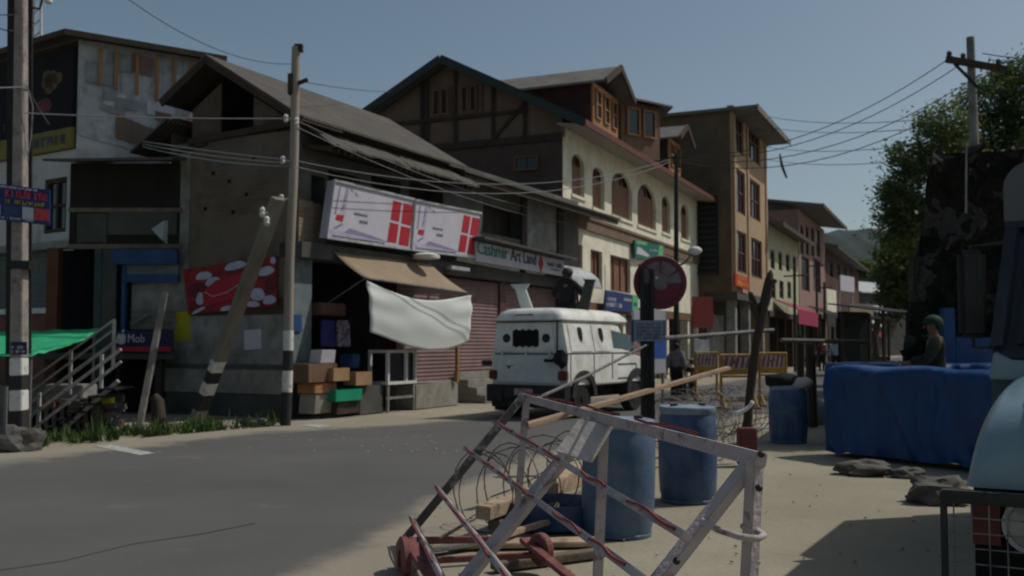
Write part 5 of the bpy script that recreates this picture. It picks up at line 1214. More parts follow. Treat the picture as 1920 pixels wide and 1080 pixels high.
coil('razor_wire', 'second row of razor wire just behind the darker blue drum', (1.9, 11.6, .28), (3.0, 13.0, .28), .28, 22, .0036, M['grey_iron'])

# ================================================================= round stop sign on its post
S0 = D(1215, 645, 11); ss = thing('stop_sign', 'round dark red stop sign seen in shade on a slotted post behind the drums', 'sign', (S0.x, 11, 0))
fx = Frame((S0.x - 1, 11), (S0.x + 1, 11.25))
mb = MB(); mb.box(S0.x - .085, S0.x - .045, 10.96, 11.02, 0, D(1, 505, 11).z); mb.box(S0.x + .025, S0.x + .065, 10.96, 11.02, 0, D(1, 505, 11).z); mb.box(S0.x - .045, S0.x + .025, 10.985, 10.995, 0, D(1, 540, 11).z); mb.build('post', M['dark_iron'], ss)
c = D(1238, 530, 11.08); ax = Vector((.12, -1, 0)).normalized()
M['sign_face'] = mat('sign_face', (.17, .15, .16), .6, .15, 4, .05, c2=(.12, .09, .10), amt=.4); M['sign_maroon'] = mat('sign_maroon', (.13, .022, .036), .5, .2, 4, 0)
mb = MB(); mb.lathe([(.01, .0), (.285, .0), (.285, .02), (.01, .02)], tuple(c), 40, axis=tuple(ax)); mb.build('disc', M['sign_face'], ss, smooth=True)
mb = MB(); mb.lathe([(.243, .018), (.243, .034), (.292, .034), (.300, .02), (.300, -.03), (.29, -.03), (.286, .018)], tuple(c), 44, axis=tuple(ax), caps=False); mb.build('rim', M['sign_maroon'], ss, smooth=True)
uu = ax.cross(Vector((0, 0, 1))).normalized() * -1; 
def sec(a0, a1, r0, r1, d):
    n = 8; A = [a0 + (a1 - a0) * k / n for k in range(n + 1)]
    return [tuple(c + ax * d + uu * (r1 * math.cos(t)) + Vector((0, 0, r1 * math.sin(t)))) for t in A] + [tuple(c + ax * d + uu * (r0 * math.cos(t)) + Vector((0, 0, r0 * math.sin(t)))) for t in A[::-1]]
mb = MB(); mb.prism(sec(-math.pi * .98, -.03, .085, .24, .021), tuple(ax * .004)); mb.build('lower_half', M['sign_maroon'], ss)
mb = MB()
for a in (.62, 2.35, 1.57): mb.prism(sec(a - .05, a + .05, .1, .24, .021), tuple(ax * .003))
mb.loose('rib', M['sign_maroon'], ss)
mb = MB(); mb.lathe([(.018, .04), (.02, .06), (.005, .066)], tuple(c + uu * -.06 + Vector((0, 0, .05))), 12, axis=tuple(ax)); mb.build('hub', M['tin'], ss, smooth=True)
fq = Frame((S0.x - 1, 10.94), (S0.x + 1, 10.94))
r, c4 = quadboard(fq, 'notice_board', 'pale grey-blue notice with lines of writing on the post below the round stop sign', 'notice', [(1189, 640), (1244, 640), (1244, 601), (1189, 601)], .0, mat('notice_grey', (.21, .25, .33), .6, .1, 4, 0, c2=(.16, .19, .26), amt=.35), .02)
mb = MB(fq)
for k in range(5): y = 606 + 6.5 * k; strokes(mb, fq.s(1193), fq.s(1240), fq.z(1215, y + 3.4), fq.z(1215, y), -.004)
mb.build('writing', mat('notice_ink', (.11, .13, .18), .6, .1, 4, 0), r)
# blue and white upright board behind
a, b = D(1187, 700, 23), D(1247, 700, 23.6); fb = Frame((a.x, a.y), (b.x, b.y))
ub = thing('upright_board', 'upright blue and white board standing on the road behind the round stop sign', 'board', (a.x, a.y))
zb_ = lambda y: D(1, y, 23.3).z
mb = MB(fb); mb.box(0, fb.L, -.03, .03, zb_(640), zb_(600)); mb.build('blue_panel', M['sign_navy'], ub)
mb = MB(fb); mb.box(fb.L * .35, fb.L, -.035, .03, zb_(672), zb_(640)); mb.build('sky_panel', mat('panel_blue', (.03, .11, .42), .5, .15, 3, 0), ub)
mb = MB(fb); mb.box(0, fb.L, -.04, .03, zb_(600), zb_(582)); mb.box(fb.L * .3, fb.L, -.03, .03, zb_(700), zb_(672)); mb.build('white_panel', M['paper_white'], ub)
mb = MB(fb); mb.box(0, .05, .03, .08, 0, zb_(600)); mb.box(fb.L - .05, fb.L, .03, .08, 0, zb_(582)); mb.loose('leg', M['grey_iron'], ub)
mb = MB(fb); strokes(mb, .05, .3, zb_(660), zb_(652), -.04); strokes(mb, .05, .3, zb_(645), zb_(637), -.04); mb.build('writing', M['sign_navy'], ub)

# ================================================================= yellow police barriers
def barrier(label, px0, px1, d, zt=1.17):
    a, b = D(px0, 700, d), D(px1, 700, d + .15); fr = Frame((a.x, a.y), (b.x, b.y)); L0 = fr.L
    t = thing('police_barrier', label, 'barrier', (a.x, a.y), 'yellow police barriers across the side road')
    mb = MB(fr); mb.tube([(0, 0, 0), (0, 0, zt), (L0, 0, zt), (L0, 0, 0)], .035, 8); mb.tube([(0, 0, .18), (L0, 0, .18)], .03); mb.tube([(0, 0, .70), (L0, 0, .70)], .025); mb.build('frame', M['yellow_paint'], t)
    mb = MB(fr); mb.box(.03, L0 - .03, -.012, .012, .74, zt - .03); mb.build('panel', M['yellow_paint'] , t)
    mb = MB(fr); n = 5
    for k in range(n):
        x = .05 + (L0 - .1) * k / n; w_ = (L0 - .1) / n; mb.prism([(x, -.018, .88), (x + w_ * .5, -.018, .88), (x + w_ * .95, -.018, zt - .05), (x + w_ * .45, -.018, zt - .05)], (0, .005, 0))
    mb.build('red_stripe', M['red_rust'], t)
    mb = MB(fr); mb.box(.04, L0 - .04, -.0155, -.0125, .86, zt - .04); mb.build('pale_band', M['frame_paint'], t)
    mb = MB(fr)
    for s in (0, L0): mb.bar((s, -.3, .02), (s, .3, .02), .05); mb.bar((s, -.25, .04), (s, 0, .35), .04)
    mb.build('foot', M['yellow_paint'], t); return t
barrier('yellow police barrier with a striped band, beside the end of the long raised plank', 1352, 1412, 21.5)
barrier('yellow police barrier partly hidden by the bare tree trunk', 1424, 1474, 22.5, 1.2)
barrier('yellow police barrier just behind the walking person and the parked motorcycle', 1304, 1344, 24.5, 1.2)
# bare gnarled trunk with red box
t0 = V3(D(1398, 645, 11.9).x, 11.9, 0)
bt = thing('bare_trunk', 'bare gnarled dead tree trunk with broken stubs beside the round stop sign', 'tree', t0)
mb = MB(); P = [(1398, 842), (1402, 770), (1412, 690), (1424, 610), (1436, 555), (1443, 520), (1447, 504)]
mb.tube([tuple(D(x, y, 11.9)) for x, y in P], [.065, .055, .055, .058, .065, .055, .025], 10); mb.tube([tuple(D(x, y, 11.9)) for x, y in ((1425, 606), (1415, 580), (1410, 556), (1407, 545))], [.05, .045, .05, .02], 8); mb.tube([tuple(D(x, y, 11.85)) for x, y in ((1440, 535), (1452, 522), (1456, 530))], [.04, .03, .012], 8); mb.tube([tuple(D(x, y, 11.8)) for x, y in ((1412, 572), (1404, 565), (1400, 572))], [.035, .03, .015], 7)
o = mb.build('trunk', M['dark_wood'], bt, smooth='all', subsurf=1)
tx = bpy.data.textures.new('bark', 'CLOUDS'); tx.noise_scale = .12; md = o.modifiers.new('bark', 'DISPLACE'); md.texture = tx; md.strength = .05; md.texture_coords = 'GLOBAL'
mb = MB(); c = D(1400, 822, 11.6); mb.box(c.x - .10, c.x + .10, c.y - .1, c.y + .1, 0, D(1, 802, 11.6).z); tag(mb.build('red_block', mat('red_block', (.15, .04, .045), .8, .2, 4, .1), bevel=.015), 'small red painted block at the foot of the bare trunk', 'block')
mb = MB(); mb.tube([tuple(D(x, y, 11.2)) for x, y in ((1373, 776), (1385, 774), (1398, 768), (1407, 760), (1412, 752))], .022, 8); tag(mb.build('curved_pipe', M['white_paint'], smooth='all'), 'short curved white pipe beside the bare trunk', 'pipe')

# ================================================================= blue tarpaulin wall
FT_ = Frame((3.96, 12.75), (5.55, 10.25))
bw = thing('tarpaulin_wall', 'long low wall covered by a crumpled blue tarpaulin beside the light blue truck', 'wall', (3.96, 12.75))
mb = MB(FT_); LT_ = FT_.L; nx, prof = 90, [(-.02, 0.0), (-.02, .15), (-.02, .3), (-.03, .45), (-.03, .6), (-.02, .75), (-.01, .9), (.0, 1.0), (.03, 1.09), (.12, 1.125), (.3, 1.11), (.5, 1.12), (.62, 1.07), (.64, .9), (.64, 0.0)]
def tarp(mb, L0, prof, sd):
    gr = []
    for i in range(nx + 1):
        s = L0 * i / nx; row = []
        for j, (y, z) in enumerate(prof):
            n = mnoise.noise(Vector((s * 1.6, z * 1.2 + y, sd))) * .16 + abs(mnoise.noise(Vector((s * 3.2 + z * 1.5, z * 1.2, sd + 3)))) * .10 - abs(mnoise.noise(Vector((s * 2.6 + 1.1 * mnoise.noise(Vector((s * 1.3, z * 1.5, 3))) + .9 * z, z * .8, sd + 11)))) * .15 + mnoise.noise(Vector((s * 8 + z * 6, z * 5 - s * 3, sd + 6))) * .035
            zz = z + (mnoise.noise(Vector((s * 1.8, sd, y))) * .045 if z > .8 else 0) + (0.05 + .05 * mnoise.noise(Vector((s * 3, 9, sd))) if z == 0 else 0)
            row.append(mb.bm.verts.new(mb.f.w(s, y - n * (1 if j < 9 else .3), zz)))
        gr.append(row)
    for i in range(nx):
        for j in range(len(prof) - 1): mb.face([gr[i][j], gr[i + 1][j], gr[i + 1][j + 1], gr[i][j + 1]])
    mb.face(gr[0]); mb.face(gr[-1][::-1])
tarp(mb, LT_, prof, 1); mb.build('tarpaulin', M['blue_tarp'], bw, smooth='all', subsurf=1)
FT2 = Frame((4.35, 13.9), (6.3, 12.9)); 
mb = MB(FT2); tarp(mb, FT2.L, [(y, z * 1.02) for y, z in prof], 4); tag(mb.build('tarpaulin_wall', M['blue_tarp'], smooth='all'), 'second blue tarpaulin wall just behind the long low one', 'wall')
mb = MB(); a, b = D(1769, 640, 13.6), D(1792, 640, 13.6); mb.box(a.x, b.x, 13.6, 13.72, 0, D(1, 577, 13.6).z); mb.box(b.x + .005, b.x + .55, 13.62, 13.68, 0, D(1, 632, 13.6).z); tag(mb.build('blue_screen', M['blue_paint'], bevel=.01), 'narrow upright blue screen under the camouflage netting', 'screen')
random.seed(6)
def rock(px, py, r, sx, sz, sd, label, m='stone'):
    p = G(px, py); mb = MB(); mb.blob((p.x, p.y, r * sz * .55), r, sx, 1, sz, 3, .45, sd); tag(mb.build('rock', M[m]), label, 'rock', 'loose rocks')
rock(1622, 888, .20, 1.45, .45, 1, 'flat grey rock at the foot of the blue tarpaulin wall, the further one'); rock(1762, 940, .21, 1.3, .7, 2, 'grey rock lying beside the front of the light blue truck')
rock(1700, 893, .12, 1.5, .5, 3, 'small stone between the two larger rocks under the blue tarpaulin'); rock(26, 846, .24, 1.5, .9, 4, 'large pale rock at the foot of the striped concrete pole'); rock(482, 798, .17, 1.6, .55, 5, 'flat pale rock in the grass near the wooden pole'); rock(898, 752, .2, 1.2, .9, 6, 'small rough stone beside the concrete steps')
mb = MB(); p = G(1522, 795); mb.blob((p.x, p.y, .2), .28, .9, .7, 1.2, 3, .35, 9); tag(mb.build('sandbag', M['sack'], smooth='all'), 'pale sack lying between the rag-heaped drum and the blue tarpaulin', 'sack')

# ================================================================= shop goods under the awning
def gpt(px, off): s = FB.s(px, off); return s
def crate(label, cat, name, px0, px1, y0, y1, off, dep, m, bev=.01, grp=None, open_=False):
    s0, s1 = FB.s(px0, off), FB.s(px1, off); z0, z1 = max(0, FB.z((px0 + px1) / 2, y1, off)), FB.z((px0 + px1) / 2, y0, off)
    mb = MB(FB)
    if open_:
        t = .02; mb.box(s0, s1, -off, -off + t, z0, z1); mb.box(s0, s1, -off + dep - t, -off + dep, z0, z1); mb.box(s0, s0 + t, -off + t, -off + dep - t, z0, z1); mb.box(s1 - t, s1, -off + t, -off + dep - t, z0, z1); mb.box(s0 + t, s1 - t, -off + t, -off + dep - t, z0, z0 + t)
    else: mb.prism([(s0, -off + random.uniform(-.04, .04), z0), (s1, -off + random.uniform(-.04, .04), z0), (s1, -off + random.uniform(-.03, .03), z1), (s0, -off + random.uniform(-.03, .03), z1)], (random.uniform(-.03, .03), dep, 0))
    return tag(mb.build(name, m, bevel=bev), label, cat, grp)
crate('concrete block carrying the wooden counter of the shop', 'block', 'concrete_block', 592, 624, 738, 775, .62, .35, M['concrete'])
crate('dark box standing in front of the shop between green tub and display case', 'box', 'box', 676, 720, 722, 776, .7, .4, M['dark_concrete'])
crate('brown wooden counter box before the open shop under the tan awning', 'counter', 'counter', 578, 634, 682, 717, .68, .5, M['brown_wood'])
crate('orange-brown box under the wooden counter', 'box', 'box', 592, 632, 718, 737, .66, .4, M['orange_wood'])
crate('cardboard carton leaning open on the counter', 'carton', 'carton', 626, 656, 690, 714, .8, .28, M['cardboard'], .004, None, True)
crate('tan carton beside the display case stand', 'carton', 'carton', 668, 698, 697, 722, .8, .3, M['cardboard'], .004, None, True)
crate('green plastic tub among the boxes before the shop', 'tub', 'plastic_tub', 630, 680, 730, 752, .8, .35, M['green_plastic'], .02, None, True)
crate('dark low crate under the green tub', 'crate', 'crate', 634, 676, 752, 776, .74, .35, M['dark_wood'], .01)
crate('white packet box on the counter', 'box', 'box', 602, 630, 656, 681, .6, .25, M['paper_white'])
crate('blue packet hanging in the open shop', 'packet', 'packet', 606, 630, 600, 650, .3, .06, mat('packet_blue', (.03, .025, .16), .5, .3, 8, 0), .02)
crate('white and purple printed packet hanging in the open shop', 'packet', 'packet', 634, 658, 600, 650, .32, .05, mat('packet_mix', (.35, .30, .38), .5, .2, 8, 0, c2=(.06, .03, .06), amt=.5), .02)
crate('orange-brown basket on the shop shelf', 'basket', 'basket', 602, 650, 568, 592, .15, .3, M['brown_wood'], .02)
crate('blue bottle crate in the open shop', 'crate', 'crate', 660, 676, 664, 690, .5, .3, M['blue_paint'], .02)
# white display case on a stand
s0, s1 = FB.s(728, .8), FB.s(782, .8); z0, z1 = FB.z(755, 720, .8), FB.z(755, 656, .8)
dc = thing('display_case', 'white-framed glass display case on a thin stand beneath the white cloth', 'display case', FB.w(s0, -.8, 0))
mb = MB(FB); e = .06
for s in (s0, s0 + (s1 - s0) * .62, s1 - e): mb.box(s, s + e, -.8, -.74, z0, z1); mb.box(s, s + e, -.36, -.3, z0, z1)
for z in (z0, z1 - e): mb.box(s0 + e, s1 - e, -.795, -.74, z, z + e); mb.box(s0 + e, s1 - e, -.36, -.305, z, z + e); mb.box(s0, s0 + e, -.74, -.36, z, z + e); mb.box(s1 - e, s1, -.74, -.36, z, z + e)
mb.build('frame', M['white_paint'], dc)
mb = MB(FB); mb.box(s0 + .01, s1 - .01, -.72, -.70, z0 + .03, z1 - .03); mb.box(s0 + .01, s1 - .01, -.70, -.32, z0 + .02, z0 + .05); mb.build('glass', M['glass'], dc)
mb = MB(FB)
for s in (s0 + .03, s1 - .1): mb.box(s, s + .05, -.78, -.73, 0, z0); mb.box(s, s + .05, -.36, -.31, 0, z0)
mb.box(s0, s1 - .05, -.77, -.74, z0 - .3, z0 - .25); mb.build('stand', M['plaster_grey'], dc)
mb = MB(FB); s = FB.s(856, .85); mb.box(s - .035, s + .035, -.9, -.83, 0.54, FB.z(856, 635, .85)); tag(mb.build('wooden_post', M['orange_wood']), 'short orange-brown post holding the lower corner of the white cloth', 'post')

# ================================================================= stairs, tarp and rubble at the left
sr = thing('iron_stairs', 'grey iron stairs with railings climbing toward the old wooden shop', 'stairs', G(75, 812))
def rl(name, x0, y0, x1, y1, d, w_):
    mb = MB(); mb.bar(tuple(D(x0, y0, d)), tuple(D(x1, y1, d)), w_, w_ * .8); return mb.build(name, M['rail_grey'], sr)
M['rail_grey'] = mat('rail_grey', (.36, .345, .32), .7, .25, 5, .2, 40, c2=(.11, .085, .07), amt=.25)
for l in ((52, 716, 215, 599, 16.5, .035), (52, 739, 209, 621, 16.5, .035), (50, 762, 226, 634, 16.5, .06)): rl('far_rail', *l)
for l in ((52, 784, 227, 655, 15.7, .055), (60, 806, 227, 678, 15.7, .05)): rl('near_rail', *l)
rl('stringer', 118, 806, 222, 714, 15.9, .07)
for x, ya, yb, d in ((133, 656, 740, 16.5), (214, 600, 690, 16.5), (74, 736, 812, 15.7), (191, 664, 728, 15.7)):
    mb = MB(); p, q = D(x, ya, d), D(x, yb, d); mb.bar((p.x, p.y, p.z), (p.x, p.y, max(0, q.z)), .045); mb.build('post', M['rail_grey'], sr)
mb = MB()
for k in range(6):
    a = D(96 + 21 * k, 800 - 14.5 * k, 15.75); mb.box(a.x - .12, a.x + .14, 15.72, 16.5, max(.02, a.z - .03), max(.02, a.z - .03) + .03)
mb.loose('tread', M['dark_iron'], sr)
random.seed(14)
mats_ = [M['pink_wall'], M['yellow_paper'], M['stone'], M['red_rust'], M['mud']]
mb = MB()
for k in range(70):
    x = random.uniform(88, 226); y = random.uniform(740 - (x - 100) * .1, 806); p = D(x, y, random.uniform(16.1, 16.6)); sz = random.uniform(.05, .11)
    mb.mi = random.choice((0, 0, 1, 2, 2, 3, 4, 4)); z = max(.05, p.z * .8); mb.bar((p.x - sz, p.y, z), (p.x + sz, p.y + random.uniform(-.05, .05), z + random.uniform(-.03, .03)), .1, .09)
for k in range(10):
    x = 90 + 14 * k; p = G(x, 800); mb.mi = 2; mb.box(p.x - .09, p.x + .09, 16.1, 16.7, 0, .25 + .035 * k)
o = mb.build('brick_rubble', mats_); tag(o, 'heap of broken bricks in mixed colours under the iron stairs', 'rubble', kind='stuff')
gt = thing('green_tarpaulin', 'bright green tarpaulin roof slung over a low stall beside the iron stairs', 'tarpaulin', (-7, 16, 0))
mb = MB(); q = [D(-220, 672, 15.2), D(60, 667, 15.2), D(128, 648, 16.0), D(186, 617, 17.8), D(60, 620, 18.2), D(-220, 632, 18.6)]
n = 10; A, B_ = [q[5], q[4], q[3]], [q[0], q[1], q[2]]
def along(pl, u): u *= len(pl) - 1; i = min(int(u), len(pl) - 2); return pl[i].lerp(pl[i + 1], u - i)
gr = [[mb.bm.verts.new(along(A, i / 24).lerp(along(B_, i / 24), j / n) - Vector((0, 0, .05 * math.sin(math.pi * j / n) + .03 * mnoise.noise(Vector((i * .4, j * .5, 1)))))) for j in range(n + 1)] for i in range(25)]
for i in range(24):
    for j in range(n): mb.face([gr[i][j], gr[i + 1][j], gr[i + 1][j + 1], gr[i][j + 1]])
mb.build('sheet', M['green_tarp'], gt, smooth='all', solid=.01)
mb = MB()
for x, y, d in ((-150, 668, 15.3), (58, 664, 15.3), (176, 620, 17.6)): p = D(x, y, d); mb.tube([(p.x, p.y, 0), tuple(p)], .025)
mb.loose('stall_pole', M['grey_wood'], gt)
mb = MB(); p = D(20, 700, 16.6); mb.box(p.x - 1.6, p.x + 1.2, 16.6, 17.2, 0, .72); tag(mb.build('stall_counter', M['plaster_grey'], bevel=.02), 'grey stall counter under the green tarpaulin', 'counter')
mb = MB(); p = D(8, 812, 14.6); mb.box(p.x - .02, p.x + .02, p.y, p.y + .04, 0, .78); tag(mb.build('iron_stake', M['grey_iron']), 'thin pale iron stake in the ground beside the striped concrete pole', 'stake')
# grass verge and pebbles
gm = mat('grass_blades', (.045, .085, .018), .8, .4, 3, 0, c2=(.10, .11, .03), amt=.3); mb = MB(); random.seed(21)
for k in range(5200):
    x = random.uniform(60, 540); yb = 846 - (x - 0) * .088; y = yb - abs(random.gauss(0, 9)) - 1
    if x > 420 and random.random() < .6: continue
    if mnoise.noise(Vector((x / 26, y / 12, 0))) < -.14: continue
    p = G(x + random.uniform(-4, 4), y); h_ = random.uniform(.04, .165) * (1.8 if random.random() < .12 else 1) * (.55 + 1.1 * max(0, mnoise.noise(Vector((x / 33, 4, 0))) + .35)); a = random.uniform(0, 6.28); w_ = random.uniform(.008, .02)
    d = Vector((math.cos(a), math.sin(a), 0)); l = Vector((random.uniform(-.07, .07), random.uniform(-.07, .07), h_)); 
    v = [mb.bm.verts.new(p - d * w_), mb.bm.verts.new(p + d * w_), mb.bm.verts.new(p + l * .6 + d * w_ * .8), mb.bm.verts.new(p + l)]; mb.face(v)
tag(mb.build('grass', gm), 'green grass and weeds along the road edge before the brown gable', 'grass', kind='stuff')
mb = MB(); random.seed(22)
for k in range(120):
    x = random.uniform(620, 1800); y = random.uniform(860, 1090); p = G(x, y); r_ = random.uniform(.004, .014)
    b = bmesh.ops.create_icosphere(mb.bm, subdivisions=1, radius=r_)
    for v in b['verts']: v.co = Vector((v.co.x * random.uniform(.8, 1.3), v.co.y, v.co.z * .6)) + p + Vector((0, 0, r_ * .3))
for k in range(160):
    p = G(random.uniform(0, 900), random.uniform(800, 850)); r_ = random.uniform(.008, .03); b = bmesh.ops.create_icosphere(mb.bm, subdivisions=1, radius=r_)
    for v in b['verts']: v.co = Vector((v.co.x, v.co.y * random.uniform(.8, 1.3), v.co.z * .6)) + p
tag(mb.build('pebbles', mat('pebble', (.25, .225, .18), .95, .3, 6, 0)), 'small pebbles scattered over the dusty ground', 'pebbles', kind='stuff')
# ================================================================= armoured vehicle
av = thing('armoured_vehicle', 'battered white armoured police jeep driving away, with an open roof turret', 'vehicle', (.31, 18.95))
WV, LV = FV.L, 3.75
CY = 2.35                                                          # length of the boxy part
def sect(y, zs, ins):                                              # ins = tumblehome at the top
    return [(0.0, y, zs[0]), (0.0, y, zs[1]), (ins, y, zs[2]), (WV - ins, y, zs[2]), (WV, y, zs[1]), (WV, y, zs[0])]
mb = MB(FV); secs = [sect(0, (.60, 1.22, 1.84), .12), sect(CY - .3, (.60, 1.22, 1.84), .12), sect(CY, (.60, 1.22, 1.82), .13)]
secs += [sect(CY + .42, (.60, 1.20, 1.24), .16), sect(LV - .25, (.60, 1.08, 1.14), .20), sect(LV, (.62, .98, 1.02), .25)]
vs = [[mb.V(p) for p in s] for s in secs]
mb.face(vs[0][::-1]); mb.face(vs[-1])
for i in range(len(vs) - 1):
    for k in range(6): mb.face([vs[i][k], vs[i][(k + 1) % 6], vs[i + 1][(k + 1) % 6], vs[i + 1][k]])
mb.build('body', M['army_white'], av, bevel=.03, smooth=True)
mb = MB(FV); n = 9                                                # domed roof cap with a lip
ring = []
for k, (ins, z) in enumerate(((.03, 1.83), (.0, 1.86), (.02, 1.93), (.08, 2.02), (.2, 2.075), (.36, 2.09))):
    pts = []; x0, x1, y0, y1 = .07 + ins, WV - .07 - ins, -.05 + ins * .8, CY + .46 - ins * 2.6; r_ = .16
    for cx, cy, a0 in ((x1 - r_, y0 + r_, -math.pi / 2), (x1 - r_, y1 - r_, 0), (x0 + r_, y1 - r_, math.pi / 2), (x0 + r_, y0 + r_, math.pi)):
        for j in range(6): a = a0 + math.pi / 2 * j / 5; pts.append((cx + r_ * math.cos(a), cy + r_ * math.sin(a), z))
    ring.append([mb.V(p) for p in pts])
mb.face(ring[0][::-1]); mb.face(ring[-1])
for a, b in zip(ring, ring[1:]):
    for k in range(len(a)): mb.face([a[k], a[(k + 1) % len(a)], b[(k + 1) % len(a)], b[k]])
mb.build('roof', M['army_white'], av, smooth=True)
fr = FV; RZ = lambda y: fr.z(990, y, .02)
# rear face
def tz(z): return .12 * max(0, (z - 1.22) / .62)
mb = MB(FV); z0, z1 = 1.25, 1.80; mb.prism([(.16 + tz(z0), -.02, z0), (WV - .22 - tz(z0), -.02, z0), (WV - .22 - tz(z1), -.02, z1), (.16 + tz(z1), -.02, z1)], (0, .03, 0)); dr = mb.build('rear_door', M['army_white'], av, bevel=.008)
mb = MB(FV); x0, x1, za, zb = .50, 1.08, 1.36, 1.66
pts = []
for k in range(4): pts.append((x0 + (x1 - x0) * (k + .25) / 4, -.03, za)); pts.append((x0 + (x1 - x0) * (k + .45) / 4, -.03, za - .025)); pts.append((x0 + (x1 - x0) * (k + .65) / 4, -.03, za - .025)); pts.append((x0 + (x1 - x0) * (k + .85) / 4, -.03, za))
top_ = []
for k in range(3, -1, -1): top_ += [(x0 + (x1 - x0) * (k + .85) / 4, -.03, zb), (x0 + (x1 - x0) * (k + .65) / 4, -.03, zb + .025), (x0 + (x1 - x0) * (k + .45) / 4, -.03, zb + .025), (x0 + (x1 - x0) * (k + .25) / 4, -.03, zb)]
mb.prism([(x0, -.03, za)] + pts + [(x1, -.03, za), (x1, -.03, zb)] + top_ + [(x0, -.03, zb)], (0, .015, 0)); mb.build('window', M['black_void'], dr)
for x in (.36, 1.24):
    mb = MB(FV); mb.lathe([(.085, -.02), (.085, .012), (.06, .018), (.01, .018)], (x, -.02, 1.51), 18, axis=tuple(-FV.y)); mb.build('gun_port', M['dark_iron'], dr, smooth=True)
mb = MB(FV)
for x in (.24, .78, 1.30): mb.box(x, x + .05, -.045, -.02, 1.17, 1.27)
mb.box(1.34, 1.42, -.06, -.03, 1.05, 1.075); mb.build('hinges', M['army_grey'], av, bevel=.004)
mb = MB(FV); mb.box(.62, 1.02, -.165, -.145, .44, .56); mb.build('number_plate', M['frame_paint'], av)
mb = MB(FV); mb.tube([(1.5, 1.9, 2.05), (1.52, 1.86, 3.0)], .006); mb.build('aerial', M['black_paint'], av)
mb = MB(FV)
for x in (.12, WV - .12): mb.box(x - .13, x + .13, .12, .135, .12, .42)
mb.build('mud_flap', M['rubber'], av)
mb = MB(FV); mb.box(.10, WV - .10, -.03, .0, .66, 1.20); mb.build('tail_panel', M['army_grey'], av, bevel=.01)
mb = MB(FV); mb.box(.10, WV - .02, -.034, -.0, 1.205, 1.225); mb.box(WV - .21, WV - .195, -.03, 0, 1.22, 1.82); mb.box(.13, WV - .1, -.055, -.03, 1.815, 1.835); mb.box(.55, .95, -.03, .02, 1.945, 1.965); mb.build('panel_seam', M['dark_iron'], av)
mb = MB(FV); mb.prism([(.32, -.034, 1.02), (.45, -.034, .94), (.42, -.034, .92)], (0, .005, 0)); mb.prism([(.36, -.034, .98), (.56, -.034, 1.0), (.4, -.034, .95)], (0, .005, 0)); mb.build('dark_mark', M['dark_iron'], av)  # flat dark triangles on the tail panel
mb = MB(FV); mb.box(-.03, WV + .02, -.14, .1, .36, .63); mb.box(.05, WV - .05, -.08, .3, .20, .40); mb.box(-.02, .35, -.16, -.1, .30, .60); mb.build('bumper', M['dark_iron'], av, bevel=.01)
for x in (.06, WV - .08):
    mb = MB(FV); mb.box(x - .09, x + .09, -.07, .06, .72, .90); mb.build('tail_lamp', M['tail_red'], av, bevel=.02)
mb = MB(FV); mb.blob((WV - .06, -.12, 1.12), .17, .8, .6, 1.0, 2, .5, 4); mb.box(WV - .42, WV - .1, -.14, -.06, 1.06, 1.12); mb.build('kit_bag', M['dark_fabric'], av, smooth=True)
mb = MB(FV); mb.box(-.30, -.10, .1, .16, .98, 1.08); mb.bar((-.1, .13, 1.03), (.02, .15, 1.03), .03); mb.build('side_mirror', M['black_paint'], av)  # black mirror on a short arm, left of the body
# right side: frame running from the rear corner along the side
R0, R1 = FV.w(WV, 0, 0), FV.w(WV, 1, 0); FVS = Frame((R0.x, R0.y), (R1.x, R1.y))
def sd(px0, px1, y0, y1): a, b = FVS.s(px0), FVS.s(px1); c = (px0 + px1) / 2; return a, b, FVS.z(c, y1), FVS.z(c, y0)
def sidepoly(name, pts, m, par, t=.02, out=.004):
    mb = MB(FVS); q = []
    for s, z in pts: q.append((s, tz(z) - out, z))
    mb.prism(q, (0, t, 0)); return mb.build(name, m, par)
for px0, px1 in ((1072, 1112), (1116, 1146)):
    a, b = FVS.s(px0), FVS.s(px1); z0, z1 = 1.26, 1.77
    d_ = sidepoly('side_panel', [(a, z0), (b, z0), (b, z1), (a, z1)], M['army_white'], av, .02, .014)
    c = (a + b) / 2; w_ = .09; sidepoly('gun_port', [(c - w_, 1.58), (c - w_ * .8, 1.50), (c, 1.42), (c + w_ * .8, 1.50), (c + w_, 1.58), (c + w_, 1.68), (c + w_ * .6, 1.72), (c - w_ * .6, 1.72), (c - w_, 1.68)], M['black_void'], d_, .02, .02)
a, b = FVS.s(1152), FVS.s(1181)
sidepoly('cab_window', [(a, 1.33), (b + .25, 1.30), (b, 1.60), (a + .02, 1.68)], M['teal_glass'], av, .02, .012)
mb = MB(FVS)
for s in (FVS.s(1070), FVS.s(1114), FVS.s(1148)): mb.box(s - .012, s + .012, -.006, .02, .7, 1.22); 
mb.box(.05, 2.9, -.008, .02, 1.215, 1.232); s = FVS.s(1158); mb.box(s, s + .85, -.01, .02, .985, 1.005); mb.box(s, s + .85, -.01, .02, .70, .72); mb.box(s + .85, s + .87, -.01, .02, .70, 1.0); mb.build('side_seam', M['dark_iron'], av)
ya, r_ = FVS.s(1114), .36
def arch(yc):
    mb = MB(FVS); A = [math.pi * k / 12 for k in range(13)]
    out = [(yc + .50 * math.cos(t), -.05, .40 + .50 * math.sin(t)) for t in A]; inn = [(yc + .37 * math.cos(t), -.05, .40 + .37 * math.sin(t)) for t in A]
    for k in range(12): mb.prism([out[k], out[k + 1], inn[k + 1], inn[k]], (0, .3, 0))
    mb.build('wheel_arch', M['black_paint'], av)
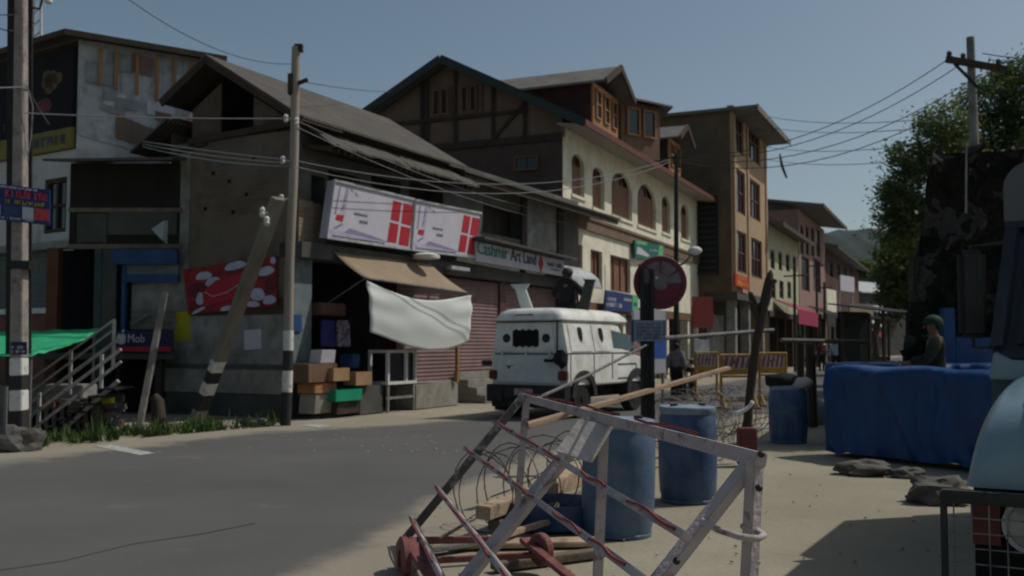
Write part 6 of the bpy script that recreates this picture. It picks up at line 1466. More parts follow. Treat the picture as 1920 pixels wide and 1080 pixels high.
def vwheel(x, y):
    c = FV.w(x, y, .36); mb = MB(); mb.lathe([(.2, -.1), (.33, -.11), (.36, -.06), (.36, .06), (.33, .11), (.2, .1)], tuple(c), 28, axis=tuple(FV.x)); w_ = mb.build('wheel', M['rubber'], av, smooth=True)
    mb = MB(); mb.lathe([(.19, -.105), (.19, .105)], tuple(c), 20, axis=tuple(FV.x)); mb.lathe([(.06, -.13), (.06, .13)], tuple(c), 12, axis=tuple(FV.x)); mb.build('rim', M['dark_iron'], w_)
for y in (.62, 2.95):
    arch(y)
    for x in (.12, WV - .12): vwheel(x, y)
mb = MB(FV); mb.box(.2, WV - .2, .2, LV - .3, .36, .62); mb.build('chassis', M['black_void'], av)
mb = MB(FV); mb.box(.25, WV - .25, LV - .02, LV + .04, .68, .95); mb.build('grille', M['dark_iron'], av)
mb = MB(FV); mb.box(-.02, WV + .02, LV + .0, LV + .12, .42, .58); mb.build('front_bumper', M['dark_iron'], av)
for x in (.3, WV - .3):
    mb = MB(FV); mb.lathe([(.09, 0), (.09, .04), (.05, .06), (.01, .062)], (x, LV + .0, .85), 16, axis=tuple(FV.y)); mb.build('headlight', M['tin'], av, smooth=True)
mb = MB(FV); mb.prism([(.2, CY + .06, 1.72), (WV - .2, CY + .06, 1.72), (WV - .22, CY + .38, 1.30), (.22, CY + .38, 1.30)], (0, .02, .012)); mb.build('windscreen', M['teal_glass'], av)
# turret shields
def tplate(px4, d, m):
    mb = MB(); q = [D(x, y, d) for x, y in px4]; mb.prism([tuple(v) for v in q], tuple(FV.y * .05)); return mb.build('turret_shield', m, av, bevel=.005)
dT = 19.9
tplate([(980, 590), (1002, 590), (985, 543), (966, 543)], 19.5, M['army_grey']); tplate([(966, 543), (985, 543), (992, 532), (956, 533)], 19.4, M['army_grey'])
tplate([(1078, 592), (1100, 592), (1113, 530), (1096, 528)], 19.7, M['dark_concrete']); tplate([(1096, 528), (1113, 530), (1116, 524), (1092, 523)], 19.75, M['dark_concrete'])
tplate([(1046, 592), (1078, 592), (1078, 566), (1046, 566)], 20.3, M['dark_concrete'])

# ================================================================= light blue truck at the right
FK = Frame((2.05, 4.55), (2.92, 4.06))
tk = thing('truck', 'light blue army truck with a rounded bonnet and wire-mesh guard', 'truck', (2.9, 5.5))
WK = 1.95; TB = M['truck_blue']
mb = MB(FK); rows_ = []
st_ = [(-.03, .76, .80, .06), (-.05, .76, .92, .03), (.02, .76, 1.09, .0), (.16, .76, 1.19, .0), (.5, .76, 1.25, -.0), (1.0, .76, 1.28, .0), (1.5, .76, 1.31, .02)]
for y, zb, zt, ins in st_:
    row = []; h_ = zt - zb; nn = 22
    for k in range(nn + 1):
        a = math.pi * (1 - k / nn); ex = .33; cx = math.copysign(abs(math.cos(a)) ** ex, math.cos(a)); sz = abs(math.sin(a)) ** .5
        row.append(mb.V((WK / 2 + (WK / 2 - ins) * cx * (1 - .07 * sz), y, zb + h_ * sz)))
    rows_.append(row)
for i in range(len(rows_) - 1):
    for k in range(len(rows_[0]) - 1): mb.face([rows_[i][k], rows_[i][k + 1], rows_[i + 1][k + 1], rows_[i + 1][k]])
mb.face(rows_[0]); mb.build('bonnet', TB, tk, smooth='all', subsurf=1)
mb = MB(FK)
for x in (.27, WK - .27):
    pts = []
    for y, zb, zt, ins in st_:
        cx = abs((x - WK / 2) / (WK / 2)); a = math.acos(min(1, cx ** (1 / .33))); sz = abs(math.sin(a)) ** .5; pts.append((x, y - .004 * (y < .1), zb + (zt - zb) * sz + .002))
    mb.tube(pts, .006, 6)
mb.build('bonnet_seam', M['black_paint'], tk)
mb = MB(FK); mb.box(.03, WK - .03, .06, .5, .30, .775); mb.build('grille', M['black_void'], tk)
mb = MB(FK); mb.box(-.09, WK + .14, -.16, -.08, .70, .755); mb.box(-.09, WK + .14, -.16, -.08, .22, .30); mb.build('bumper', M['black_paint'], tk, bevel=.008)
mb = MB(FK)
for x in (-.09, .6, 1.3, WK + .08): mb.box(x, x + .026, -.15, -.11, .05, .70)
mb.loose('guard_bar', M['black_paint'], tk)
mb = MB(FK)
for k in range(30): x = -.04 + (WK + .1) * k / 29; mb.box(x, x + .006, -.125, -.119, .08, .70)
for k in range(10): z = .1 + .6 * k / 9; mb.box(-.05, WK + .08, -.118, -.112, z, z + .006)
mb.build('guard_mesh', M['grey_iron'], tk)
for x in (.27, WK - .27):
    c = (x, .04, .60); mb = MB(FK); mb.lathe([(.10, 0), (.105, .03), (.09, .05), (.05, .065), (.01, .07)], c, 24, axis=tuple(-FK.y)); hl = mb.build('headlight', mat('lamp_glass', (.34, .35, .35), .2, .2, 20, .3, 30, spec=.6), tk, smooth=True)
    mb = MB(FK); mb.lathe([(.105, .0), (.125, .01), (.125, .045), (.105, .035)], c, 24, axis=tuple(-FK.y), caps=False); mb.build('lamp_ring', M['tin'], hl, smooth=True)
mb = MB(FK); mb.box(.02, .14, .02, .08, .50, .68); mb.box(WK - .14, WK - .02, .02, .08, .50, .68); mb.loose('side_reflector', M['tail_red'], tk)
# cab
mb = MB(FK)
CB = [(0.02, 1.5, .7), (WK - .02, 1.5, .7)]
zc0, zc1, zc2 = 1.34, 2.12, 2.52
def ring_(y, x_in, z0, z1): return [(x_in, y, z0), (WK - x_in, y, z0), (WK - x_in, y, z1), (x_in, y, z1)]
mb.box(.02, WK - .02, 1.5, 3.0, .7, zc0)
mb.prism([(.03, 2.0, zc0), (.03, 3.0, zc0), (.12, 3.0, zc2 - .1), (.12, 2.0, zc2 - .1)], (.06, 0, 0)); mb.prism([(WK - .03, 2.0, zc0), (WK - .03, 3.0, zc0), (WK - .12, 3.0, zc2 - .1), (WK - .12, 2.0, zc2 - .1)], (-.06, 0, 0)); mb.box(.05, WK - .05, 2.95, 3.0, zc0, zc2 - .1)
mb.build('cab', mat('cab_dark_blue', (.06, .095, .12), .4, .15, 2, .05), tk, bevel=.02, smooth=True)
mb = MB(FK); P = []
for k in range(9): t = math.pi / 2 * k / 8; P.append((.10 + .16 * (1 - math.sin(t)), zc1 + .10 + .3 * math.sin(t))) 
prof = [(.10, zc1 + .02), (.10, zc2 - .18)] + [(.10 + .16 * (1 - math.cos(t)), zc2 - .18 + .16 * math.sin(t)) for t in [math.pi / 2 * k / 6 for k in range(7)]]
prof = prof + [(WK - x, z) for x, z in prof[::-1]]
mb.prism([(x, 1.72, z) for x, z in prof], (0, 1.3, 0)); mb.build('cab_roof', mat('cab_roof_grey', (.10, .105, .105), .7, .15, 2, .1), tk, smooth=True)
M['cab_trim'] = mat('cab_trim', (.03, .035, .045), .6, .2, 3, .1)
mb = MB(FK); mb.prism([(.03, 1.46, zc0 - .02), (WK - .03, 1.46, zc0 - .02), (WK - .03, 1.52, zc0 + .05), (.03, 1.52, zc0 + .05)], (0, .2, 0)); mb.bar((.06, 1.5, zc0 + .04), (.15, 1.78, zc1 + .02), .07, .06); mb.bar((WK - .06, 1.5, zc0 + .04), (WK - .15, 1.78, zc1 + .02), .07, .06); mb.bar((.1, 1.77, zc1 + .02), (WK - .1, 1.77, zc1 + .02), .07, .07); mb.bar((WK / 2, 1.5, zc0 + .04), (WK / 2, 1.77, zc1), .04); mb.bar((.26, 1.5, zc0 + .04), (.33, 1.77, zc1), .035); mb.build('windscreen_frame', M['cab_trim'], tk)
mb = MB(FK); mb.prism([(.06, 1.53, zc0 + .05), (WK - .06, 1.53, zc0 + .05), (WK - .14, 1.80, zc1), (.14, 1.80, zc1)], (0, .01, .003)); mb.build('windscreen', M['glass'], tk)
mb = MB(FK); mb.bar((.18, 1.49, zc0 + .06), (.24, 1.68, zc1 - .25), .03, .02); mb.bar((.45, 1.47, zc0 + .08), (1.0, 1.50, zc0 + .12), .02); mb.build('wiper', M['black_paint'], tk)
mb = MB(FK); A = [math.pi * k / 10 for k in range(11)]
mb.prism([(.02, 1.30, 1.2), (.30, 1.30, 1.2), (.33, 1.30, 1.30), (.14, 1.30, 1.31), (.05, 1.30, 1.36)], (0, .12, 0)); mb.build('scuttle_vent', TB, tk, bevel=.01)
mb = MB(FK); mb.box(.0, WK, 3.05, 4.75, .75, 1.5); mb.box(.03, WK - .03, 3.08, 4.72, 1.5, 2.42); mb.build('rear_body', mat('canvas_dark', (.045, .05, .04), .9, .2, 3, .2), tk, bevel=.06, smooth=True)
mb = MB(FK); mb.box(.2, WK - .2, .4, 4.6, .42, .75); mb.build('chassis', M['black_void'], tk)
for y in (.75, 3.9):
    for x in (.14, WK - .14):
        c = FK.w(x, y, .40); mb = MB(); mb.lathe([(.22, -.11), (.37, -.12), (.40, -.07), (.40, .07), (.37, .12), (.22, .11)], tuple(c), 28, axis=tuple(FK.x)); w_ = mb.build('wheel', M['rubber'], tk, smooth=True)
        mb = MB(); mb.lathe([(.21, -.115), (.21, .115)], tuple(c), 20, axis=tuple(FK.x)); mb.build('rim', M['grey_iron'], w_)
mb = MB(); q = D(1822, 550, 6.0); mb.box(q.x - .085, q.x + .085, 5.96, 6.03, D(1, 634, 6).z, D(1, 468, 6).z); o = mb.build('mirror', M['black_paint'], tk, bevel=.03, smooth=True)
mb = MB(); t_ = FK.w(.1, 1.6, 2.0); b_ = FK.w(.05, 1.5, 1.38); mb.tube([tuple(t_), (q.x, 6.0, 1.99), (q.x, 6.0, 1.38), tuple(b_)], .012); mb.build('mirror_arm', M['black_paint'], tk)
mb = MB(FK); mb.tube([(WK / 2 - .1, 1.75, 2.3), (WK / 2 + .1, 1.75, 2.3)], .02); mb.build('roof_handle', M['black_paint'], tk)
# ================================================================= camouflage netting shelter
cn = thing('camouflage_shelter', 'tall shelter draped in dark camouflage netting behind the truck', 'shelter', (7.5, 14.6))
m, nt, b = _nodes('camouflage'); L = nt.links.new
tc = _n(nt, 'ShaderNodeTexCoord'); n1 = _n(nt, 'ShaderNodeTexNoise', Scale=.95, Detail=2.0, Distortion=.8); L(tc.outputs['Object'], n1.inputs['Vector'])
r = _n(nt, 'ShaderNodeValToRGB'); L(n1.outputs['Fac'], r.inputs['Fac']); r.color_ramp.interpolation = 'CONSTANT'
r.color_ramp.elements[0].color = (.010, .013, .009, 1); r.color_ramp.elements[1].position = .5; r.color_ramp.elements[1].color = (.016, .014, .011, 1)
for p, c in ((.42, (.007, .008, .007, 1)), (.58, (.045, .045, .042, 1)), (.66, (.011, .013, .010, 1))): e = r.color_ramp.elements.new(p); e.color = c
L(r.outputs[0], b.inputs['Base Color']); b.inputs['Roughness'].default_value = .95; b.inputs['Specular IOR Level'].default_value = .1
n2 = _n(nt, 'ShaderNodeTexVoronoi', Scale=14.0); L(tc.outputs['Object'], n2.inputs['Vector']); bp = _n(nt, 'ShaderNodeBump', Strength=.8, Distance=.05); L(n2.outputs['Distance'], bp.inputs['Height']); L(bp.outputs[0], b.inputs['Normal'])
M['camo'] = m
def netting(P, nu, nv, sd, amp=.16):
    """P: four corners (bottom-left, bottom-right, top-right, top-left)"""
    mb = MB(); gr = []; nrm = (P[1] - P[0]).cross(P[3] - P[0]).normalized()
    for i in range(nu + 1):
        row = []
        for j in range(nv + 1):
            u, v = i / nu, j / nv; p = P[0].lerp(P[1], u).lerp(P[3].lerp(P[2], u), v)
            n = mnoise.noise(Vector((u * 5, v * 4, sd))) * amp + mnoise.noise(Vector((u * 14, v * 12, sd))) * amp * .4
            sag = -.14 * abs(math.sin(math.pi * u * 3)) * v ** 6
            row.append(mb.bm.verts.new(p + nrm * n * (1 if 0 < v else .5) + Vector((0, 0, sag))))
        gr.append(row)
    for i in range(nu):
        for j in range(nv): mb.face([gr[i][j], gr[i + 1][j], gr[i + 1][j + 1], gr[i][j + 1]])
    return mb
z = lambda y, d=14: D(1, y, d).z
tl, tr = D(1748, 284, 14.2), Vector((12, 14.6, z(250)))
bl, brr = D(1668, 700, 13.9), Vector((12, 13.9, 0)); bl.z = 0
netting([bl, brr, tr, tl], 46, 30, 2).build('front_net', M['camo'], cn, smooth='all')
bl2, tl2 = D(1700, 700, 19.5), D(1752, 330, 19.5); bl2.z = 0
netting([bl2, bl, tl, tl2], 30, 30, 7).build('side_net', M['camo'], cn, smooth='all')
netting([tl, tr, Vector((12.5, 19.5, tl2.z + .2)), tl2], 30, 14, 9, .1).build('top_net', M['camo'], cn, smooth='all')
mb = MB(); random.seed(31)
for k in range(700):
    u, v = random.random(), random.random(); p = bl.lerp(brr, u).lerp(tl.lerp(tr, u), v) + Vector((0, -.06 - random.random() * .08, 0))
    if u > .55: continue
    s = random.uniform(.05, .14); a = random.uniform(0, 6.28); d = Vector((math.cos(a), random.uniform(-.5, .2), math.sin(a))) * s; e = Vector((-math.sin(a), random.uniform(-.4, .2), math.cos(a))) * s * .5
    mb.face([mb.bm.verts.new(p + x) for x in (-d - e, -d + e, d + e * .6, d - e * .6)])
for k in range(0):
    v = random.random(); p = bl.lerp(tl, v) + Vector((random.uniform(-.12, .15), random.uniform(-.1, .3), 0)); s = random.uniform(.06, .16); a = random.uniform(0, 6.28)
    d = Vector((math.cos(a), random.uniform(-.5, .5), math.sin(a))) * s; e = Vector((-math.sin(a), 0, math.cos(a))) * s * .5; mb.face([mb.bm.verts.new(p + x) for x in (-d - e, -d + e, d + e, d - e)])
mb.build('net_flaps', M['camo'], cn)
mb = MB()
for x, y in ((tl.x + .1, 14.4), (tl.x + 3, 14.6), (tl2.x + .1, 19.3)): mb.tube([(x, y, 0), (x, y, tl.z - .15)], .05)
mb.tube([(tl.x + .1, 14.4, tl.z - .12), (11.9, 14.7, tl.z + .1)], .05); mb.loose('support_pole', M['dark_wood'], cn)
# ================================================================= trees
bark = mat('bark', (.075, .06, .045), .95, .3, 5, .5, 12)
def leafm(name, c):
    m = mat(name, c, .6, .3, 1.5, 0); nt = m.node_tree; b = nt.nodes['Principled BSDF']; o = [n for n in nt.nodes if n.type == 'OUTPUT_MATERIAL'][0]
    tr = nt.nodes.new('ShaderNodeBsdfTranslucent'); tr.inputs['Color'].default_value = (c[0] * 1.6, c[1] * 1.7, c[2] * 1.2, 1)
    mx = nt.nodes.new('ShaderNodeMixShader'); mx.inputs[0].default_value = .4; nt.links.new(b.outputs[0], mx.inputs[1]); nt.links.new(tr.outputs[0], mx.inputs[2]); nt.links.new(mx.outputs[0], o.inputs['Surface']); return m
LG = [leafm('leaf_dark', (.03, .055, .016)), leafm('leaf_mid', (.06, .085, .032)), leafm('leaf_light', (.10, .125, .045))]
def tree(label, x, y, trunk_h, lobes, n_clump, leaf, sd, grp='trees along the far side of the street', light=.3):
    random.seed(sd); t = thing('broadleaf_tree', label, 'tree', (x, y), grp)
    base = Vector((x, y, 0)); top = Vector((x + .2, y + .1, trunk_h))
    mb = MB(); mb.tube([tuple(base), (x + .05, y, trunk_h * .3), (x - .05, y + .05, trunk_h * .65), tuple(top)], [.26, .21, .18, .13], 12)
    for c, r in lobes:
        c = Vector(c); s = base.lerp(top, random.uniform(.55, 1)); mid = s.lerp(c, .5) + Vector((random.uniform(-.2, .2), random.uniform(-.2, .2), -.15)); mb.tube([tuple(s), tuple(mid), tuple(c)], [.10, .07, .03], 8)
        for k in range(5): e = c + Vector((random.gauss(0, 1), random.gauss(0, 1), random.gauss(0, .8))) * r * .5; mb.tube([tuple(mid.lerp(c, .6)), tuple(e)], [.03, .01], 5)
    mb.build('trunk', bark, t, smooth='all')
    mb = MB(); tot = sum(r ** 2 for c, r in lobes)
    for c, r in lobes:
        c = Vector(c)
        for q in range(int(n_clump * r ** 2 / tot)):
            d = Vector((random.gauss(0, 1), random.gauss(0, 1), random.gauss(0, 1))).normalized(); rr = r * random.uniform(.35, 1.0) ** .6 * (1 + .35 * mnoise.noise(d * 1.8 + c))
            cc = c + Vector((d.x * rr, d.y * rr, d.z * rr * .85)); cs = random.uniform(.16, .5) * (r / 1.2) ** .3
            pick = random.random()
            base_m = 2 if pick < light else (1 if pick < light + .4 else 0)
            for k in range(34):
                p = cc + Vector((random.gauss(0, cs), random.gauss(0, cs), random.gauss(0, cs * .75))) * .62
                a = Vector((random.gauss(0, 1), random.gauss(0, 1), random.gauss(0, .7))).normalized(); b_ = a.orthogonal().normalized(); b_ = (b_ * math.cos(k) + a.cross(b_) * math.sin(k)); s = leaf * random.uniform(.6, 1.3)
                mb.mi = max(0, min(2, base_m + (random.random() < .25) - (random.random() < .25)))
                mb.face([mb.bm.verts.new(v) for v in (p - a * s, p + b_ * s * .42, p + a * s, p - b_ * s * .42)])
    mb.build('crown', LG, t)
def lob(lst, d): return [((D(px, py, d).x, d + dy, D(px, py, d).z), rp * d / F) for px, py, rp, dy in lst]
tree('bushy light green tree behind the edge of the camouflage shelter', D(1735, 600, 27).x, 27.5, 5.0, lob([(1690, 365, 42, 0), (1725, 300, 48, .3), (1760, 240, 46, -.3), (1695, 440, 40, .2), (1740, 400, 60, .8), (1790, 300, 60, .5), (1665, 350, 20, 0), (1670, 400, 22, .2)], 27), 620, .062, 41, light=.42)
tree('tall dark green tree rising behind the utility pole', D(1905, 500, 30).x, 30.5, 6.5, lob([(1850, 190, 50, 0), (1895, 150, 45, .4), (1930, 200, 80, 0), (1880, 260, 70, .8), (1830, 260, 45, -.2), (1980, 150, 90, .5), (1960, 280, 110, 0)], 30), 760, .07, 42, light=.3)
tree('dense dark tree further along the street beyond the bushy green one', D(1725, 600, 44).x, 44, 4.5, lob([(1695, 500, 45, 0), (1735, 470, 60, .8), (1672, 545, 24, 0), (1720, 550, 50, .3)], 44), 300, .13, 43, light=.08)
tree('small far tree beyond the end of the street', D(1650, 600, 75).x, 76, 3.5, lob([(1665, 470, 26, 0), (1682, 520, 34, .5), (1672, 560, 30, 0), (1700, 500, 45, 1)], 75), 200, .18, 44, light=.25)
tree('low green bush in front of the hill beyond the dark brick house', D(1630, 640, 135).x, 135, 4, lob([(1622, 505, 20, 0), (1640, 512, 18, 1), (1600, 510, 16, 0)], 135), 110, .3, 45, light=.4)

# ---- dark stalls added to stand in for the shade under the trees
def stall(label, px0, px1, d, ztop, m):
    a, b_ = D(px0, 645, d), D(px1, 645, d + .6); fr = Frame((a.x, a.y), (b_.x, b_.y)); L0 = fr.L
    t = thing('added_shade_stall', label, 'stall', (a.x, a.y), 'dark stalls added in place of tree shade')
    mb = MB(fr); mb.prism([(-.2, -.5, ztop - .2), (L0 + .2, -.5, ztop - .25), (L0 + .2, 2.2, ztop + .1), (-.2, 2.2, ztop + .15)], (0, 0, .04)); mb.build('canopy', m, t)
    mb = MB(fr)
    for s in (.05, L0 - .05):
        for y in (0, 1.8): mb.box(s - .04, s + .04, y - .04, y + .04, 0, ztop - .15)
    mb.loose('post', M['dark_wood'], t)
    mb = MB(fr); mb.box(.1, L0 - .1, 0, .7, 0, .85); mb.build('counter', M['dark_wood'], t, bevel=.02)
    mb = MB(fr); mb.box(0, L0, 1.9, 1.95, 0, ztop - .1); mb.build('back_cloth', M['dark_fabric'], t)
stall('added dark stall standing in for tree shade, nearer the camouflage shelter', 1655, 1712, 32, 2.6, M['dark_fabric'])
stall('added dark stall standing in for tree shade, further down the street with a grey canopy', 1632, 1668, 44, 2.7, M['slate'])
for px, d, h_, lab in ((1490, 50, 5.2, 'thin dark pole before the magenta awning'), (1532, 60, 6.5, 'thin dark pole before the pink house'), (1546, 66, 5.5, 'thin dark pole beside the corner of the pink house')):
    p = D(px, 645, d); mb = MB(); mb.tube([(p.x, d, 0), (p.x + .05, d, h_)], .075, 8); mb.bar((p.x - .5, d, h_ - .4), (p.x + .5, d, h_ - .35), .07); tag(mb.build('street_pole', M['dark_wood']), lab, 'pole', 'poles of the far street')
# ================================================================= people
def skin_mesh(verts, edges, radii, root, sub=2):
    me = bpy.data.meshes.new('sk'); me.from_pydata([tuple(v) for v in verts], edges, []); o = bpy.data.objects.new('sk', me); COL.objects.link(o)
    md = o.modifiers.new('skin', 'SKIN'); md.use_smooth_shade = True
    for i, r_ in enumerate(radii): sv = me.skin_vertices[0].data[i]; sv.radius = (r_, r_) if not isinstance(r_, tuple) else r_; sv.use_root = (i == root)
    ss_ = o.modifiers.new('s', 'SUBSURF'); ss_.levels = ss_.render_levels = sub
    bpy.context.view_layer.update(); out = bpy.data.meshes.new_from_object(o.evaluated_get(bpy.context.evaluated_depsgraph_get()))
    bpy.data.objects.remove(o); bpy.data.meshes.remove(me); return out
def chain_mesh(J, chains, rad, root):
    names = []; [names.append(n) for c in chains for n in c if n not in names]
    idx = {n: i for i, n in enumerate(names)}; ed = set()
    for c in chains:
        for a, b_ in zip(c, c[1:]): ed.add((idx[a], idx[b_]))
    return skin_mesh([J[n] for n in names], list(ed), [rad[n] for n in names], idx[root])
def person(label, loc, face, h=1.7, pose=None, top=None, trousers=None, hair='hair', headwear=None, vest=None, legs=True, scarf=None):
    k = h / 1.72; J = dict(pelvis=(0, 0, .95), waist=(0, .01, 1.08), chest=(0, .0, 1.30), neck=(0, -.01, 1.47), chin=(0, .015, 1.535), head=(0, .02, 1.60), crown=(0, .005, 1.68))
    for s, n in ((-1, 'L'), (1, 'R')):
        J.update({'sh' + n: (s * .18, -.01, 1.41), 'el' + n: (s * .235, -.02, 1.14), 'wr' + n: (s * .24, .06, .90), 'pa' + n: (s * .24, .09, .83), 'hip' + n: (s * .095, 0, .92), 'kn' + n: (s * .11, .03, .50), 'an' + n: (s * .11, -.02, .09), 'to' + n: (s * .125, .15, .035)})
    J.update(pose or {})
    R = Matrix.Rotation(face, 3, 'Z'); J = {a: R @ (Vector(v) * k) for a, v in J.items()}
    rad = dict(pelvis=(.15, .11), waist=(.13, .10), chest=(.16, .11), neck=.052, chin=.066, head=.088, crown=.07)
    for n in 'LR': rad.update({'sh' + n: .062, 'el' + n: .043, 'wr' + n: .029, 'pa' + n: (.04, .022), 'hip' + n: .085, 'kn' + n: .058, 'an' + n: .04, 'to' + n: .035})
    rad = {a: (tuple(x * k for x in v) if isinstance(v, tuple) else v * k) for a, v in rad.items()}
    t = thing('person', label, 'person', loc); L0 = Vector(loc)
    ch = [['pelvis', 'waist', 'chest', 'neck', 'chin', 'head', 'crown']] + [['chest', 'sh' + n, 'el' + n, 'wr' + n, 'pa' + n] for n in 'LR'] + ([['pelvis', 'hip' + n, 'kn' + n, 'an' + n, 'to' + n] for n in 'LR'] if legs else [])
    me = chain_mesh(J, ch, rad, 'pelvis')
    bm = bmesh.new(); bm.from_mesh(me)
    mb = MB(); mb.bm.free(); mb.bm = bm; fwd = R @ Vector((0, 1, 0)); rt = R @ Vector((1, 0, 0))
    hd = J['head']
    mb.tube([tuple(hd + fwd * .078 * k + Vector((0, 0, .02 * k))), tuple(hd + fwd * .108 * k + Vector((0, 0, -.025 * k)))], [.008 * k, .016 * k], 6)     # nose
    for s in (-1, 1): mb.tube([tuple(hd + rt * s * .085 * k + Vector((0, 0, -.025 * k))), tuple(hd + rt * s * .095 * k + Vector((0, 0, .025 * k)))], [.012 * k, .018 * k], 6)
    for n, s in (('L', -1), ('R', 1)):                                           # five fingers on each hand
        pa, wr = J['pa' + n], J['wr' + n]; d = (pa - wr).normalized(); side = d.cross(fwd).normalized() if abs(d.dot(fwd)) < .9 else rt
        cu = side.cross(d).normalized()
        for q, (o_, ln) in enumerate(((-.026, .062), (-.009, .072), (.009, .068), (.026, .052))):
            p = pa + side * o_ * k + d * .015 * k; mb.tube([tuple(p), tuple(p + d * ln * .5 * k + cu * .008 * k), tuple(p + d * ln * k * .9 + cu * .03 * k)], [.0095 * k, .009 * k, .007 * k], 6)
        p = pa - d * .03 * k + side * .03 * s * k; mb.tube([tuple(p), tuple(p + (d * .6 + side * s * .7 + cu * .4) * .035 * k), tuple(p + (d + side * s * .6 + cu * .5) * .055 * k)], [.012 * k, .010 * k, .008 * k], 6)
    mb.mi = 1
    for s in (-1, 1): mb.blob(tuple(hd + fwd * .083 * k + rt * s * .032 * k + Vector((0, 0, .015 * k))), .011 * k, sub=1, rough=0)
    mb.tube([tuple(hd + fwd * .088 * k + rt * -.025 * k + Vector((0, 0, -.055 * k))), tuple(hd + fwd * .092 * k + rt * .025 * k + Vector((0, 0, -.055 * k)))], .006 * k, 6)
    for v in bm.verts: v.co += L0
    body = mb.build('body', [M['skin'], M['hair']], t, smooth='all')
    def garment(name, chains, grow, m, extra=None):
        r2 = {a: (tuple(x + grow for x in v) if isinstance(v, tuple) else v + grow) for a, v in rad.items()}; J2 = dict(J)
        if extra: J2.update(extra(J2))
        for a in J2:
            if a not in r2: r2[a] = r2['el' + a[-1]] if a[-1] in 'LR' else (.125 * k, .088 * k)
        g = chain_mesh(J2, chains, r2, chains[0][0]); g.materials.append(m); o = bpy.data.objects.new(name, g); COL.objects.link(o); o.parent = t
        for p in g.polygons: p.use_smooth = True
    def ex(J2):
        d = {'collar': J2['chest'].lerp(J2['neck'], .82)}
        for n in 'LR': d['sl' + n] = J2['el' + n].lerp(J2['wr' + n], .85); d['hem' + n] = J2['kn' + n].lerp(J2['an' + n], .95)
        return d
    garment('shirt', [['pelvis', 'waist', 'chest', 'collar']] + [['chest', 'sh' + n, 'el' + n, 'sl' + n] for n in 'LR'], (.03 * k), top or M['dark_fabric'], ex)
    if scarf: garment('scarf', [['collar', 'neck', 'chin']], .014 * k, scarf, ex)
    if vest: garment('vest', [['pelvis', 'waist', 'chest']], .05 * k, vest)
    if legs:
        garment('trousers', [['pelvis', 'hip' + n, 'kn' + n, 'hem' + n] for n in 'LR'], .022 * k, trousers or M['dark_fabric'], ex)
        mb = MB()
        for n in 'LR': a, b_ = J['an' + n] + L0, J['to' + n] + L0; mb.tube([tuple(a - fwd * .04 * k - Vector((0, 0, .04 * k))), tuple(a.lerp(b_, .5) - Vector((0, 0, .012 * k))), tuple(b_)], [.045 * k, .048 * k, .035 * k], 10)
        mb.build('shoes', M['black_paint'], t, smooth='all')
    mb = MB(); c = hd + L0 + fwd * -.012 * k + Vector((0, 0, .035 * k)); b0 = bmesh.ops.create_icosphere(mb.bm, subdivisions=3, radius=1)
    big = headwear is not None
    for v in b0['verts']:
        q = v.co.copy(); f_ = q.dot(Vector((0, 1, 0))); lo_ = -.15 if f_ > .2 else -.75
        if big: lo_ = -.12 if f_ > -.1 else -.75
        if q.z < lo_: q.z = lo_
        s_ = (.112, .126, .112) if big else (.099, .112, .105); v.co = c + R @ Vector((q.x * s_[0], q.y * s_[1], q.z * s_[2])) * k
    mb.build('helmet' if big else 'hair', headwear or M[hair], t, smooth='all')
    return t
camo_m = mat('uniform', (.02, .024, .017), .9, .3, 9, .1, c2=(.03, .028, .02), amt=.4, sharp=.1); green_cap = mat('green_cap', (.008, .035, .022), .8, .2, 6, .1)
# soldier standing in the turret, seen from behind, arms forward on the shields
p = D(1064, 560, 20.0); hz = D(1064, 503, 20.0).z
head_aim = math.atan2(-FV.y.x, FV.y.y)
person('soldier in black standing in the open turret of the armoured vehicle, back to the camera', (p.x, 20.0, hz - 1.73), head_aim, 1.72,
       dict(elL=(-.36, .05, 1.20), wrL=(-.30, .30, 1.22), paL=(-.28, .37, 1.23), elR=(.34, .06, 1.18), wrR=(.30, .30, 1.2), paR=(.28, .37, 1.21)), M['dark_fabric'], M['dark_fabric'], headwear=M['black_paint'], vest=M['dark_fabric'], scarf=M['dark_fabric'])
# guard behind the tarpaulin wall
p = D(1752, 645, 13.15); person('guard in a green head cover and black vest standing behind the blue tarpaulin wall', (p.x, 13.15, 0), math.radians(75), 1.76,
       dict(elL=(-.26, .12, 1.17), wrL=(-.18, .36, 1.12), paL=(-.17, .43, 1.12)), camo_m, camo_m, headwear=green_cap, vest=M['dark_fabric'])
p = D(1268, 645, 24.5); person('dark-haired person in a grey shirt walking away past the yellow barriers', (p.x, 24.5, 0), math.radians(-25), 1.42, dict(knR=(.10, .16, .50), anR=(.10, .12, .12), toR=(.11, .28, .08), knL=(-.1, .0, .5), anL=(-.1, -.14, .10), toL=(-.11, .0, .035), elL=(-.25, -.1, 1.15), wrL=(-.25, -.12, .92), paL=(-.25, -.10, .85)), mat('grey_shirt', (.16, .16, .19), .9, .15, 5, .05), M['dark_fabric'])
p = D(1567, 645, 40); person('distant person in a pale blue shirt in the far street', (p.x, 40, 0), math.radians(160), 1.62, None, mat('blue_shirt', (.30, .33, .45), .9, .1, 5, 0), M['dark_fabric'])
p = D(1600, 645, 46); person('distant person in dark clothes near the far shops', (p.x, 46, 0), math.radians(200), 1.65, None, M['dark_fabric'], M['dark_fabric'])
p = D(1622, 645, 43); person('distant person in brown clothes under the dark tree', (p.x, 43, 0), math.radians(150), 1.7, None, M['old_wood'], M['dark_fabric'])
p = D(1518, 645, 38); person('distant person in a white shirt near the magenta awning', (p.x, 38, 0), math.radians(30), 1.6, None, mat('white_shirt', (.42, .42, .42), .9, .1, 5, 0), M['dark_fabric'])
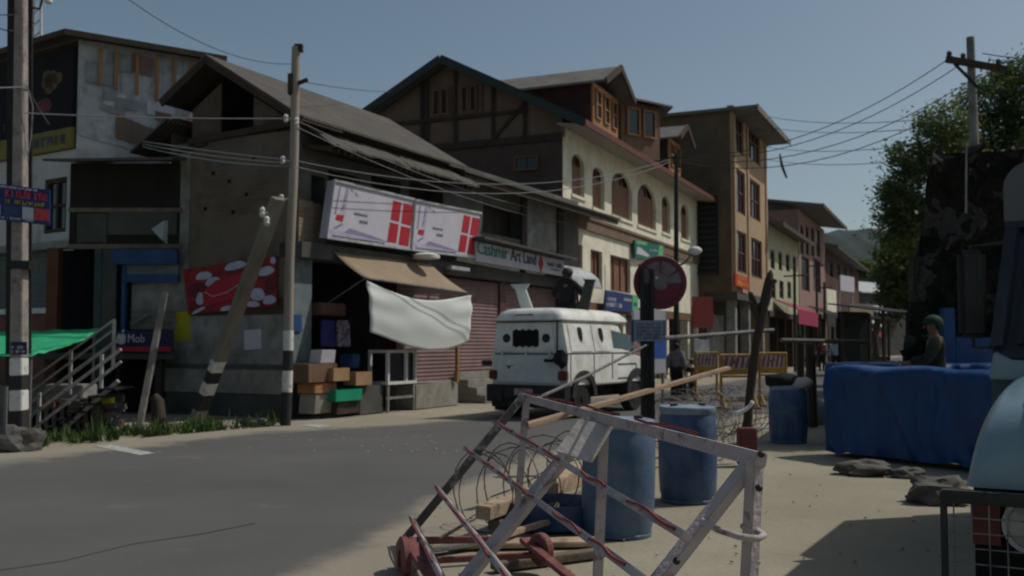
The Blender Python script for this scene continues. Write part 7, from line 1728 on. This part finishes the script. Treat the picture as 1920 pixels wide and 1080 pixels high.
p = D(1540, 645, 52); person('distant person in maroon clothes below the pink house', (p.x, 52, 0), math.radians(190), 1.65, None, M['tail_red'], M['dark_fabric'])
# parked motorcycle by the walking person
mc = V3(D(1292, 645, 25.5).x, 25.5, 0); mt = thing('motorcycle', 'dark parked motorcycle just behind the walking person', 'motorcycle', mc)
ax = Vector((.3, .95, 0)).normalized(); lat = Vector((.95, -.3, 0)).normalized()
for s in (-.62, .62):
    mb = MB(); mb.lathe([(.2, -.03), (.28, -.045), (.3, 0), (.28, .045), (.2, .03)], tuple(mc + ax * s + V3(0, 0, .3)), 22, axis=tuple(lat), caps=False); w_ = mb.build('wheel', M['rubber'], mt, smooth=True)
    mb = MB(); mb.lathe([(.2, -.012), (.2, .012)], tuple(mc + ax * s + V3(0, 0, .3)), 16, axis=tuple(lat)); mb.build('rim', M['grey_iron'], w_)
mb = MB(); mb.blob(tuple(mc + ax * .12 + V3(0, 0, .78)), .2, .8, 1.5, .6, 2, 0); mb.build('fuel_tank', mat('tank_maroon', (.09, .02, .03), .35, .2, 3, 0), mt, smooth='all')
mb = MB(); mb.blob(tuple(mc - ax * .35 + V3(0, 0, .80)), .2, .7, 1.8, .35, 2, 0); mb.build('saddle', M['black_paint'], mt, smooth='all')
mb = MB(); mb.blob(tuple(mc + V3(0, 0, .42)), .2, .7, 1.2, .9, 2, .2); mb.build('engine', M['dark_iron'], mt)
mb = MB(); mb.tube([tuple(mc + ax * .62 + V3(0, 0, .3)), tuple(mc + ax * .42 + V3(0, 0, 1.0))], .03); mb.tube([tuple(mc + ax * .4 + lat * -.33 + V3(0, 0, 1.02)), tuple(mc + ax * .42 + V3(0, 0, .98)), tuple(mc + ax * .4 + lat * .33 + V3(0, 0, 1.02))], .018); mb.tube([tuple(mc - ax * .62 + V3(0, 0, .3)), tuple(mc - ax * .2 + V3(0, 0, .45))], .03); mb.build('handlebar', M['dark_iron'], mt)
mb = MB(); mb.lathe([(.09, 0), (.1, .05), (.05, .08), (.01, .085)], tuple(mc + ax * .5 + V3(0, 0, .92)), 14, axis=tuple(ax)); mb.build('headlight', M['tin'], mt, smooth=True)
